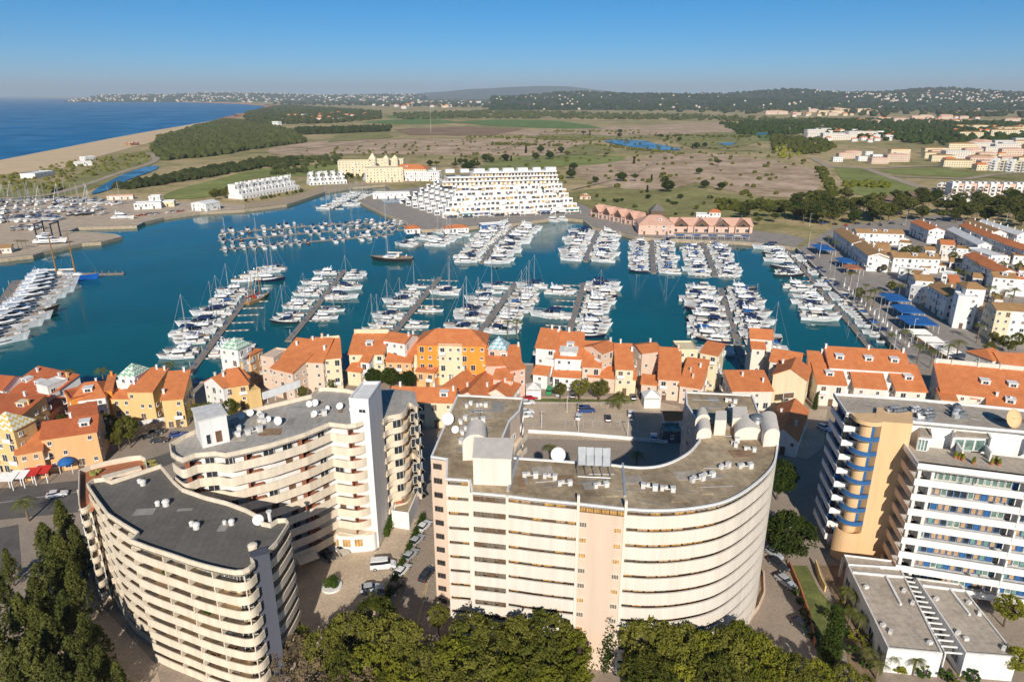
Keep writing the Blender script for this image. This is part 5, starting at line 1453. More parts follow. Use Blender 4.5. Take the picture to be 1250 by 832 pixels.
canopy('orange canopy beside the two far blue canopies', 1041, 326, 9, 8, PA, 'terracotta', n=2)
canopy('blue canopy, first of three in the near row', 1092, 363, 12, 9, PA, 'blue_canvas', n=3)
canopy('blue canopy, middle of three in the near row', 1107, 377, 12, 9, PA, 'blue_canvas', n=3)
canopy('blue canopy, last of three beside the white pergolas', 1120, 391, 12, 11, PA, 'blue_canvas', n=3)
for i in range(4):
    p = P(1122 + i * 14, 405 + i * 9, 3); X = thing('pergola', 'open white pergola on the near promenade, ' + ('first', 'second', 'third', 'fourth')[i] + ' from the blue canopies', 'pergola', (p.x, p.y, 0), PA)
    for k in range(9): link('beam', MB().box((-3 + k * .75, 0, 3.1), (.12, 7, .2)).mesh('beam', M['white']), X)
    for sx in (-3, 3):
        for sy in (-3, 3): link('post', MB().box((sx, sy, 1.48), (.2, .2, 2.96)).mesh('post', M['white']), X)
    link('counter', MB().box((0, 0, .6), (4, 2, 1.2)).mesh('counter', M['wood']), X)

# ================================================================== FAR SIDE OF THE MARINA
# stepped white hotel-apartments: terraces receding floor by floor
rS = random.Random(6)
st = P(620, 262, 0)
S = thing('stepped_hotel', 'large stepped white terrace hotel on the far marina quay', 'hotel', (st.x, st.y, 0))
s_l, s_r = P(541, 267, 0), P(710, 260, 0)
es = (s_r - s_l).normalized(); ns = Vector((-es.y, es.x)); LW = (s_r - s_l).length
sang = math.atan2(es.y, es.x)
s_b = P(488, 248.5, 0)
for k in range(6):
    z0 = k * 3.1
    x0 = k * 3.2; x1 = LW - k * 1.4
    y0 = 3 + k * 4.6; y1 = 62
    bl = s_b.lerp(s_l + ns * 62 + es * 20, min(1, k / 6 * .55)) + es * k * 1.5
    fr_ = []
    m_ = 9
    for j in range(m_):
        for s_ in (0, 1):
            fr_.append(s_l + es * (x0 + (x1 - x0) * (j + s_) / m_) + ns * (y0 + ((j + k) % 3) * 1.5))
    fl_ = []          # the sea-side flank steps back in saw teeth
    for j in range(6):
        a_, b_ = bl.lerp(fr_[0], j / 6), bl.lerp(fr_[0], (j + 1) / 6)
        fl_ += [a_, a_ + es * (b_ - a_).dot(es)]
    front_ = fl_ + fr_
    poly = front_ + [s_l + es * x1 + ns * y1, s_l + es * 40 + ns * y1]
    MB().prism(poly, z0, z0 + 3.0).build('storey', M['white'], S)
    MB().ribbon(front_, .3, z0 + 3.01, z0 + 3.85).build('terrace_parapet', M['white'], S)
    nn = Vector((math.sin(sang), -math.cos(sang)))
    for j in range(m_):
        a, b = fr_[2 * j], fr_[2 * j + 1]
        for t in (.17, .5, .83):
            if rS.random() < .85: put('window', wmesh(rS.choice((2.6, 1.8, 3.0)), 1.9, 'white', rS.choice(('glass', 'glass', 'shade_brown', 'curtain')), 2), S, a.lerp(b, t) + nn * .08, z0 + .6, sang)
        for q_ in range(2):
            c_ = a.lerp(b, rS.random()) + ns * rS.uniform(.8, 2.2)
            mb = MB()
            if rS.random() < .45:
                for i_ in range(3): mb.blob((c_.x + i_ * .8, c_.y, z0 + 3.6), .6, rS.random())
                mb.build('terrace_plants', M['hedge'], S)
            elif rS.random() < .6:
                mb.box((c_.x, c_.y, z0 + 4.4), (3, 2.0, .12), sang).box((c_.x - 1.2, c_.y, z0 + 3.7), (.12, .12, 1.38)).box((c_.x + 1.2, c_.y, z0 + 3.7), (.12, .12, 1.38)); mb.build('terrace_shade', M[rS.choice(('ivory', 'blue_canvas', 'terracotta', 'white', 'shade_brown'))], S)
    for j in range(6):
        a_, b_ = fl_[2 * j], fl_[2 * j + 1]
        e_ = b_ - a_; an_ = math.atan2(e_.y, e_.x); n_ = Vector((math.sin(an_), -math.cos(an_)))
        for t in (.3, .7): put('window', wmesh(1.8, 1.8, 'white', 'glass', 1), S, a_.lerp(b_, t) + n_ * .08, z0 + .6, an_)
UL, UR = s_l + es * 6 + ns * 36, s_l + es * (LW - 8) + ns * 33
for k in range(6, 9):
    z0 = k * 3.1
    a = UL + es * ((k - 6) * 4 if k < 8 else 24); b = UR - es * (k - 6) * 1.0
    a2, b2 = a + ns * 20, b + ns * 20
    MB().prism([a + ns * 1.6, b + ns * 1.6, b2, a2], z0, z0 + 2.9).build('storey', M['ivory'], S)
    MB().prism([a, b, b2, a2], z0 + 2.901, z0 + 3.09).build('floor_slab', M['white'], S)
    MB().ribbon([a, b], .25, z0 + 3.1, z0 + 3.95).build('terrace_parapet', M['white'], S)
    for j in range(26):
        p = a.lerp(b, (j + .5) / 26) + ns * 1.55
        put('window', wmesh(2.2, 2.0, 'ivory', rS.choice(('glass', 'curtain', 'glass')), 1), S, p, z0 + .4, sang)
        if j % 4 == 3: q_ = a.lerp(b, j / 26) + ns * .8; MB().box((q_.x, q_.y, z0 + 1.45), (.3, 1.6, 2.86), sang).build('partition', M['white'], S)
for j in range(8):
    p = UL.lerp(UR, (j + .6) / 8) + ns * 9
    MB().box((p.x, p.y, 27.95 + 1.4), (rS.uniform(4, 9), 5, 2.6), sang).build('roof_hut', M['white'], S)
for j in range(9):     # ground-floor arcade with coloured shades
    p = s_l.lerp(s_r, (j + .5) / 9) - ns * 1.2
    MB().box((p.x, p.y, 2.9), (LW / 9 - 2, 3.2, .25), sang).build('shop_shade', M[rS.choice(('blue_canvas', 'white', 'ivory', 'teal_cloth', 'white'))], S)
    for s_ in (-.35, .35):
        p2 = p + es * (LW / 9) * s_ - ns * 1.3; MB().box((p2.x, p2.y, 1.4), (.3, .3, 2.76)).build('column', M['white'], S)
PO = PP([(464, 243.5), (494, 242), (500, 247), (470, 248.5)], 0)
structure('swimming_pool', MB().prism(PO, .05, .3), M['lagoon_water'])
house('long white clubhouse behind the swimming pool', [bk(455, 236.5, 500, 235.5, 4.5, 9, 'flat', 0, 'white', 'white', sp=4)])
house('floating restaurant with orange hip roof beside the pool quay', [bk(496, 279.5, 513, 278.5, 3.4, 9, 'hip', 1.4, 'white', 'tile', sp=2.2)])
house('long waterside restaurant with orange roof below the stepped hotel', [bk(543, 279, 572, 277.5, 3.6, 8, 'hip', 1.4, 'white', 'tile', sp=2.4)])
house('blue moored restaurant barge below the stepped hotel', [bk(588, 274.8, 615, 273, 2.6, 6, 'flat', 0, 'blue', 'white', sp=2.4)])

# pink arcade with pointed gables and dark pyramid pavilion
def gabled_arcade(label, a, b, n, d, h, rh):
    X = thing('arcade_building', label, 'arcade', (a.x, a.y, 0))
    e = (b - a).normalized(); nn = Vector((-e.y, e.x)); w = (b - a).length; an = math.atan2(e.y, e.x)
    MB().prism([a, b, b + nn * d, a + nn * d], 0, h).build('wall', M['pinkish'], X)
    def W(s, t, z): q = a + e * s + nn * t; return (q.x, q.y, z)
    MB().add([W(-.6, -.8, h - .2), W(w + .6, -.8, h - .2), W(w, d * .5, h + rh), W(0, d * .5, h + rh), W(w + .6, d + .8, h - .2), W(-.6, d + .8, h - .2)], [(0, 1, 2, 3), (3, 2, 4, 5), (0, 3, 5), (1, 4, 2)]).build('roof', M['tile_pink'], X)
    for k in range(n):
        c = w * (k + .5) / n; hw = w / n * .38
        gb = MB().add([W(c - hw, -2.2, h), W(c + hw, -2.2, h), W(c, -2.2, h + rh * 1.05), W(c - hw, d * .5, h), W(c + hw, d * .5, h), W(c, d * .52, h + rh * 1.05)], [(0, 2, 5, 3), (1, 4, 5, 2)]).build('gable', M['tile_pink'], X)
        MB().add([W(c - hw * .85, -1.6, h + .1), W(c + hw * .85, -1.6, h + .1), W(c, -1.6, h + rh * .9)], [(0, 1, 2)]).build('gable_glazing', M['shade_brown'], X)
        MB().add([W(c - hw * .35, -1.75, h + .15), W(c + hw * .35, -1.75, h + .15), W(c, -1.75, h + rh * .4)], [(0, 1, 2)]).build('gable_window', M['glass'], X)
        for s_ in (-1, 1):
            q = a + e * (c + s_ * hw * .9) - nn * 2.0; MB().box((q.x, q.y, h / 2 - .02), (.6, .6, h - .04), an).build('column', M['pinkish'], X)
        for s_ in (-.25, .25):
            q = a + e * (c + s_ * w / n); put('shop_window', wmesh(2.6, 2.2, 'white', 'glass', 2), X, q - nn * .08, .3, an)
    return X
gabled_arcade('pink arcade with four pointed gables along the far promenade', P(818, 283.5, 0), P(918, 284.5, 0), 4, 14, 4.6, 4.2)
gabled_arcade('pink arcade with four gables beside the stepped hotel', P(722, 264, 0), P(778, 276, 0), 4, 13, 4.6, 4.2)
house('pink pavilion with dark pyramid lantern between the two gabled arcades', [bk(780, 274, 823, 274.5, 6.5, 20, 'hip', 4.5, 'pinkish', 'tile_pink', sp=4), bk(795, 258, 812, 258, 12, 9, 'pyr', 5, 'shade_brown', 'roof_dark', no='lrbf')])
for i in range(10):
    p = P(820 + i * 10, 286.5 + i * .1, 3); X = thing('shade_awning', ('blue' if i % 2 else 'white') + ' shop awning, ' + ORD[i] + ' from the pink pavilion along the four-gabled arcade', 'awning', (p.x, p.y, 0), 0, 'awnings along the pink arcade')
    link('canopy', MB().box((0, 0, 2.9), (4.6, 3, .15)).mesh('canopy', M['blue_canvas' if i % 2 else 'white']), X)
    for sx in (-2, 2): link('post', MB().box((sx, -1.3, 1.41), (.12, .12, 2.82)).mesh('post', M['white']), X)
house('small white and orange-roofed house behind the pink arcade', [bk(850, 262, 868, 262.5, 5, 8, 'flat', 0, 'white', 'white'), bk(866, 259, 880, 259.5, 7, 8, 'hip', 1.6, 'white', 'tile')])
house('tan round-roofed shelter among the shrubs beside the stepped hotel', [bk(708, 239.5, 721, 239.5, 3, 9, 'hip', 1.8, 'peach', 'tile_tan')])
# white villas by the embankment
def villas(label, px, n, h, m='white'):
    p = PP(px, 0); X = thing('villa_row', label, 'villas', (p[0].x, p[0].y, 0)); e = (p[1] - p[0]); w = e.length; e.normalize(); nn = Vector((-e.y, e.x)); an = math.atan2(e.y, e.x)
    r = random.Random(len(label))
    for k in range(n):
        c = p[0] + e * (w * (k + .5) / n); ww = w / n * .96
        for f in range(3):
            hh = h / 3; d = 16 - f * 4
            q = c + nn * (8 + f * 2); MB().box((q.x, q.y, f * hh + hh / 2), (ww - (.04 + f * 1.2) - r.random() * 1.5 * f, d, hh - .02), an).build('villa_storey', M[m], X)
            for s_ in (-.25, .25):
                put('window', wmesh(1.6, 1.9, 'white', 'glass', 1), X, c + e * ww * s_ + nn * (8 + f * 2 - d / 2 - .06), f * hh + .4, an)
        q = c + nn * 9 + e * r.uniform(-2, 2); MB().box((q.x, q.y, h + .7), (3.2, 3.2, 1.4), an).build('roof_lantern', M[m], X)
        MB().tube((q.x + 2.5, q.y, h - .5), (q.x + 2.5, q.y, h + 2.4), .3, 8).build('chimney', M[m], X)
villas('stepped white villa row above the embankment beside the green golf lawn', [(296, 243.5), (366, 231)], 9, 12)
villas('short white villa row above the embankment beside the yellow hotel', [(378, 226.5), (424, 224)], 5, 11)
villas('white villa row with arches at the foot of the yellow hotel', [(447, 222), (538, 217.5)], 10, 9)
house('yellow palace hotel with pavilion roofs beyond the embankment', [bk(412, 197, 452, 196.5, 16, 14, 'flat', 0, 'palace', 'palace', sp=3.4, skip=.05), bk(446, 206, 492, 205, 14, 22, 'flat', 0, 'palace', 'palace', sp=3.4, skip=.05), bk(452, 195, 492, 195, 18, 12, 'flat', 0, 'palace', 'palace', sp=3.4), bk(450, 194, 458, 194, 21, 8, 'pyr', 6, 'palace', 'palace'), bk(467, 194, 474, 194, 20, 8, 'pyr', 4, 'palace', 'palace'), bk(478, 194, 485, 194, 20, 8, 'pyr', 4, 'palace', 'palace'), bk(478, 206, 520, 206.5, 12, 18, 'hip', 4, 'palace', 'tile'), bk(492, 210, 536, 210.5, 9, 14, 'flat', 0, 'white', 'white')], 'hotel', 'palace_hotel')
# boatyard sheds and beach pavilions
house('white arched-roof boatyard shed beside the dark hedge', [bk(233, 248, 251, 249.5, 5.5, 14, 'gablex', 1.6, 'white', 'white', sp=4)])
house('white boatyard office with pale yellow side', [bk(163, 249, 196, 247.5, 4.5, 10, 'flat', 0, 'white', 'white'), bk(197, 246.5, 212, 246, 4, 8, 'flat', 0, 'pale_yellow', 'white')])
house('white workshop with roof hut behind the boatyard office', [bk(181, 240, 195, 239.5, 5, 8, 'flat', 0, 'white', 'white'), bk(130, 240, 162, 239, 3, 6, 'flat', 0, 'ivory', 'tile_pink')])
house('tan kiosk beside the boatyard palms', [bk(-8, 303.5, 13, 302, 3.2, 7, 'gable', 1.2, 'ivory', 'tile_tan')])
house('long white beach pavilion on the dune', [bk(24, 212.5, 48, 208.5, 4.5, 16, 'flat', 0, 'white', 'white')])
house('white beach restaurant with two wings on the dune', [bk(91, 198.5, 112, 197.5, 4.5, 12, 'flat', 0, 'white', 'white'), bk(104, 192, 116, 191, 5.5, 12, 'flat', 0, 'white', 'white')])
house('small brown beach hut on the sand', [bk(159, 175.5, 170, 174.5, 4, 12, 'gable', 1.5, 'wood', 'tile_red')])

# ================================================================== BOATS
def hull_loft(L, B, free, bow_rise, stern_w=.85, n=12, fullness=.62, draft=.45):
    secs = []
    for i in range(n + 1):
        t = i / n
        x = -L / 2 + L * t
        w = B / 2 * (stern_w + (1 - stern_w) * min(1, t / .35)) if t < .35 else B / 2 * max(.02, (1 - ((t - .35) / .65) ** (1.5 / (1 - fullness) * .62)))
        sh = free + bow_rise * t ** 2.2
        ww = w * (.86 if t < .6 else .86 - .55 * (t - .6) / .4)
        kx = x - (L * .07 * max(0, t - .6) / .4)
        secs.append([(x, -w, sh), (kx, -ww, .02), (kx, 0, -draft), (kx, ww, .02), (x, w, sh), (x, w * .93, sh + .001), (x, -w * .93, sh + .001)])
    return secs
def deck_line(L, B, free, rise, secs, inset=.9, dz=.03):
    return [[(s[0][0], s[0][1] * inset, s[0][2] + dz) for s in secs], [(s[4][0], s[4][1] * inset, s[4][2] + dz) for s in secs]]
def cab(mb, x0, x1, w, z0, h, rake_f, rake_b=.3, taper=.82, w_f=.8, mi=0, grow=0.0, lo=0., hi=1.):
    """superstructure with raked front: band lo..hi of its height"""
    def at(t):
        k = 1 - (1 - taper) * t
        return (x0 + rake_b * t - grow, x1 - rake_f * t + grow, w * k + grow, w * w_f * k + grow, z0 + h * t)
    ring = []
    for t in (lo, hi):
        a, b, wa, wb, z = at(t)
        m_ = a + (b - a) * .62
        ring.append([(a, -wa / 2, z), (m_, -wa / 2, z), (b, -wb / 2 * .7, z), (b, wb / 2 * .7, z), (m_, wa / 2, z), (a, wa / 2, z)])
    mb.loft(ring, mi)
    return mb
rBt = random.Random(8)
M['hull_navy'] = mat('navy gel coat', (.01, .017, .05), .2, .1, 1, spec=.5)
M['hull_black'] = mat('dark grey gel coat', (.025, .027, .03), .25, .1, 1, spec=.5)
M['hull_blue'] = mat('bright blue hull paint', (.01, .12, .50), .3, .08, 1, spec=.5)
M['hull_red'] = mat('red hull paint', (.42, .03, .03), .3, .08, 1, spec=.5)
M['teak'] = mat('teak deck', (.42, .30, .19), .8, .15, 2)
M['cream_deck'] = mat('pale deck', (.72, .69, .63), .7, .06, 1)
M['navy_cloth'] = mat('navy canvas', (.012, .03, .10), .8, .15, 2)
M['boat_glass'] = mat('smoked boat glass', (.012, .014, .018), .1, .2, 1, spec=.6)
M['antifoul'] = mat('red antifouling', (.22, .04, .03), .8, .2, 1)
def finish(root, parts):
    for nm, mb, m, sub in parts:
        par = root
        o = link(nm, mb.mesh(nm, m), par)
        for nm2, mb2, m2 in sub:
            link(nm2, mb2.mesh(nm2, m2), o)
    return remember(root)
def motor_yacht(kind, hullm='white_gloss', cloth='navy_cloth', L=12.0):
    B = L * .31 if L < 16 else L * .25
    s = L / 12.0
    fr_, rise = .95 * s, .75 * s
    secs = hull_loft(L, B, fr_, rise)
    root = thing({'fly': 'flybridge_yacht', 'sport': 'sports_cruiser', 'big': 'motor_yacht', 'small': 'motorboat'}[kind], 'prototype motor yacht', {'fly': 'motor yacht', 'sport': 'sports cruiser', 'big': 'motor yacht', 'small': 'motorboat'}[kind])
    hull = MB().loft(secs)
    stripe = {1: MB(), -1: MB()}
    st_ = [[(q[1][0] * .6 + q[0][0] * .4, (q[1][1] * .6 + q[0][1] * .4) * 1.012, q[1][2] * .6 + q[0][2] * .4), (q[1][0] * .45 + q[0][0] * .55, (q[1][1] * .45 + q[0][1] * .55) * 1.012, q[1][2] * .45 + q[0][2] * .55)] for q in secs[3:10]]
    for i in range(len(st_) - 1):
        for sg in (1, -1):
            v = [(p[0], p[1] * sg, p[2]) for p in (st_[i][0], st_[i + 1][0], st_[i + 1][1], st_[i][1])]
            stripe[sg].add(v, [(0, 1, 2, 3)] if sg > 0 else [(3, 2, 1, 0)])
    dk = deck_line(L, B, fr_, rise, secs, .88, .02)
    deck = MB(); n = len(dk[0])
    deck.add(dk[0] + dk[1], [(i, i + 1, n + i + 1, n + i) for i in range(n - 1)])
    rail = MB()
    for sg in (1, -1):
        pts = [(q[0][0], q[0][1] * .93 * sg, q[0][2]) for q in secs[5:12]]
        for i in range(len(pts) - 1):
            a, b = pts[i], pts[i + 1]
            rail.tube((a[0], a[1], a[2] + .65 * s), (b[0], b[1], b[2] + .65 * s), .035 * s, 4)
            rail.tube(a, (a[0], a[1], a[2] + .65 * s), .03 * s, 4)
    parts = [('hull', hull, M[hullm], [('hull_window', stripe[1], M['boat_glass']), ('hull_window', stripe[-1], M['boat_glass'])]), ('deck', deck, M['teak' if kind != 'sport' else 'cream_deck'], []), ('rail', rail, M['alu'], [])]
    z = fr_ + .05
    if kind == 'fly':
        c = cab(MB(), -L * .22, L * .27, B * .74, z, 1.35 * s, 2.4 * s, .1)
        w_ = cab(MB(), -L * .22, L * .27, B * .74, z, 1.35 * s, 2.4 * s, .1, grow=.03, lo=.42, hi=.86)
        f = cab(MB(), -L * .30, L * .10, B * .70, z + 1.36 * s, .62 * s, .9 * s, 0, .95)
        seats = MB().box((-L * .06, 0, z + 2.05 * s), (L * .2, B * .5, .12 * s)).box((-L * .12, 0, z + 2.25 * s), (.5 * s, B * .5, .5 * s))
        arch = MB()
        arch.sweep([(-L * .22, B * .32, z + 1.9 * s), (-L * .27, B * .26, z + 3.0 * s), (-L * .27, -B * .26, z + 3.0 * s), (-L * .22, -B * .32, z + 1.9 * s)], .1 * s)
        radar = MB().dome((-L * .27, 0, z + 3.05 * s), .32 * s, .3 * s, 8, 3)
        ck = MB().box((-L * .36, 0, z + .25 * s), (L * .18, B * .6, .4 * s))
        parts += [('cabin', c, M['white_gloss'], [('cabin_window', w_, M['boat_glass'])]), ('flybridge', f, M['white_gloss'], [('seat', seats, M['cream_deck'])]), ('radar_arch', arch, M['white_gloss'], [('radar', radar, M['white_gloss'])]), ('cockpit_seat', ck, M['cream_deck'], [])]
    elif kind == 'sport':
        c = cab(MB(), -L * .08, L * .30, B * .66, z, .75 * s, 2.2 * s, .1)
        w_ = cab(MB(), -L * .08, L * .25, B * .66, z, 1.15 * s, 2.0 * s, .1, grow=.02, lo=.35, hi=.95)
        top = cab(MB(), -L * .27, L * .02, B * .72, z + 1.5 * s, .22 * s, .4 * s, .2, .9)
        arch = MB()
        for sg in (1, -1):
            for xx in (-L * .25, 0): arch.tube((xx, sg * B * .36, z - .05), (xx, sg * B * .33, z + 1.55 * s), .05 * s, 4)
        seats = MB().box((-L * .28, 0, z + .25 * s), (L * .1, B * .62, .45 * s)).box((-L * .14, B * .2, z + .25 * s), (L * .16, B * .2, .45 * s))
        parts += [('cabin', c, M['white_gloss'], [('windscreen', w_, M['boat_glass'])]), ('canopy', top, M[cloth], [('canopy_frame', arch, M['alu'])]), ('seat', seats, M['cream_deck'], [])]
    elif kind == 'big':
        c = cab(MB(), -L * .32, L * .24, B * .80, z, 1.25 * s * .8, 3.2 * s * .8, .1)
        w_ = cab(MB(), -L * .30, L * .24, B * .80, z, 1.25 * s * .8, 3.2 * s * .8, .1, grow=.04, lo=.35, hi=.85)
        f = cab(MB(), -L * .36, L * .10, B * .74, z + 1.02 * s, .85 * s, 2.0 * s, .1, .9)
        w2 = cab(MB(), -L * .20, L * .10, B * .74, z + 1.02 * s, .85 * s, 2.0 * s, .1, .9, grow=.04, lo=.35, hi=.85)
        t_ = cab(MB(), -L * .26, L * .02, B * .62, z + 2.5 * s, .12 * s, .3, .3, .9)
        arch = MB()
        arch.sweep([(-L * .22, B * .28, z + 1.8 * s), (-L * .2, B * .26, z + 2.45 * s), (-L * .2, -B * .26, z + 2.45 * s), (-L * .22, -B * .28, z + 1.8 * s)], .1)
        radar = MB().dome((-L * .14, 0, z + 2.62 * s), .5, .55, 8, 3)
        aer = MB().tube((-L * .18, 0, z + 2.6 * s), (-L * .2, 0, z + 3.6 * s), .06, 5)
        ck = MB().box((L * .33, 0, fr_ + .55 * s), (L * .09, B * .34, .35 * s)); ck2 = MB().box((-L * .42, 0, z + .3), (L * .1, B * .6, .6))
        parts += [('cabin', c, M['white_gloss'], [('cabin_window', w_, M['boat_glass'])]), ('upper_deck', f, M['white_gloss'], [('cabin_window', w2, M['boat_glass'])]), ('hard_top', t_, M['white_gloss'], [('radar', radar, M['white_gloss']), ('aerial', aer, M['white_gloss'])]), ('radar_arch', arch, M['white_gloss'], []), ('sun_pad', ck, M['cream_deck'], []), ('cockpit_seat', ck2, M['cream_deck'], [])]
    else:  # small open boat with outboard
        c = cab(MB(), -L * .05, L * .22, B * .6, z, .55 * s, .8 * s, .0)
        w_ = cab(MB(), L * .02, L * .14, B * .55, z + .5 * s, .5 * s, .5 * s, .3)
        o_ = MB().box((-L * .53, 0, .5), (.45, .4, 1.1)).box((-L * .2, 0, z + .2), (L * .12, B * .6, .3))
        parts = parts[:2] + [('console', c, M[cloth], [('windscreen', w_, M['boat_glass'])]), ('outboard', o_, M['black'], [])]
    return finish(root, parts)
def sail_boat(L=12.0, hullm='white_gloss', cover='navy_cloth', mast=15.0, two=False, mastm='alu', deckm='teak', lazy=False):
    B = L * .27; s = L / 12.0
    secs = hull_loft(L, B, .95 * s, .35 * s, .62, 12, .58, .6)
    root = thing('sailing_yacht', 'prototype sailing yacht', 'sailing yacht')
    dk = deck_line(L, B, 1, 1, secs, .9, .02); n = len(dk[0])
    deck = MB().add(dk[0] + dk[1], [(i, i + 1, n + i + 1, n + i) for i in range(n - 1)])
    z = 1.0 * s
    c = cab(MB(), -L * .12, L * .22, B * .55, z, .5 * s, 1.0 * s, .2, .85)
    w_ = cab(MB(), -L * .10, L * .2, B * .55, z, .5 * s, 1.0 * s, .2, .85, grow=.02, lo=.3, hi=.8)
    parts = [('hull', MB().loft(secs), M[hullm], []), ('deck', deck, M[deckm], []), ('cabin', c, M['white_gloss'], [('cabin_window', w_, M['boat_glass'])]),
             ('sprayhood', cab(MB(), -L * .2, -L * .1, B * .5, z + .3 * s, .75 * s, .5 * s, .0, .8), M[cover], []),
             ('wheel', MB().tube((-L * .36, 0, z), (-L * .36, 0, z + .8), .06, 5).tube((-L * .37, 0, z + .9), (-L * .35, 0, z + .9), .45 * s, 10), M['alu'], [])]
    for k, (mx, mh) in enumerate([(L * .08, mast)] + ([(-L * .24, mast * .92)] if two else [])):
        m_ = MB().tube((mx, 0, z - .1), (mx, 0, mh), .11 * s if mastm == 'alu' else .2 * s, 6, 0, .08 * s)
        bo = L * (.34 if not two else .28)
        boom = MB().tube((mx, 0, z + 1.1 * s), (mx - bo, 0, z + 1.15 * s), .09 * s, 5)
        sail = MB().tube((mx - .2, 0, z + 1.32 * s), (mx - bo, 0, z + 1.3 * s), .2 * s, 6, 0, .13 * s)
        st_ = MB()
        st_.tube((mx, 0, mh), (L * .48 if k == 0 else L * .06, 0, z + .4), .03, 3).tube((mx, 0, mh), (-L * .49 if (k == 1 or not two) else -L * .2, 0, z), .03, 3)
        for sg in (1, -1): st_.tube((mx, 0, mh), (mx - .1, sg * B * .47, z), .025, 3).tube((mx, sg * .01, mh * .55), (mx, sg * B * .3, mh * .55), .04, 4)
        parts += [('mast', m_, M[mastm], [('spreader_and_stays', st_, M['alu'])]), ('boom', boom, M[mastm], [('furled_sail', sail, M[cover])])]
    return finish(root, parts)
BOATS = {
 'fly': (motor_yacht('fly'), 12, 'white flybridge yacht', 'white flybridge yacht'),
 'flyb': (motor_yacht('fly', 'hull_navy'), 12, 'navy-hulled flybridge yacht', 'navy flybridge yacht'),
 'sport': (motor_yacht('sport'), 10, 'white sports cruiser with navy canopy', 'navy-topped cruiser'),
 'sportw': (motor_yacht('sport', 'white_gloss', 'ivory', 10), 10, 'white sports cruiser with cream canopy', 'cream-topped cruiser'),
 'sportb': (motor_yacht('sport', 'white_gloss', 'blue_canvas', 10), 10, 'white sports cruiser with blue canopy', 'blue-topped cruiser'),
 'sportr': (motor_yacht('sport', 'hull_red', 'red', 10), 10, 'red-hulled sports cruiser', 'red cruiser'),
 'sportd': (motor_yacht('sport', 'hull_black', 'navy_cloth', 10), 10, 'dark-hulled sports cruiser', 'dark-hulled cruiser'),
 'big': (motor_yacht('big', 'white_gloss', 'ivory', 22), 22, 'large white motor yacht', 'large white yacht'),
 'bigd': (motor_yacht('big', 'hull_black', 'ivory', 22), 22, 'large dark-hulled motor yacht', 'large dark yacht'),
 'small': (motor_yacht('small', 'white_gloss', 'cream_deck', 6), 6, 'small white open motorboat', 'small white motorboat'),
 'smallb': (motor_yacht('small', 'white_gloss', 'blue_canvas', 6), 6, 'small motorboat with blue console', 'small blue-console motorboat'),
 'smallr': (motor_yacht('small', 'hull_red', 'white', 6), 6, 'small red open motorboat', 'small red motorboat'),
 'sail': (sail_boat(12), 12, 'white sailing yacht with navy sail cover', 'navy-covered sailing yacht'),
 'sailw': (sail_boat(13, 'white_gloss', 'ivory', 17), 13, 'white sailing yacht with pale sail cover', 'pale-covered sailing yacht'),
 'sailb': (sail_boat(11, 'hull_navy', 'blue_canvas', 14), 11, 'navy-hulled sailing yacht', 'navy-hulled sailing yacht'),
}
SPARE = {k: True for k in BOATS}
def boat(kind, p, ang, L, label, group, z=WATER):
    root, L0 = BOATS[kind][:2]
    sc = L / L0
    if SPARE[kind]:
        SPARE[kind] = False
        root.location = (p.x, p.y, z); root.rotation_euler = (0, 0, ang); root.scale = (sc, sc, sc)
        root['label'] = label; root['group'] = group
        return root
    return copy_tree(root, (p.x, p.y, z), ang, sc, None, label, group)

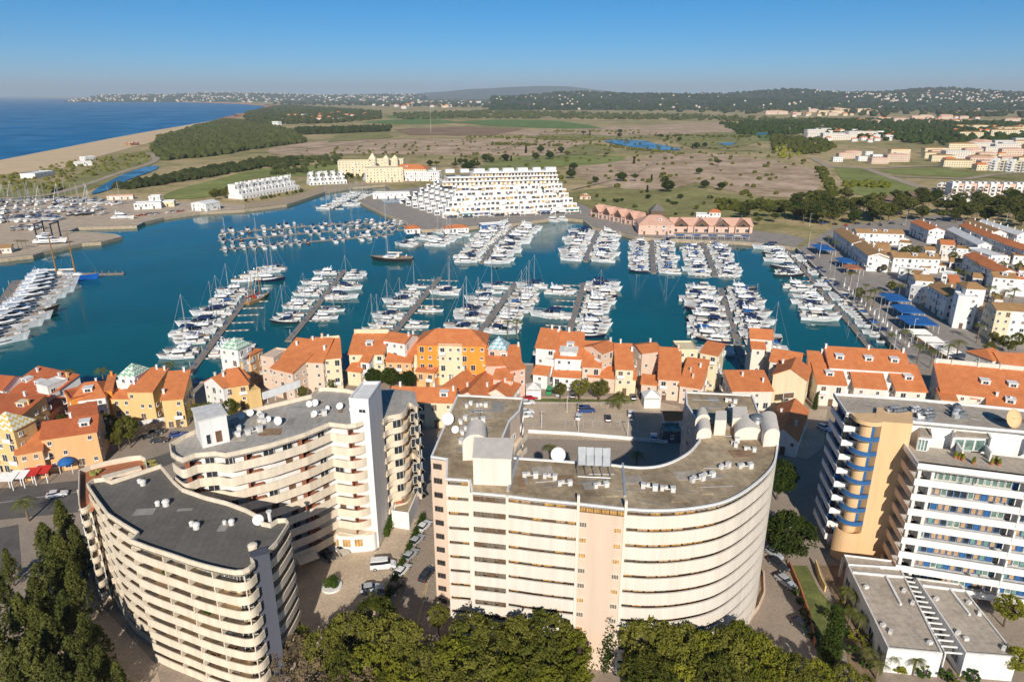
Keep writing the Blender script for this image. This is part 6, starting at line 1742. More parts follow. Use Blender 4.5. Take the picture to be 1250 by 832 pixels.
# ---- pontoons with finger berths
def pontoon(where, px, sides, Lr, kinds, width=2.6, spacing=4.6, seed=0, group=None, fingers=True, pz=WATER, head=None):
    """px: from the root on the quay to the tip; sides: list of (+1 village side / -1 beach side, fill, skip-first metres, stop metres from tip)"""
    r = random.Random(seed)
    pts = PP(px, pz)
    X = thing('pontoon', ('timber ' + where + ' with finger berths'), 'pontoon', (pts[0].x, pts[0].y, pz))
    ang0 = math.atan2((pts[-1] - pts[0]).y, (pts[-1] - pts[0]).x)
    mb = MB(); mb.ribbon(offset(pts, -width / 2), width, pz - .25, pz + .42)
    mb.build('deck', M['deck'], X)
    # guide piles and service posts
    for p, a in path_points(pts, 14):
        q = p + Vector((-math.sin(a), math.cos(a))) * (width / 2 + .15)
        MB().tube((q.x, q.y, pz - 2), (q.x, q.y, pz + 2.2), .16, 6).build('pile', M['alu'], X)
        MB().box((p.x, p.y, pz + .95), (.3, .3, 1.05), a).build('service_post', M['blue'], X)
    fm = MB().box((0, 0, .12), (9, .7, .35)).mesh('finger', M['deck'])
    fl = MB()
    for k in range(4): fl.box((-3.6 + k * 2.4, 0, .02), (.9, .95, .46))
    flm = fl.mesh('float', M['white_dirty'])
    L = sum((pts[i + 1] - pts[i]).length for i in range(len(pts) - 1))
    for sd, fill, s0, s1 in sides:
        sp_list = path_points(pts, spacing)
        n = len(sp_list); order = 0
        for i, (p, a) in reversed(list(enumerate(sp_list))):
            s = (i + .5) * L / n
            if s < s0 or s > L - s1: continue
            nn = Vector((math.sin(a), -math.cos(a))) * sd
            if (p + nn).x < p.x and sd > 0 or (p + nn).x > p.x and sd < 0: nn = -nn
            na = math.atan2(nn.y, nn.x)
            if head is not None and sd > 0: na = head; nn = Vector((math.cos(na), math.sin(na)))
            if fingers and i % 2 == 0:
                q = p + nn * (width / 2 + 4.5) + Vector((math.cos(a), math.sin(a))) * spacing * .5
                o = put('finger', fm, X, q, pz, na)
                tag(link('float', flm, o), kind='stuff')
            if r.random() > fill: continue
            order += 1
            k = r.choice(kinds)
            LL = r.uniform(*Lr)
            if k.startswith('small'): LL = r.uniform(5.5, 7.5)
            if k.startswith('sail'): LL *= 1.0
            bowout = r.random() < .75 or head is not None
            c = p + nn * (width / 2 + .7 + LL / 2 + (0.4 if bowout else .2))
            ba = na if bowout else na + PI
            side = 'village-side' if sd > 0 else 'beach-side'
            short = BOATS[k][3]
            boat(k, c, ba + r.uniform(-.03, .03), LL, '%s %s, %s from tip of %s' % (side, short, ORD[order - 1], where), group or 'yachts moored at the ' + where)
    return X
MOT = ['fly', 'fly', 'fly', 'sport', 'sportw', 'fly', 'sport', 'sportb', 'flyb', 'big']
MIX = ['fly', 'fly', 'sport', 'sportw', 'sail', 'sailw', 'sportb', 'fly']
pontoon('pontoon behind the green-towered house', [(230, 458), (270, 405), (310, 354)], [(-1, .86, 14, 0), (1, .12, 10, 20)], (11, 16), ['fly', 'fly', 'sport', 'sailw', 'fly', 'sailw', 'fly', 'sportb', 'sail'], seed=21, spacing=5.0)
pontoon('pontoon behind the long peach house', [(352, 417), (380, 383), (421, 330)], [(-1, .72, 14, 0), (1, .6, 20, 0)], (10, 14), ['fly', 'sport', 'sailw', 'sailw', 'fly', 'sail', 'sportw', 'sportd', 'sail'], seed=22, spacing=5.0)
pontoon('pontoon behind the orange-annexed house', [(481, 407), (537, 339)], [(-1, .66, 0, 0), (1, .4, 0, 0)], (9.5, 13), ['fly', 'sport', 'sail', 'sailw', 'sail', 'sportw'], seed=23, spacing=5.2)
pontoon('pontoon behind the bright orange house', [(586, 407), (630, 345)], [(-1, .7, 0, 0), (1, .95, 0, 0)], (10.5, 14), ['fly', 'fly', 'sport', 'sportw', 'sail', 'sportb', 'fly', 'sailw'], seed=24, spacing=4.5)
pontoon('pontoon below the stepped hotel', [(633, 274.5), (603, 301), (588, 322)], [(-1, .9, 6, 0), (1, .92, 6, 0)], (12, 18), ['fly', 'fly', 'sport', 'big', 'sportw', 'fly'], seed=25, spacing=5.4)
pontoon('pontoon behind the white dormer house', [(693, 412), (713, 346)], [(1, .97, 0, 0), (-1, .1, 4, 4)], (12, 15), ['fly', 'sport', 'fly', 'sport', 'sailw', 'fly', 'sportw', 'flyb'], seed=26, spacing=4.4)
pontoon('pontoon at the quay bend', [(729, 281), (722, 300), (715, 320)], [(-1, .8, 8, 0), (1, .9, 8, 0)], (11, 16), ['fly', 'fly', 'sport', 'sportw', 'sportw', 'big'], seed=27, spacing=5.2)
pontoon('pontoon before the pink pavilion', [(795, 292), (796, 310), (798, 334)], [(-1, .96, 8, 0), (1, .96, 8, 0)], (9, 12), ['sport', 'sportb', 'sailb', 'sportw', 'fly', 'sail', 'sportb', 'sailw'], seed=28, spacing=4.0)
pontoon('pontoon before the four pink gables', [(856, 295), (864, 312), (873, 338)], [(-1, .85, 8, 0), (1, .92, 8, 0)], (9, 13), ['sport', 'fly', 'sportb', 'sportw', 'sail', 'fly'], seed=29, spacing=4.2)
pontoon('pontoon behind the peach corner house', [(909, 447), (894, 400), (879, 352)], [(-1, .9, 8, 0), (1, .95, 0, 0)], (11, 16), ['fly', 'sport', 'fly', 'sailw', 'sportw', 'sportb', 'fly', 'flyb'], seed=30, spacing=4.2)
pontoon('long promenade channel pontoon', [(1070, 436), (1040, 398), (1009, 364), (975, 322), (958, 303.5)], [(-1, .62, 40, 0)], (11, 17), ['fly', 'sport', 'fly', 'big', 'sportw', 'sportw', 'fly', 'sportd'], seed=31, spacing=5.6)
# small-boat pontoons before the villas
SMK = ['small', 'smallb', 'sport', 'sportw', 'small', 'smallr', 'fly', 'sportb', 'sportw', 'fly', 'sail', 'sport']
for i, (nm, px) in enumerate((('first villa pontoon for small boats', [(497, 276), (470, 274), (420, 273), (353, 278), (268, 285)]), ('second villa pontoon for small boats', [(497, 281), (455, 280), (420, 281), (350, 287), (266, 294)]), ('third villa pontoon for small boats', [(480, 286), (440, 290), (355, 297), (268, 305)]))):
    pontoon(nm, px, [(-1, .8, 3, 0), (1, .75, 3, 0)], (7.5, 10.5), SMK, 2.0, 5.2, 40 + i, fingers=False)
pontoon('pontoon at the inlet head', [(444, 236), (424, 247), (405, 256)], [(-1, .8, 3, 0), (1, .7, 3, 0)], (9, 14), ['fly', 'sport', 'sailw', 'small', 'fly'], 2.0, 6.0, 44, fingers=False)
pontoon('short pontoon below the restaurant', [(560, 283), (535, 291), (505, 303)], [(-1, .55, 0, 0), (1, .75, 0, 0)], (11, 15), ['fly', 'sail', 'sailw', 'sport', 'fly'], 2.2, 6.5, 45, fingers=False)
# big-yacht pier at the left
pontoon('big-yacht pier beside the corner house', [(-170, 486), (-62, 425), (0, 374), (21, 343)], [(1, .86, 36, 0), (-1, .2, 60, 10)], (20, 26), ['big', 'big', 'big', 'bigd', 'big', 'big'], 4.2, 8.8, 46, fingers=False, head=.62)
# small boats along the promenade channel
def quay_row(where, px, n, Lr, kinds, out, seed, z=WATER, stand=False):
    r = random.Random(seed); pts = PP(px, max(z, WATER))
    L = sum((pts[i + 1] - pts[i]).length for i in range(len(pts) - 1))
    for i, (p, a) in enumerate(path_points(pts, L / n)):
        if r.random() < .08: continue
        k = r.choice(kinds); LL = r.uniform(*Lr)
        if k.startswith('small'): LL = min(LL, 7)
        b = boat(k, p + Vector((r.uniform(-.4, .4), r.uniform(-.3, .3))), a + out + r.uniform(-.06, .06) + (PI if r.random() < .4 else 0), LL, '%s, %s %s' % (BOATS[k][3], ORD[i], where), 'boats ' + where.split(' from ')[0] + ' row', z + (.55 * LL / 10 if stand else 0))
        if stand:
            for dx in (-.25, .2):
                q = p + Vector((math.cos(a + out), math.sin(a + out))) * dx * LL
                tag(MB().box((q.x, q.y, .3), (.5, 2.2, .58), a + out).build('boat_cradle', M['wood']), 'timber %s cradle of the boat %s %s' % ('bow' if dx > 0 else 'stern', ORD[i], where), 'cradle', 'timber cradles in the boatyard')
quay_row('from the footbridge along the promenade quay', [(1008, 343), (1022, 360), (1036, 373), (1068, 405), (1081, 420)], 30, (8, 11), ['sport', 'sportw', 'sportb', 'small', 'sportw', 'sail'], -PI / 2, 51)
quay_row('from the pontoon end along the far promenade quay', [(979, 313), (992, 326), (1002, 337)], 11, (8, 11), ['sport', 'sportw', 'small'], -PI / 2, 52)
# boats laid up in the yard
quay_row('from the lane in the front yard row', [(-30, 285), (25, 281), (60, 279)], 9, (9, 13), ['sport', 'sportw', 'fly', 'small'], PI / 2 - .3, 53, 0, True)
quay_row('from the lane in the second yard row', [(-30, 274), (20, 270), (75, 269)], 12, (10, 14), ['sport', 'sail', 'fly', 'sportb'], PI / 2 - .3, 54, 0, True)
quay_row('from the lane in the third yard row', [(-20, 262), (30, 259), (80, 258), (125, 257)], 14, (11, 15), ['fly', 'sailw', 'sport', 'fly', 'flyb'], PI / 2 - .3, 55, 0, True)
quay_row('from the lane in the fourth yard row', [(-20, 253), (50, 250), (110, 249), (150, 250)], 15, (11, 15), ['sailw', 'sail', 'fly', 'sport', 'sailb'], PI / 2 - .3, 56, 0, True)
quay_row('from the lane in the fifth yard row', [(-20, 267), (40, 264), (100, 262.5), (130, 262)], 15, (9, 12), ['sportw', 'sailw', 'sportd', 'small', 'sportb'], PI / 2 - .3, 58, 0, True)
quay_row('from the lane in the rear yard row', [(-10, 247.5), (60, 245.5), (120, 246)], 14, (10, 13), ['sail', 'sailw', 'sport', 'sailb'], PI / 2 - .3, 59, 0, True)
quay_row('from the slipway in the open yard row', [(150, 266), (185, 262), (225, 258)], 10, (6, 9), ['small', 'smallb', 'sport', 'smallr'], .5, 57, 0, True)
boat('fly', P(151, 267.5, 0), .1, 16, 'white motor yacht propped alone on the open boatyard hard', 'boats laid up singly in the yard', .75)
boat('big', P(63, 298, 0), .15, 19, 'big white yacht under the blue boat hoist', 'boats laid up singly in the yard', 1.3)
boat('fly', P(672, 270, WATER), 2.6, 14, 'white yacht lying alone against the quay below the stepped hotel', 'boats lying alone', WATER)
boat('fly', P(684, 269, WATER), 2.9, 12, 'second white yacht against the quay below the stepped hotel', 'boats lying alone', WATER)
# blue boat hoist
p = P(60, 290, 0); X = thing('boat_hoist', 'blue steel travel hoist standing over a big white yacht', 'boat hoist', (p.x, p.y, 0))
for sx in (-5, 5):
    for sy in (-4, 4):
        link('leg', MB().box((sx, sy, 4.5), (.6, .6, 9)).mesh('leg', M['hull_navy']), X)
    link('top_beam', MB().box((sx, 0, 9.3), (.7, 9.4, .7)).mesh('beam', M['hull_navy']), X)
link('cross_beam', MB().box((0, 4, 9.95), (10.6, .7, .6)).mesh('beam', M['hull_navy']), X)
for sx in (-5, 5):
    for sy in (-4, 4): link('wheel', MB().tube((sx - .3, sy, .7), (sx + .3, sy, .7), .7, 12).mesh('wheel', M['black']), X)
# the two-masted schooner with blue hull, the dark sloop, the brown wooden boat
sch = sail_boat(27, 'hull_blue', 'cream_deck', 25, True, 'wood')
p = P(88, 341, WATER); sch.location = (p.x, p.y, WATER); sch.rotation_euler = (0, 0, .12); tag(sch, 'two-masted schooner with bright blue hull and varnished wooden masts', 'schooner')
sch.name = 'schooner'
j = P(132, 335, WATER); X = thing('jetty', 'short timber jetty beyond the blue schooner', 'jetty', (j.x, j.y, WATER)); MB().box((j.x, j.y, WATER + .3), (16, 2, .5), .1).build('deck', M['deck'], X)
for k in range(5): MB().tube((j.x - 7 + 3.5 * k, j.y + 1.1, WATER - 2), (j.x - 7 + 3.5 * k, j.y + 1.1, WATER + 1.6), .2, 6).build('pile', M['wood'], X)
cat_ = sail_boat(24, 'hull_black', 'ivory', 32)
p = P(478, 318, WATER); cat_.location = (p.x, p.y, WATER); cat_.rotation_euler = (0, 0, PI - .05); cat_.scale = (1, 1.5, 1); tag(cat_, 'big dark-hulled sailing yacht with very tall white mast in open water', 'sailing yacht')
wd = sail_boat(16, 'wood', 'red', 15, True, 'wood')
p = P(316, 366, WATER); wd.location = (p.x, p.y, WATER); wd.rotation_euler = (0, 0, 1.25); tag(wd, 'brown wooden two-masted boat beside the pontoon of the green-towered house', 'wooden boat')
for i, (u, v, a, L, k) in enumerate(((325, 333, .2, 16, 'sailw'), (312, 337, .15, 14, 'sailw'), (335, 328, 2.9, 14, 'sail'), (330, 343, .2, 15, 'flyb'), (302, 343, .1, 15, 'sailw'))):
    boat(k, P(u, v, WATER), a, L, '%s rafted near the brown wooden boat, %s from it' % (BOATS[k][3], ORD[[3, 1, 4, 2, 0][i]]), 'yachts rafted by the brown wooden boat')
# footbridge over the channel
a, b = P(1010, 349, 0), P(994, 347.5, 0)
X = thing('footbridge', 'flat grey footbridge from the promenade to the channel pontoon', 'footbridge', (a.x, a.y, 0))
MB().ribbon([a, b], 2.4, .0, .35).build('deck', M['alu'], X)
MB().ribbon([a, b], .08, .36, 1.3).build('rail', M['alu'], X)

# ================================================================== TREES AND PLANTS
def trunk_mb(r, h, base=.28, limbs=5, spread=2.2, lean=0.0):
    mb = MB()
    pts = [Vector((0, 0, 0)), Vector((r.uniform(-.15, .15), r.uniform(-.15, .15), h * .35)), Vector((r.uniform(-.3, .3) + lean, r.uniform(-.3, .3), h * .7))]
    secs = []
    for i, p in enumerate(pts):
        rr = base * (1 - .3 * i)
        secs.append([(p.x + rr * math.cos(2 * PI * k / 7), p.y + rr * math.sin(2 * PI * k / 7), p.z) for k in range(7)])
    mb.loft(secs)
    for k in range(limbs):
        a = 2 * PI * k / limbs + r.uniform(-.4, .4)
        s = pts[1].lerp(pts[2], r.uniform(.2, 1))
        e = s + Vector((math.cos(a) * spread * r.uniform(.6, 1), math.sin(a) * spread * r.uniform(.6, 1), h * r.uniform(.2, .45)))
        mb.tube(s, e, base * .4, 5, 0, base * .12)
    return mb
def leaf_cloud(r, centres, per, rad, size, flat=1.0):
    vs, fs = [], []
    for c, cr in centres:
        for _ in range(per):
            while True:
                d = Vector((r.uniform(-1, 1), r.uniform(-1, 1), r.uniform(-1, 1)))
                if .25 < d.length < 1: break
            p = Vector(c) + Vector((d.x, d.y, d.z * flat)) * cr * rad
            nrm = (d * .55 + Vector((r.uniform(-1, 1), r.uniform(-1, 1), r.uniform(-.4, 1.1)))).normalized()
            x = nrm.orthogonal().normalized(); y = nrm.cross(x)
            an = r.uniform(0, PI); x, y = x * math.cos(an) + y * math.sin(an), y * math.cos(an) - x * math.sin(an)
            s = size * r.uniform(.6, 1.25)
            o = len(vs)
            vs += [p - x * s, p - y * s * .55 + nrm * s * .15, p + x * s, p + y * s * .55 + nrm * s * .15]
            fs.append((o, o + 1, o + 2, o + 3))
    return MB().add(vs, fs)
def broadleaf(name, seed, m, h=11., rad=4.2, clumps=95, per=44, size=.27, label='', cat='tree', flat=.8, low=.28):
    r = random.Random(seed)
    root = thing(name, label or 'prototype tree', cat)
    link('trunk', trunk_mb(r, h * .75, .26, 6, rad * .6).mesh('trunk', M['bark']), root)
    cs = []
    zc = h * (low + (1 - low) / 2); hz = h * (1 - low) / 2
    for k in range(clumps):
        while True:
            d = Vector((r.uniform(-1, 1), r.uniform(-1, 1), r.uniform(-1, 1)))
            if d.length < 1: break
        d = d.normalized() * (d.length ** .45)
        w = 1.0 - .35 * max(0, -d.z) - .25 * max(0, d.z)
        cs.append(((d.x * rad * .82 * w, d.y * rad * .82 * w, zc + d.z * hz * .86), r.uniform(.45, 1.35)))
    link('crown', leaf_cloud(r, cs, per, rad * .20, size, flat).mesh('crown', M[m]), root)
    return remember(root)
def conifer(name, seed, m, h=14., rad=3.4, label=''):
    r = random.Random(seed); root = thing(name, label or 'prototype tree', 'tree')
    link('trunk', MB().tube((0, 0, 0), (0, 0, h * .9), .28, 7, 0, .06).mesh('trunk', M['bark']), root)
    cs = []
    for k in range(120):
        t = r.random() ** .8
        z = h * (.12 + .88 * t); rr = rad * (1 - t) ** .75 * r.uniform(.35, 1)
        a = r.uniform(0, 2 * PI)
        cs.append(((rr * math.cos(a), rr * math.sin(a), z), r.uniform(.6, 1.1) * (1 - .45 * t)))
    link('crown', leaf_cloud(r, cs, 34, .85, .27, 1.7).mesh('crown', M[m]), root)
    return remember(root)
def cypress(name, seed, h=11., rad=1.1):
    r = random.Random(seed); root = thing(name, 'prototype cypress', 'tree')
    link('trunk', MB().tube((0, 0, 0), (0, 0, h * .5), .16, 6, 0, .08).mesh('trunk', M['bark']), root)
    cs = [((r.uniform(-.4, .4) * rad, r.uniform(-.4, .4) * rad, h * (.06 + .9 * k / 40)), (1 - (k / 40)) ** .55 + .3) for k in range(40)]
    link('crown', leaf_cloud(r, cs, 130, rad, .22, 1.1).mesh('crown', M['leaf_dark']), root)
    return remember(root)
def palm(name, seed, h=8., fr=16, fl=3.2, label=''):
    r = random.Random(seed); root = thing(name, label or 'prototype palm', 'palm tree')
    link('trunk', MB().tube((0, 0, 0), (.1, 0, h * .5), .28, 8, 0, .22).tube((.1, 0, h * .5), (0, 0, h), .22, 8, 0, .26).mesh('trunk', M['palm_bark']), root)
    for k in range(fr):
        a = 2 * PI * k / fr + r.uniform(-.2, .2); up = r.uniform(.1, 1.1)
        mb = MB(); pts = []
        for i in range(7):
            t = i / 6
            pts.append(Vector((math.cos(a) * fl * t * math.cos(up * .6), math.sin(a) * fl * t * math.cos(up * .6), h + fl * (up * t * .7 - t * t * (.55 + .3 * up)))))
        sd = Vector((-math.sin(a), math.cos(a), 0))
        for i in range(6):
            for sg in (1, -1):
                for q in range(2):
                    p = pts[i].lerp(pts[i + 1], q * .5); e = pts[i].lerp(pts[i + 1], q * .5 + .5)
                    w = fl * .26 * math.sin(PI * min(1, (i + q * .5 + .6) / 6.6)) + .05
                    mb.add([p, p.lerp(e, .55), p.lerp(e, 1.0) + sd * sg * w - Vector((0, 0, w * .45))], [(0, 1, 2)])
        link('frond', mb.mesh('frond', M['leaf_palm']), root)
    return remember(root)
TR = {
 'green': broadleaf('broadleaf_tree', 1, 'leaf', 11, 4.3), 'green2': broadleaf('broadleaf_tree', 2, 'leaf', 12, 3.8, 80),
 'yellow': broadleaf('yellowing_tree', 3, 'leaf_yellow', 10, 3.8, 76), 'dark': broadleaf('evergreen_tree', 4, 'leaf_dark', 9, 4.4, 110, 52, .25, low=.2),
 'bare': broadleaf('bare_tree', 5, 'leaf_brown', 9, 3.4, 60, 22, .22), 'round': broadleaf('clipped_tree', 6, 'leaf', 6, 2.6, 70, 44, .17, low=.3),
 'pine': broadleaf('pine_tree', 7, 'leaf_pine', 9, 4.6, 60, 44, .34, flat=.5, low=.55), 'con': conifer('casuarina_tree', 8, 'leaf_pine'),
 'con2': conifer('casuarina_tree', 9, 'leaf_pine', 13, 3.8), 'cyp': cypress('cypress_tree', 10), 'palm': palm('palm_tree', 11), 'palm2': palm('palm_tree', 12, 5, 18, 3.0), 'palmb': palm('date_palm', 13, 3.2, 26, 3.4),
 'shrub': broadleaf('shrub', 14, 'hedge', 2.4, 1.5, 16, 50, .2, '', 'shrub', low=.05), 'shruby': broadleaf('shrub', 15, 'leaf_yellow', 2.4, 1.6, 16, 50, .2, '', 'shrub', low=.05),
}
TFREE = {k: True for k in TR}
TH = {'green': 11, 'green2': 12, 'yellow': 10, 'dark': 9, 'bare': 9, 'round': 6, 'pine': 9, 'con': 14, 'con2': 13, 'cyp': 11, 'palm': 9, 'palm2': 6, 'palmb': 4.5, 'shrub': 2.4, 'shruby': 2.4}
rT = random.Random(77)
def plant(kind, p, h, label, group, z=0.0, wide=1.0):
    s = h / TH[kind]; sc = (s * wide, s * wide, s)
    if TFREE[kind]:
        TFREE[kind] = False
        o = TR[kind]; o.location = (p.x, p.y, z); o.rotation_euler = (0, 0, rT.uniform(0, 6)); o.scale = sc; tag(o, label, None, group); return o
    return copy_tree(TR[kind], (p.x, p.y, z), rT.uniform(0, 6.2), sc, None, label, group)
def tree_top(kind, u, v, h, label, group, wide=1.0):
    """tree of height h whose top is surveyed at (u, v)"""
    return plant(kind, P(u, v, h), h, label, group, 0, wide)

# ---- the belt before the pale banded block
G = 'street trees before the apartment blocks'
belt = [('green', 392, 770, 9.5), ('green', 424, 748, 11), ('green2', 455, 726, 11.5), ('green', 474, 752, 11), ('green2', 415, 790, 10), ('yellow', 450, 786, 9.5), ('green', 497, 762, 10), ('green2', 520, 790, 10), ('green2', 534, 736, 6.5),
        ('yellow', 553, 775, 11), ('green', 575, 752, 12), ('green', 602, 764, 11.5), ('green2', 632, 752, 12), ('green', 668, 748, 12.5), ('yellow', 700, 772, 9.5), ('yellow', 702, 800, 9), ('green', 650, 780, 11),
        ('green2', 780, 757, 12), ('green', 800, 752, 12), ('yellow', 820, 770, 10.5), ('yellow', 860, 772, 11), ('green', 838, 765, 11.5), ('green', 888, 772, 11), ('yellow', 905, 760, 10), ('yellow', 930, 775, 9), ('green2', 880, 800, 11), ('yellow', 950, 792, 8), ('green', 975, 800, 8),
        ('green', 585, 800, 11), ('yellow', 620, 805, 10), ('green2', 782, 800, 11), ('green', 800, 802, 11), ('yellow', 1000, 806, 7), ('green', 1035, 812, 7),
        ('yellow', 480, 806, 8), ('green', 545, 815, 9), ('yellow', 560, 800, 7), ('green2', 610, 820, 8), ('yellow', 668, 815, 9), ('green', 690, 822, 8), ('yellow', 790, 822, 8), ('yellow', 830, 812, 9), ('green', 860, 822, 8), ('yellow', 915, 805, 8), ('green', 905, 820, 7), ('yellow', 945, 818, 7), ('green2', 980, 822, 6), ('yellow', 1018, 822, 6), ('green', 1060, 825, 5), ('green', 470, 822, 7), ('yellow', 505, 825, 8), ('green', 430, 825, 7)]
hint = {'green': 'mid green', 'green2': 'upright green', 'yellow': 'yellow-green', 'bare': 'bare brown'}
cnt = {}
def where_front(u):
    for lim, w in ((520, 'below the hotel forecourt'), (560, 'at the lane corner of the pale banded block'), (706, 'under the flat front of the pale banded block'), (770, 'beside the cypress at the plain wall strip'), (925, 'under the rounded end of the pale banded block'), (2000, 'beside the palm garden')):
        if u < lim: return w
for k, u, v, h in belt:
    tree_top(k, u, v, h, hint[k] + ' street tree ' + where_front(u), G, 1.0)
for u, v, h in ((335, 788, 6), (358, 775, 7), (345, 815, 7), (380, 800, 8), (405, 815, 8), (440, 815, 8), (372, 832, 8)):
    tree_top('bare', u, v, h, 'leafless brown tree at the foot of the grey stair pylon', 'bare trees by the grey pylon')
tree_top('green', 366, 762, 5, 'small dark green tree against the grey stair pylon', G, .8)
tree_top('cyp', 745, 738, 12, 'slim cypress before the plain strip of the pale banded block', 'cypresses')
tree_top('cyp', 1025, 735, 11.5, 'tall cypress standing on the palm garden lawn', 'cypresses')
tree_top('dark', 955, 561, 10, 'round dark evergreen at the side of the rounded block end', 'round evergreens beside the lane', .95)
tree_top('dark', 968, 627, 10.5, 'wide dark evergreen between the car lane and the hotel', 'round evergreens beside the lane', 1.15)
# ---- tall roadside trees at the left
for i, (k, u, v, h) in enumerate((('con', 70, 612, 13), ('con2', 50, 640, 13), ('con', 88, 642, 12), ('con2', 62, 672, 13), ('con', 84, 690, 12), ('con2', 40, 705, 13), ('con', 75, 722, 13), ('con2', 100, 750, 11), ('con', 55, 752, 13), ('con2', 85, 778, 12), ('con', 118, 788, 9), ('con', 140, 808, 8), ('con2', 30, 780, 13), ('con', -5, 700, 12), ('con2', -20, 745, 13), ('con', 5, 670, 8), ('con2', 100, 812, 11), ('con', 20, 725, 12), ('con2', 10, 790, 12), ('con', 62, 800, 12), ('con', 40, 735, 11), ('con2', 70, 655, 11))):
    tree_top(k, u, v, h, 'feathery dark casuarina in the roadside row beside the curved block', 'casuarinas along the road', 1.05)
tree_top('palm2', 27, 606, 6, 'palm at the head of the casuarina row by the road', 'palms in the town')
# ---- trees inside the town
for k, u, v, h, lb in (('round', 684, 466, 5.5, 'small round tree beside the green van'), ('round', 709, 461, 7.5, 'larger round tree before the white dormer house'), ('round', 733, 462, 7.5, 'round tree before the peach tower house'), ('round', 757, 477, 3.8, 'low round bush before the yellow end house'),
        ('dark', 455, 449, 6.5, 'dense evergreen before the yellow parapet house, sea side'), ('dark', 475, 448, 7, 'dense evergreen before the yellow parapet house, middle'), ('dark', 497, 452, 6.5, 'dense evergreen before the yellow parapet house, village side'),
        ('green', 252, 490, 7, 'street tree before the mustard wing'), ('green', 280, 486, 7, 'street tree under the peach apartment house'), ('green', 238, 492, 6, 'low street tree before the yellow house row'), ('green', 128, 504, 8, 'street tree beside the orange and white house'), ('green', 152, 507, 9, 'big street tree behind the terrace wing'), ('green', 140, 520, 7, 'lower street tree behind the terrace wing'), ('green', 72, 505, 5, 'small tree between the reddish roofs and the orange house'), ('green', 367, 470, 5, 'bush tree at the foot of the peach apartment house'), ('green', 405, 462, 4.5, 'low bush tree beside the yellow parapet house'), ('cyp', 998, 478, 5.5, 'small dark conifer in the gravel lot by the cream gable wall')):
    tree_top(k, u, v, h, lb, None)
for u, v, h, k, lb in ((757, 478, 5.5, 'palmb', 'big spreading palm in the parking lot'), (672, 541, 4.5, 'palm2', 'palm in the courtyard lane beside the left roof dish'), (778, 550, 4.5, 'palm2', 'palm in the courtyard lane beside the curved roof')):
    tree_top(k, u, v, h, lb, 'palms in the town')
for i, (u, v) in enumerate(((82, 449), (123, 447), (205, 440), (631, 388), (620, 389), (812, 424), (978, 430), (965, 432), (990, 447))):
    tree_top('palm', u, v, 8, 'quayside palm behind the tiled houses', 'palms along the near quay')
for i, (u, v) in enumerate(((1012, 287), (1020, 293), (1040, 330), (1058, 345), (1064, 352), (1070, 350), (1060, 360), (1110, 327), (1128, 341), (1121, 332), (1100, 345), (1210, 347), (1228, 352), (1216, 356), (1240, 350), (1235, 358), (1198, 393), (1172, 413), (1090, 405), (1107, 400), (1125, 418), (1140, 425), (1160, 418), (1196, 318), (1180, 330))):
    tree_top('palm', u, v, 7 + (i % 3), 'slender palm in the promenade village', 'palms in the village')
for i, (u, v) in enumerate(((1080, 322), (1105, 300), (1112, 298), (1118, 303), (1122, 299), (1150, 290), (1140, 297), (1165, 306), (1180, 300), (1225, 318), (1232, 324), (1246, 320), (1170, 326), (1090, 342), (1050, 350), (1215, 404), (1228, 408), (1245, 405), (1235, 415), (1210, 416))):
    tree_top('green', u, v, 5 + (i % 3), 'green garden tree among the village houses', 'garden trees of the village')
for i, (u, v, k) in enumerate(((1035, 715, 'palm2'), (1048, 722, 'palm2'), (1040, 740, 'palm2'), (1052, 748, 'palm2'), (1062, 790, 'palm2'), (1090, 792, 'palm2'), (1120, 800, 'palm2'), (1075, 805, 'palm2'))):
    tree_top(k, u, v, 3.8, 'low fan palm in the hotel palm garden', 'fan palms of the hotel garden')
for i, (u, v) in enumerate(((1033, 760), (1046, 768), (1040, 785), (1060, 775), (1058, 802), (1100, 806), (1130, 812), (1020, 800), (1012, 742), (1030, 733), (1155, 815), (1170, 822), (1190, 818))):
    tree_top(('shrub', 'shruby')[i % 2], u, v, 2.2, ('green' if i % 2 == 0 else 'yellow-leaved') + ' shrub in the hotel palm garden', 'garden shrubs')
tree_top('yellow', 1236, 726, 6.5, 'yellow-green street tree beside the village-side annex', None, 1.1)
tree_top('yellow', 1246, 790, 6, 'yellow-green tree at the corner of the village-side annex', None)
for i, (u, v) in enumerate(((972, 716), (977, 728), (982, 742), (988, 752), (984, 760), (992, 770))):
    tree_top('shrub', u, v, 1.6, 'low green bush along the lane garden wall', 'bushes along the lane wall')

# ---- hedges: boxes of leaves
def hedge(label, px, w, h, name='hedge'):
    pts = PP(px); r = random.Random(len(px) * 7 + int(px[0][0]))
    mid = pts[0]; X = thing(name, label, 'hedge', (mid.x, mid.y, 0))
    cs = []
    for p, a in path_points(pts, .8):
        for k in range(3):
            cs.append(((p.x + r.uniform(-.3, .3), p.y + r.uniform(-w / 2, w / 2) * .6, r.uniform(.3, h * .85)), r.uniform(.7, 1.1)))
    mb = leaf_cloud(r, cs, 40, w * .55, .17); mb.build('foliage', M['hedge'], X)
    MB().ribbon(offset(pts, -w * .3), w * .6, 0, h * .8).build('hedge_core', M['leaf_dark'], X)
hedge('clipped hedge between the forecourt and the parked cars', [(468, 741), (480, 715), (492, 690), (505, 660), (517, 632)], 1.4, 1.4)
hedge('square green hedge at the foot of the white pylon', [(470, 655), (476, 636)], 2.6, 2.2)
p = P(405, 716, 0); X = thing('planter_island', 'round planter island with clipped bushes on the forecourt', 'planter', (p.x, p.y, 0))
MB().tube((p.x, p.y, 0), (p.x, p.y, .35), 1.9, 18).build('kerb', M['white'], X)
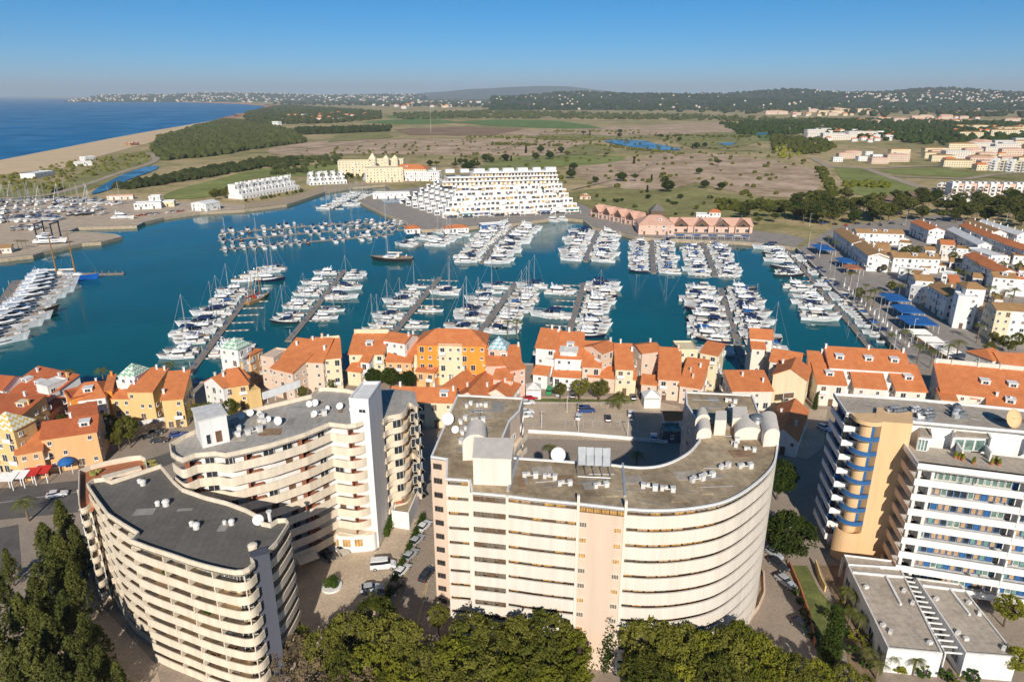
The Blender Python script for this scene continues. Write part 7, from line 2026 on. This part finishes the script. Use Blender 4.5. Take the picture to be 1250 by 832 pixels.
for i, (dx, dy, rr) in enumerate(((-.6, -.2, .95), (.2, .6, .95), (.6, -.4, .75))):
    leaf_cloud(random.Random(i), [((p.x + dx, p.y + dy, .35 + rr * .8), 1)], 900, rr, .12).build('clipped_bush', M['hedge'], X)

# ---- woods and single trees beyond
for i in range(150):      # the pine wood between village and plain
    u = 968 + rT.random() * 290; v = 262 - (u - 968) * .012 + rT.uniform(-15, 14) + max(0, (u - 1120)) * .05
    plant(rT.choice(('pine', 'pine', 'dark', 'pine', 'green')), P(u, v), rT.uniform(8, 14), 'pine in the wood between village and dry plain', 'pines behind the village')
for i in range(16):
    plant('bare', P(1090 + rT.random() * 110, 238 + rT.random() * 14), rT.uniform(7, 10), 'pale leafless tree at the edge of the pine wood', 'bare trees behind the village')
for i, (u, v) in enumerate(((525, 203), (533, 204), (556, 199), (562, 201), (568, 200), (580, 199), (583, 201), (593, 198), (600, 199), (617, 197), (624, 197), (654, 195), (671, 195), (692, 193), (695, 209), (700, 208), (697, 218), (555, 206), (566, 207), (577, 206), (571, 209), (582, 207), (642, 187), (660, 187), (685, 187), (740, 192), (774, 200), (727, 223), (759, 222), (775, 222), (795, 222), (812, 223), (853, 213), (876, 203), (845, 181), (850, 182), (860, 180), (712, 166), (720, 166), (757, 163), (756, 168), (806, 170), (815, 171), (829, 173), (860, 230), (880, 232), (790, 235), (815, 235))):
    plant(('dark', 'pine', 'cyp', 'dark')[i % 4] if i % 9 else 'dark', P(u, v), rT.uniform(6, 12) if v > 190 else rT.uniform(8, 12), 'dark single tree standing on the dry plain', 'single trees on the plain', 0, 1.3)
for i in range(40):
    u = 715 + rT.random() * 260; v = 240 + rT.random() * 26 - (u - 715) * .0
    plant(rT.choice(('shrub', 'dark', 'green')), P(u, v), rT.uniform(2, 4.5), 'low shrub in the rough ground behind the pink arcade', 'shrubs behind the pink arcade', 0, 1.5)
for i, (u, v, h) in enumerate(((905, 268, 9), (915, 266, 11), (938, 266, 9), (957, 262, 11), (968, 268, 10), (945, 272, 7), (925, 275, 6))):
    plant('pine', P(u, v), h, 'spreading pine beside the small shelter behind the pink arcade', 'pines behind the pink arcade', 0, 1.3)
for i in range(26):
    u = 205 + rT.random() * 75; v = 238 + rT.random() * 8 - (u - 205) * .02
    if u > 255: plant(rT.choice(('dark', 'green')), P(u, v), rT.uniform(4, 8), 'dark tree beside the white villa row', 'trees beside the villas', 0, 1.2)
for i in range(18):
    plant(rT.choice(('palm2', 'dark', 'green')), P(rT.uniform(400, 470), 216 + rT.random() * 4), rT.uniform(4, 6), 'garden tree between villas and yellow hotel', 'trees of the yellow hotel', 0, 1.2)
for i in range(22):
    u = 300 + rT.random() * 70
    plant(rT.choice(('shrub', 'green')), P(u, 247.5 - (u - 300) * .19), rT.uniform(2, 3.5), 'garden bush at the foot of the white villa row', 'garden bushes of the villas')
for i in range(9):
    tree_top('palm', 20 + i * 5 if i < 3 else 1290, 292, 6, 'palm beside the boatyard kiosk', 'palms by the boatyard') if i < 3 else None

def inside(p, poly):
    c = False
    for i in range(len(poly)):
        a, b = poly[i], poly[i - 1]
        if (a.y > p.y) != (b.y > p.y) and p.x < (b.x - a.x) * (p.y - a.y) / (b.y - a.y) + a.x: c = not c
    return c
def scatter(px, n, seed):
    r = random.Random(seed); poly = PP(px)
    xs = [p.x for p in poly]; ys = [p.y for p in poly]; out = []
    tries = 0
    while len(out) < n and tries < n * 40:
        tries += 1
        p = Vector((r.uniform(min(xs), max(xs)), r.uniform(min(ys), max(ys))))
        if inside(p, poly): out.append(p)
    return out
def wood(name, label, px, n, size, seed, m='leaf_forest', zf=None, sq=.75):
    """a far wood: thousands of uneven crowns as one mass"""
    r = random.Random(seed); mb = MB()
    for i, p in enumerate(scatter(px, n, seed)):
        s = r.uniform(.6, 1.25) * size
        z = zf(p) if zf else 0
        mb.blob((p.x, p.y, z + s * .55), s, seed * 1000 + i, 0, sq, .35)
    o = mb.build(name, M[m]); tag(o, label, 'wood', None, 'stuff'); return o
wood('pine_wood', 'dense dark green pine wood above the beach', [(187, 183), (195, 170), (245, 154.5), (274, 147.5), (300, 149), (345, 158), (372, 171), (372, 174), (300, 184), (260, 191), (200, 196)], 5200, 6.5, 1)
wood('pine_wood', 'long dark pine strip crossing the plain', [(361, 159), (476, 156), (474, 160.5), (361, 165)], 900, 6.5, 2)
wood('pine_wood', 'dark wood behind the coast between the beach and the far town', [(300, 138), (349, 129), (464, 137), (464, 146), (402, 151), (300, 152)], 3000, 9, 3)
wood('tree_belt', 'dark tree belt along the golf lawn and lagoon', [(138, 229), (223, 213), (320, 195.5), (360, 196), (360, 203), (320, 205), (230, 221), (154, 232)], 620, 4.2, 4)
wood('tree_belt', 'scattered trees round the golf lawn near the yellow hotel', [(330, 195), (420, 190), (412, 200), (370, 212), (330, 215)], 130, 3.8, 5)
wood('far_trees', 'far dark tree belts across the plain below the hills', [(330, 128), (480, 130), (700, 134), (860, 138), (1000, 142), (1250, 146), (1250, 128), (1000, 124), (700, 122), (350, 121)], 5200, 15, 6)
wood('far_trees', 'tree belt beyond the green crop fields', [(480, 140), (600, 136), (860, 142), (1000, 148), (1000, 152), (860, 147), (640, 145), (560, 145), (490, 146)], 900, 9, 7)
wood('far_trees', 'trees among the far settlements at the village end', [(880, 152), (1000, 146), (1250, 150), (1250, 176), (1150, 178), (1000, 165), (900, 166)], 1500, 7.5, 8, 'leaf_dark')
wood('far_trees', 'hedgerow trees beside the dry field edge', [(940, 166), (1010, 172), (1020, 182), (985, 190), (945, 184)], 260, 5.0, 9, 'leaf')
wood('yellow_gorse', 'yellow flowering gorse on the field edges', [(1028, 224), (1090, 225), (1090, 230), (1030, 229)], 60, 3.0, 10, 'leaf_yellow')
wood('yellow_gorse', 'yellow gorse beside the dry field', [(945, 183), (975, 180), (980, 190), (950, 194)], 30, 4.0, 11, 'leaf_yellow')
for k_, (px_, n_) in enumerate((([(600, 176), (690, 178), (690, 179.5), (600, 177.5)], 60), ([(720, 176), (830, 188), (830, 189), (720, 177)], 50), ([(800, 165), (1000, 168), (1000, 170), (800, 167)], 120), ([(560, 167), (740, 169), (740, 170.4), (560, 168)], 80), ([(880, 246), (1010, 252), (1010, 262), (880, 258)], 90), ([(660, 160), (780, 160), (780, 162), (660, 162)], 60))):
    wood('hedgerow', 'hedgerow line of dark bushes across the dry plain', px_, n_, 3.2, 60 + k_, 'leaf')
wood('shrub_scatter', 'scattered low shrubs over the dry plain', [(340, 185), (480, 176), (720, 160), (900, 165), (1000, 200), (1000, 240), (900, 250), (720, 235), (600, 200)], 420, 2.6, 12, 'leaf')
wood('shrub_scatter', 'scattered shrubs over the dune meadow', [(0, 240), (0, 214), (100, 195), (187, 186), (180, 198), (120, 214), (60, 236)], 260, 2.2, 13, 'leaf')
wood('shrub_scatter', 'dark shrubs along the channel in the green fields', [(996, 206), (1008, 206), (1024, 240), (1012, 240)], 90, 2.6, 14, 'leaf')
hcols = [p for c in HR for p in c]
def near_h(cols):
    def f(p):
        best = None
        for c in cols:
            for q in c[:]: pass
        return 0
    return f
def hill_points(cols, n, seed, smin=.12, smax=.95):
    r = random.Random(seed); out = []
    rows = len(cols[0]) - 1
    for _ in range(n):
        i = r.randrange(len(cols) - 1); j = r.randrange(int(rows * .75))
        a, b, c_, d = (Vector(cols[i][j]), Vector(cols[i + 1][j]), Vector(cols[i + 1][j + 1]), Vector(cols[i][j + 1]))
        s, t = r.random(), r.random()
        out.append(a.lerp(b, s).lerp(d.lerp(c_, s), t))
    return out
mb = MB(); r_ = random.Random(3)
for i, p in enumerate(hill_points(HR, 5200, 5)):
    s = r_.uniform(9, 20); mb.blob((p.x, p.y, p.z + s * .3), s, i, 0, .6, .35)
tag(mb.build('hill_wood', M['leaf_dark']), 'dark scrub and woods covering the hills', 'wood', None, 'stuff')
mb = MB()
for i, p in enumerate(hill_points(HL, 1600, 6)):
    s = r_.uniform(14, 30); mb.blob((p.x, p.y, p.z + s * .2), s, i, 0, .5, .35)
tag(mb.build('hill_wood', M['leaf_dark']), 'dark scrub on the rise behind the far town', 'wood', None, 'stuff')

# ================================================================== FAR SETTLEMENTS
def far_house(name, w, d, h, wall, roof, rise, flat=False):
    root = thing(name, 'prototype far house', 'house')
    mb = MB().box((0, 0, h / 2), (w, d, h))
    link('wall', mb.mesh('wall', M[wall]), root)
    if flat:
        link('roof', MB().box((0, 0, h + .32), (w + .4, d + .4, .6)).mesh('roof', M[roof]), root)
    else:
        link('roof', MB().add([(-w / 2 - .4, -d / 2 - .4, h), (w / 2 + .4, -d / 2 - .4, h), (w / 2 + .4, d / 2 + .4, h), (-w / 2 - .4, d / 2 + .4, h), (-w / 4, 0, h + rise), (w / 4, 0, h + rise)], [(0, 3, 2, 1), (0, 1, 5, 4), (1, 2, 5), (2, 3, 4, 5), (3, 0, 4)]).mesh('roof', M[roof]), root)
    for f in range(max(1, int(h / 3))):
        for k in range(max(2, int(w / 3.5))):
            n_ = max(2, int(w / 3.5))
            o = link('window', wmesh(1.6, 1.5, 'white', 'glass', 1), root, (-w / 2 + w * (k + .5) / n_, -d / 2 - .05, f * 3 + .9))
    return remember(root)
FH = {'w1': far_house('white_house', 12, 9, 6, 'white', 'tile', 2.4), 'w2': far_house('white_house', 16, 10, 7, 'white', 'white', 1, True), 'p1': far_house('peach_house', 14, 10, 7, 'pale_yellow', 'tile', 2.4),
      'ap': far_house('apartment_house', 34, 12, 10, 'peach', 'tile_pink', 2.0), 'ap2': far_house('apartment_house', 40, 13, 12, 'ivory', 'white', 1, True), 'y1': far_house('yellow_apartment_house', 44, 13, 11, 'pale_yellow', 'tile_tan', 2)}
FFREE = {k: True for k in FH}
rF = random.Random(9)
def fput(k, p, rz, sc, label, group, z=0.0):
    if FFREE[k]:
        FFREE[k] = False; o = FH[k]; o.location = (p.x, p.y, z); o.rotation_euler = (0, 0, rz); o.scale = (sc, sc, sc); tag(o, label, None, group); return
    copy_tree(FH[k], (p.x, p.y, z), rz, sc, None, label, group)
def settlement(label, group, px, n, kinds, seed, sc=(.8, 1.3), spread=.5, rz0=0.):
    done = []
    for p in scatter(px, n * 3, seed):
        if all((p - q).length > (33 if 'ap' in kinds else 21) for q in done):
            done.append(p)
            k = rF.choice(kinds); fput(k, p, rz0 + rF.uniform(-spread, spread), rF.uniform(*sc), label.replace('house', {'w': 'white house', 'p': 'peach house', 'a': 'apartment house', 'y': 'yellow apartment house'}[k[0]]), group)
            if len(done) >= n: break
settlement('house of the terrace settlement at the end of the pale tracks', 'apartment houses beyond the pale tracks', [(1010, 193), (1080, 187), (1150, 186), (1160, 198), (1060, 200), (1010, 199)], 38, ['ap', 'y1', 'ap2', 'w2'], 1, (.7, .95), .12)
settlement('house on the peach hillside estate beyond the tracks', 'peach estate beyond the tracks', [(1140, 200), (1175, 178), (1250, 176), (1300, 190), (1290, 206), (1200, 208), (1150, 205)], 66, ['ap', 'ap', 'y1', 'p1', 'ap2'], 2, (.75, 1.0), .12)
settlement('house of the white golf estate below the hills', 'white golf estate', [(975, 166), (1020, 160), (1090, 164), (1090, 175), (1000, 172)], 46, ['w2', 'w1', 'ap2', 'w1', 'p1'], 3, (.8, 1.1), .3)
settlement('house of the long tan estate under the hills', 'tan estate under the hills', [(930, 139), (1010, 135), (1070, 137), (1070, 141), (940, 143)], 34, ['p1', 'y1', 'ap', 'w1'], 4, (1.1, 1.6), .1)
settlement('house of the orange estate right under the hills', 'orange estate under the hills', [(1045, 146), (1130, 144), (1250, 146), (1250, 152), (1050, 151)], 34, ['ap', 'p1', 'w1'], 5, (.9, 1.4), .3)
settlement('house among the trees above the peach estate', 'scattered houses above the peach estate', [(1160, 158), (1250, 155), (1250, 168), (1170, 170)], 30, ['w1', 'w2', 'y1', 'p1'], 6, (.8, 1.2), .4)
settlement('house in the coast wood behind the beach', 'houses behind the beach wood', [(350, 141), (420, 138), (470, 140), (420, 150), (320, 155)], 24, ['w1', 'w2', 'p1'], 7, (1.0, 1.6), .5)
settlement('house of the far white town behind the green fields', 'far white town on the plain', [(440, 130), (540, 124), (640, 127), (690, 130), (640, 132), (480, 133)], 50, ['w1', 'w2', 'w2', 'p1'], 8, (1.6, 2.8), .4)
# two long apartment rows at the edge of the village wood
def far_row(label, u0, v0, u1, v1, h, d, w, n):
    a, b = P(u0, v0), P(u1, v1); X = thing('apartment_row', label, 'apartment row', (a.x, a.y, 0)); e = (b - a); an = math.atan2(e.y, e.x); e2 = e / n
    nn = Vector((-e.y, e.x)).normalized()
    for k in range(n):
        c = a + e2 * (k + .5) + nn * (d / 2 + (k % 2) * 1.5)
        MB().box((c.x, c.y, h / 2), (e2.length - .1, d, h - (k % 3) * .6), an).build('wall', M[w if k % 2 else 'white'], X)
        MB().box((c.x, c.y, h + .3), (e2.length * .5, d * .5, 1.6), an).build('roof_hut', M['white'], X)
        for f in range(int(h / 3)):
            put('window', wmesh(2.6, 1.7, 'white', 'glass', 1), X, c - nn * (d / 2 + .06), f * 3 + .8, an)
            q = c - nn * (d / 2 + .7); MB().box((q.x, q.y, f * 3 + .55), (e2.length * .6, 1.3, 1.0), an).build('balcony', M['white'], X)
far_row('pink and white apartment row behind the pine wood', 1160, 239, 1270, 241, 11, 13, 'pinkish', 14)
far_row('yellow apartment row on the slope beyond the pine wood', 1206, 208, 1290, 214, 13, 14, 'pale_yellow', 8)
far_row('low orange-roofed row beside the pink apartment row', 1143, 232, 1165, 234, 6, 9, 'orange_wall', 4)
far_row('white flat-roofed works yard building behind the pine wood', 1152, 246, 1200, 250, 5, 14, 'white', 5)
# the rest: specks of far towns as one mass each
def specks(name, label, pts, size, mats_, seed):
    r = random.Random(seed); mb = MB()
    for p in pts:
        w, d, h = r.uniform(.7, 1.8) * size, r.uniform(.7, 1.3) * size, r.uniform(.5, 1.0) * size
        i = 0 if r.random() < .8 else 2
        mb.box((p.x, p.y, p.z + h / 2 - 1), (w, d, h + 2), r.uniform(-.5, .5), i)
        mb.box((p.x, p.y, p.z + h + .6), (w * 1.03, d * 1.03, 1.0), 0, r.choice((0, 1, 1, 2)))
    tag(mb.build(name, mats_), label, 'town', None, 'stuff')
tm3 = [M['ivory'], M['tile'], M['peach']]
specks('far_town', 'far white town on the coastal rise above the sea', [q + Vector((0, 0, 4)) for q in hill_points(HL, 520, 8)] , 17, tm3, 1)
specks('far_town', 'far coastal town along the bay', [Vector((p.x, p.y, 0)) for p in scatter([(130, 120.6), (200, 122.6), (289, 124.6), (330, 127), (420, 126), (420, 119.5), (300, 118.5), (150, 118.8)], 800, 21)], 17, tm3, 2)
specks('far_town', 'far settlements across the plain', [Vector((p.x, p.y, 0)) for p in scatter([(420, 127), (560, 124), (900, 127), (900, 121), (600, 119), (420, 120)], 620, 22)], 14, tm3, 3)
specks('hill_houses', 'white villas scattered over the wooded hills', [q + Vector((0, 0, 5)) for q in hill_points(HR, 300, 9)], 9, tm3, 4)
specks('hill_village', 'white village on the hillside', [q + Vector((0, 0, 5)) for q in hill_points(HR, 2200, 10) if 2700 < q.x < 4300 and 5200 < q.y < 6600], 10, tm3, 5)

# ================================================================== STREETS AND VEHICLES
def quad_sheet(name, px, z, m): return structure(name, MB().sheet([ccw(PP(px))], z), m)
quad_sheet('forecourt', [(318, 740), (330, 700), (392, 672), (462, 672), (478, 640), (500, 632), (512, 634), (470, 752), (420, 800), (330, 832)], .03, M['paving'])
quad_sheet('parking_lot', [(636, 502), (650, 484), (775, 484), (830, 496), (836, 540), (640, 535)], .03, M['paving'])
quad_sheet('courtyard_lane', [(632, 548), (645, 538), (840, 548), (845, 585), (630, 575)], .05, M['asphalt_warm'])
quad_sheet('coast_road', [(-60, 640), (-60, 602), (98, 586), (230, 545), (230, 556), (120, 605), (95, 625)], .05, M['asphalt'])
quad_sheet('shade_toned_parking', [(-70, 690), (-60, 655), (22, 640), (26, 690), (0, 712)], .05, M['asphalt'])  # parking area lying in shade; the dark asphalt colour stands in for that shade
quad_sheet('service_yard', [(60, 832), (110, 700), (120, 735), (190, 810), (200, 850), (60, 860)], .03, M['paving'])
quad_sheet('side_lane', [(932, 660), (962, 660), (985, 740), (992, 790), (900, 800), (900, 770), (925, 740), (930, 700)], .04, M['asphalt_warm'])
quad_sheet('gravel_lot', [(905, 540), (960, 498), (1010, 500), (1005, 545), (985, 560)], .03, M['paving'])
quad_sheet('hotel_lawn', [(963, 690), (985, 690), (1000, 720), (1022, 745), (1030, 800), (1000, 815), (990, 760)], .06, M['lawn'])
quad_sheet('garden_bed', [(1000, 690), (1032, 690), (1085, 800), (1070, 832), (1040, 832), (1030, 780), (1018, 730)], .05, M['soil'])
quad_sheet('verge', [(650, 490), (775, 492), (775, 488), (650, 486)], .06, M['lawn'])
def line(px, w, z, m, name='road_line'): 
    return strip(name, px, w, z, m)
def low_wall(label, px, h, m, t=.25, name='garden_wall'):
    p = PP(px); X = MB().ribbon(p, t, 0, h).build(name, M[m]); return tag(X, label, 'wall')
for k_ in range(13):      # bay lines of the parking lot
    u_ = 662 + k_ * 9; line([(u_, 495), (u_ + .8, 487.5)], .12, .047, M['white_paint'])
for k_ in range(9):
    u_ = 690 + k_ * 11; line([(u_, 521), (u_ + .5, 513)], .12, .047, M['white_paint'])
line([(690, 512.6), (779, 514.5)], .12, .05, M['white_paint'])
line([(-60, 622), (95, 600), (160, 578)], .14, .07, M['white_paint'])
low_wall('pale kerb along the clipped hedge', [(466, 745), (490, 700), (515, 638)], .14, 'kerb', .2, 'kerb')
low_wall('pale kerb round the parking lot', [(645, 524), (652, 492), (776, 491)], .14, 'kerb', .25, 'kerb')
low_wall('pale kerb on the village side of the car lane', [(528, 688), (518, 728), (508, 768)], .14, 'kerb', .2, 'kerb')
line([(512, 645), (495, 700), (478, 760)], .15, .045, M['yellow_paint'])
line([(526, 690), (516, 730), (508, 765)], .15, .045, M['yellow_paint'])
line([(931, 690), (928, 730), (912, 760)], .14, .055, M['yellow_paint'])
low_wall('low terracotta wall between the lane and the hotel lawn', [(962, 690), (975, 720), (986, 752), (994, 790)], 1.1, 'terracotta')
low_wall('low white wall between the parking lot and the courtyard lane', [(645, 528), (700, 531), (760, 536), (815, 541)], .9, 'white')
low_wall('pale kerb wall at the rounded foot of the pale block', [(931, 700), (932, 725), (925, 742), (915, 755)], .8, 'peach')
low_wall('yellow garden wall beside the round evergreen', [(994, 690), (1000, 710), (1006, 722)], 1.4, 'yellow')
low_wall('long white wall behind the casuarina road', [(150, 522), (200, 514), (260, 500)], 1.2, 'white_dirty')
rV = random.Random(10)
M['car_glass'] = mat('car glass', (.02, .022, .026), .08, .1, 1, spec=.6)
M['lamp_red'] = mat('tail lamp', (.4, .02, .02), .3, .1, 1)
CARC = {'white': (.75, .75, .74), 'silver': (.42, .44, .46), 'dark': (.035, .04, .048), 'blue': (.03, .07, .22), 'red': (.42, .02, .03), 'green': (.02, .30, .11), 'beige': (.48, .43, .36)}
for k, c in CARC.items(): M['car_' + k] = mat(k + ' car paint', c, .25, .05, .5, spec=.6)
def car(colour, van=False):
    L, B, H = (4.9, 1.95, 2.1) if van else (4.3, 1.78, 1.45)
    root = thing('van' if van else 'car', 'prototype', 'van' if van else 'car')
    prof = [(-L / 2, .35, .72), (-L / 2 + .1, .3, .9), (-L * .2, .28, .94), (L * .2, .28, .92), (L * .42, .3, .78), (L / 2, .36, .6)] if not van else [(-L / 2, .35, 1.0), (-L / 2 + .1, .3, 1.1), (0, .28, 1.1), (L * .25, .28, 1.08), (L * .42, .3, .95), (L / 2, .36, .7)]
    secs = []
    for x, z0, z1 in prof:
        w = B / 2 * (1 if abs(x) < L * .4 else .9)
        secs.append([(x, -w * .94, z0), (x, w * .94, z0), (x, w, z0 + .25), (x, w * .95, z1), (x, -w * .95, z1), (x, -w, z0 + .25)])
    link('body', MB().loft(secs).mesh('body', M['car_' + colour]), root)
    zc = .92 if not van else 1.08
    x0, x1 = (-L * .44, L * .18) if not van else (-L * .485, L * .3)
    rb = .55 if not van else .1
    roof = cab(MB(), x0, x1, B * .88, zc - .04, H - zc, .75 if not van else .6, rb, .84, 1.15)
    link('cabin', roof.mesh('cabin', M['car_' + colour]), root)
    win = cab(MB(), x0, x1, B * .88, zc - .04, H - zc, .75 if not van else .6, rb, .84, 1.15, grow=.02, lo=.22 if not van else .25, hi=.86 if not van else .8)
    link('windows', win.mesh('windows', M['car_glass']), root)
    for sx in (-L * .31, L * .31):
        for sy in (-1, 1):
            wh = link('wheel', MB().tube((sx, sy * (B / 2 - .24), .33), (sx, sy * (B / 2 + .01), .33), .33, 12).mesh('wheel', M['black']), root)
            link('rim', MB().tube((sx, sy * (B / 2 + .005), .33), (sx, sy * (B / 2 + .03), .33), .2, 10).mesh('rim', M['alu']), wh)
    for sy in (-1, 1):
        link('headlight', MB().box((L / 2 - .06, sy * B * .34, .58), (.14, .35, .16)).mesh('headlight', M['alu']), root)
        link('tail_light', MB().box((-L / 2 + .0, sy * B * .38, .75), (.1, .25, .2)).mesh('tail_light', M['lamp_red']), root)
    return remember(root)
CARS = {}
def park(kind, u, v, deg, label, group=None):
    van = kind.startswith('van_'); c = kind.replace('van_', '')
    p = P(u, v, .3); z = .05
    if kind not in CARS:
        CARS[kind] = car(c, van); o = CARS[kind]; o.location = (p.x, p.y, z); o.rotation_euler = (0, 0, math.radians(deg)); tag(o, label, None, group); return
    copy_tree(CARS[kind], (p.x, p.y, z), math.radians(deg), None, None, label, group)
GC = 'cars parked by the town blocks'
for a in (('white', 518, 643, 65, 'white car, first in the kerb row beside the clipped hedge'), ('silver', 509, 660, 65, 'silver car, second in the kerb row beside the clipped hedge'), ('silver', 501, 678, 65, 'silver car, third in the kerb row beside the clipped hedge'), ('white', 491, 697, 65, 'white car, fourth in the kerb row beside the clipped hedge'), ('dark', 482, 716, 65, 'dark car, last in the kerb row beside the clipped hedge'), ('dark', 521, 702, 68, 'dark car alone against the pale banded block'),
          ('van_white', 468, 691, 8, 'white van standing on the forecourt'), ('silver', 454, 719, 12, 'silver car at the forecourt edge by the street trees'), ('beige', 417, 671, -50, 'beige car in front of the lobby'), ('dark', 400, 678, -40, 'dark car in the shade by the lobby entrance'),
          ('dark', 950, 690, -65, 'dark car in the lane beside the terracotta wall'), ('silver', 959, 711, -65, 'silver car in the lane beside the terracotta wall'), ('dark', 979, 766, -68, 'dark car in cypress shade at the lane end'), ('silver', 944, 676, -65, 'silver car half under the wide evergreen'),
          ('van_green', 671, 478, 80, 'bright green van before the white dormer house'), ('silver', 682, 481, 80, 'open silver car beside the green van'), ('dark', 699, 483, 85, 'dark car before the larger round tree'), ('dark', 742, 511, 85, 'dark car in the middle of the parking lot'), ('dark', 773, 485, 85, 'dark car before the yellow end house'), ('blue', 783, 482, 85, 'dark blue car beside the pavilion tent'), ('white', 770, 505, 80, 'white car beside the big spreading palm'), ('white', 706, 509, 80, 'white car beside the parcel kiosks'), ('van_blue', 716, 502, 5, 'blue van in the parking lot'), ('van_beige', 708, 499, 88, 'beige van beside the blue van'),
          ('red', 648, 486, 10, 'red car behind the party tent'), ('white', 644, 492, 5, 'white car under the gravel roof wing, behind the red car'), ('white', 643, 503, 5, 'white car under the gravel roof wing, middle'), ('white', 641, 508, 5, 'white car under the gravel roof wing, nearest the lane'), ('white', 798, 534, 80, 'white car in the shade by the parking barrier'),
          ('white', 968, 516, -55, 'white car in the gravel lot before the tent'), ('white', 974, 522, -55, 'second white car in the gravel lot before the tent'), ('white', 1006, 523, -60, 'white car in the gravel lot beside the hotel'),
          ('dark', 192, 527, 10, 'dark car behind the roof hut'), ('blue', 217, 531, 20, 'blue car behind the roof hut'), ('dark', 181, 533, 10, 'second dark car behind the terrace wing'), ('dark', 195, 538, 10, 'third dark car behind the terrace wing'), ('white', 70, 604, 20, 'white car on the coast road'), ('blue', 510, 513, 90, 'blue car beside the yellow arcade house'), ('dark', 512, 520, 90, 'dark car beside the yellow arcade house'), ('dark', 505, 527, 80, 'dark car between the east wing and the arcade house')):
    park(*a, GC)
for i in range(26):
    u = 985 + rV.random() * 60; v = 293 + (u - 985) * .55 + rV.uniform(-4, 2)
    if i < 10: u = 1005 + i * 14; v = 273 + (i % 3)
    park(rV.choice(('white', 'silver', 'dark', 'red', 'blue')), u, v, rV.choice((10, 60, 100)), 'small car in the village streets behind the promenade', 'cars in the village') if i < 10 else None
# lamp posts
def lamp(p, h, label, group, arm=1.2):
    X = thing('lamp_post', label, 'lamp post', (p.x, p.y, 0), 0, group)
    link('pole', MB().tube((0, 0, 0), (0, 0, h), .1, 6, 0, .06).mesh('pole', M['white_dirty']), X)
    link('lamp_head', MB().box((arm * .4, 0, h + .05), (arm, .22, .14)).mesh('lamp_head', M['alu']), X)
for i, (u, v) in enumerate(((1072, 389), (1080, 396), (1064, 405), (1112, 418), (1147, 447), (1030, 352), (1046, 352), (1036, 360), (1013, 330), (1000, 315), (987, 302), (1090, 432))):
    lamp(P(u, v), 9, 'tall white promenade lamp post beside the channel boats', 'promenade lamp posts')
for i, (u, v) in enumerate(((692, 503), (706, 527), (661, 522), (766, 533))):
    lamp(P(u, v), 5, 'short lamp post at the parking lot', 'parking lot lamp posts')
for i, (u, v) in enumerate(((1105, 275), (1163, 262), (1228, 272), (988, 277), (1075, 268))):
    lamp(P(u, v), 9, 'street lamp at the edge of the pine wood', 'lamps by the pine wood')
# white parasols along the promenade edge
for i in range(16):
    u = 1022 + i * 5.2; v = 352 + i * 5.0
    p = P(u + 8, v, 0); X = thing('parasol', 'closed white parasol on the promenade edge', 'parasol', (p.x, p.y, 0), 0, 'parasols along the promenade')
    link('pole', MB().tube((0, 0, 0), (0, 0, 3.0), .05, 5).mesh('pole', M['alu']), X)
    link('canopy', MB().tube((0, 0, 1.2), (0, 0, 3.1), .42, 8, 0, .08).mesh('canopy', M['white']), X)
# thin radio mast on the plain
p = P(526, 162); X = thing('radio_mast', 'thin lattice radio mast standing on the plain', 'mast', (p.x, p.y, 0)); link('mast', MB().tube((0, 0, 0), (0, 0, 62), .28, 4, 0, .15).mesh('mast', M['white_dirty']), X)

# ================================================================== HAZE
M['haze'] = bpy.data.materials.new('thin sea haze'); M['haze'].use_nodes = True
nt = M['haze'].node_tree; nt.nodes.clear()
o_ = nt.nodes.new('ShaderNodeOutputMaterial'); v_ = nt.nodes.new('ShaderNodeVolumePrincipled')
v_.inputs['Color'].default_value = (.80, .91, 1.0, 1); v_.inputs['Density'].default_value = 6e-5; v_.inputs['Anisotropy'].default_value = 0.0
nt.links.new(v_.outputs[0], o_.inputs['Volume'])
tag(MB().box((0, 21500, 297.0), (91000, 46000, 606.0)).build('haze', M['haze']), 'thin blue sea haze over the whole coast', 'haze', None, 'stuff')

# prototypes that found no place are dropped
for table, free in ((BOATS, SPARE), (TR, TFREE), (FH, FFREE)):
    for k, unused in free.items():
        if unused:
            root = table[k][0] if isinstance(table[k], tuple) else table[k]
            for c in KIDS.get(root.name, []):
                for d in KIDS.get(c.name, []): bpy.data.objects.remove(d)
                bpy.data.objects.remove(c)
            bpy.data.objects.remove(root)
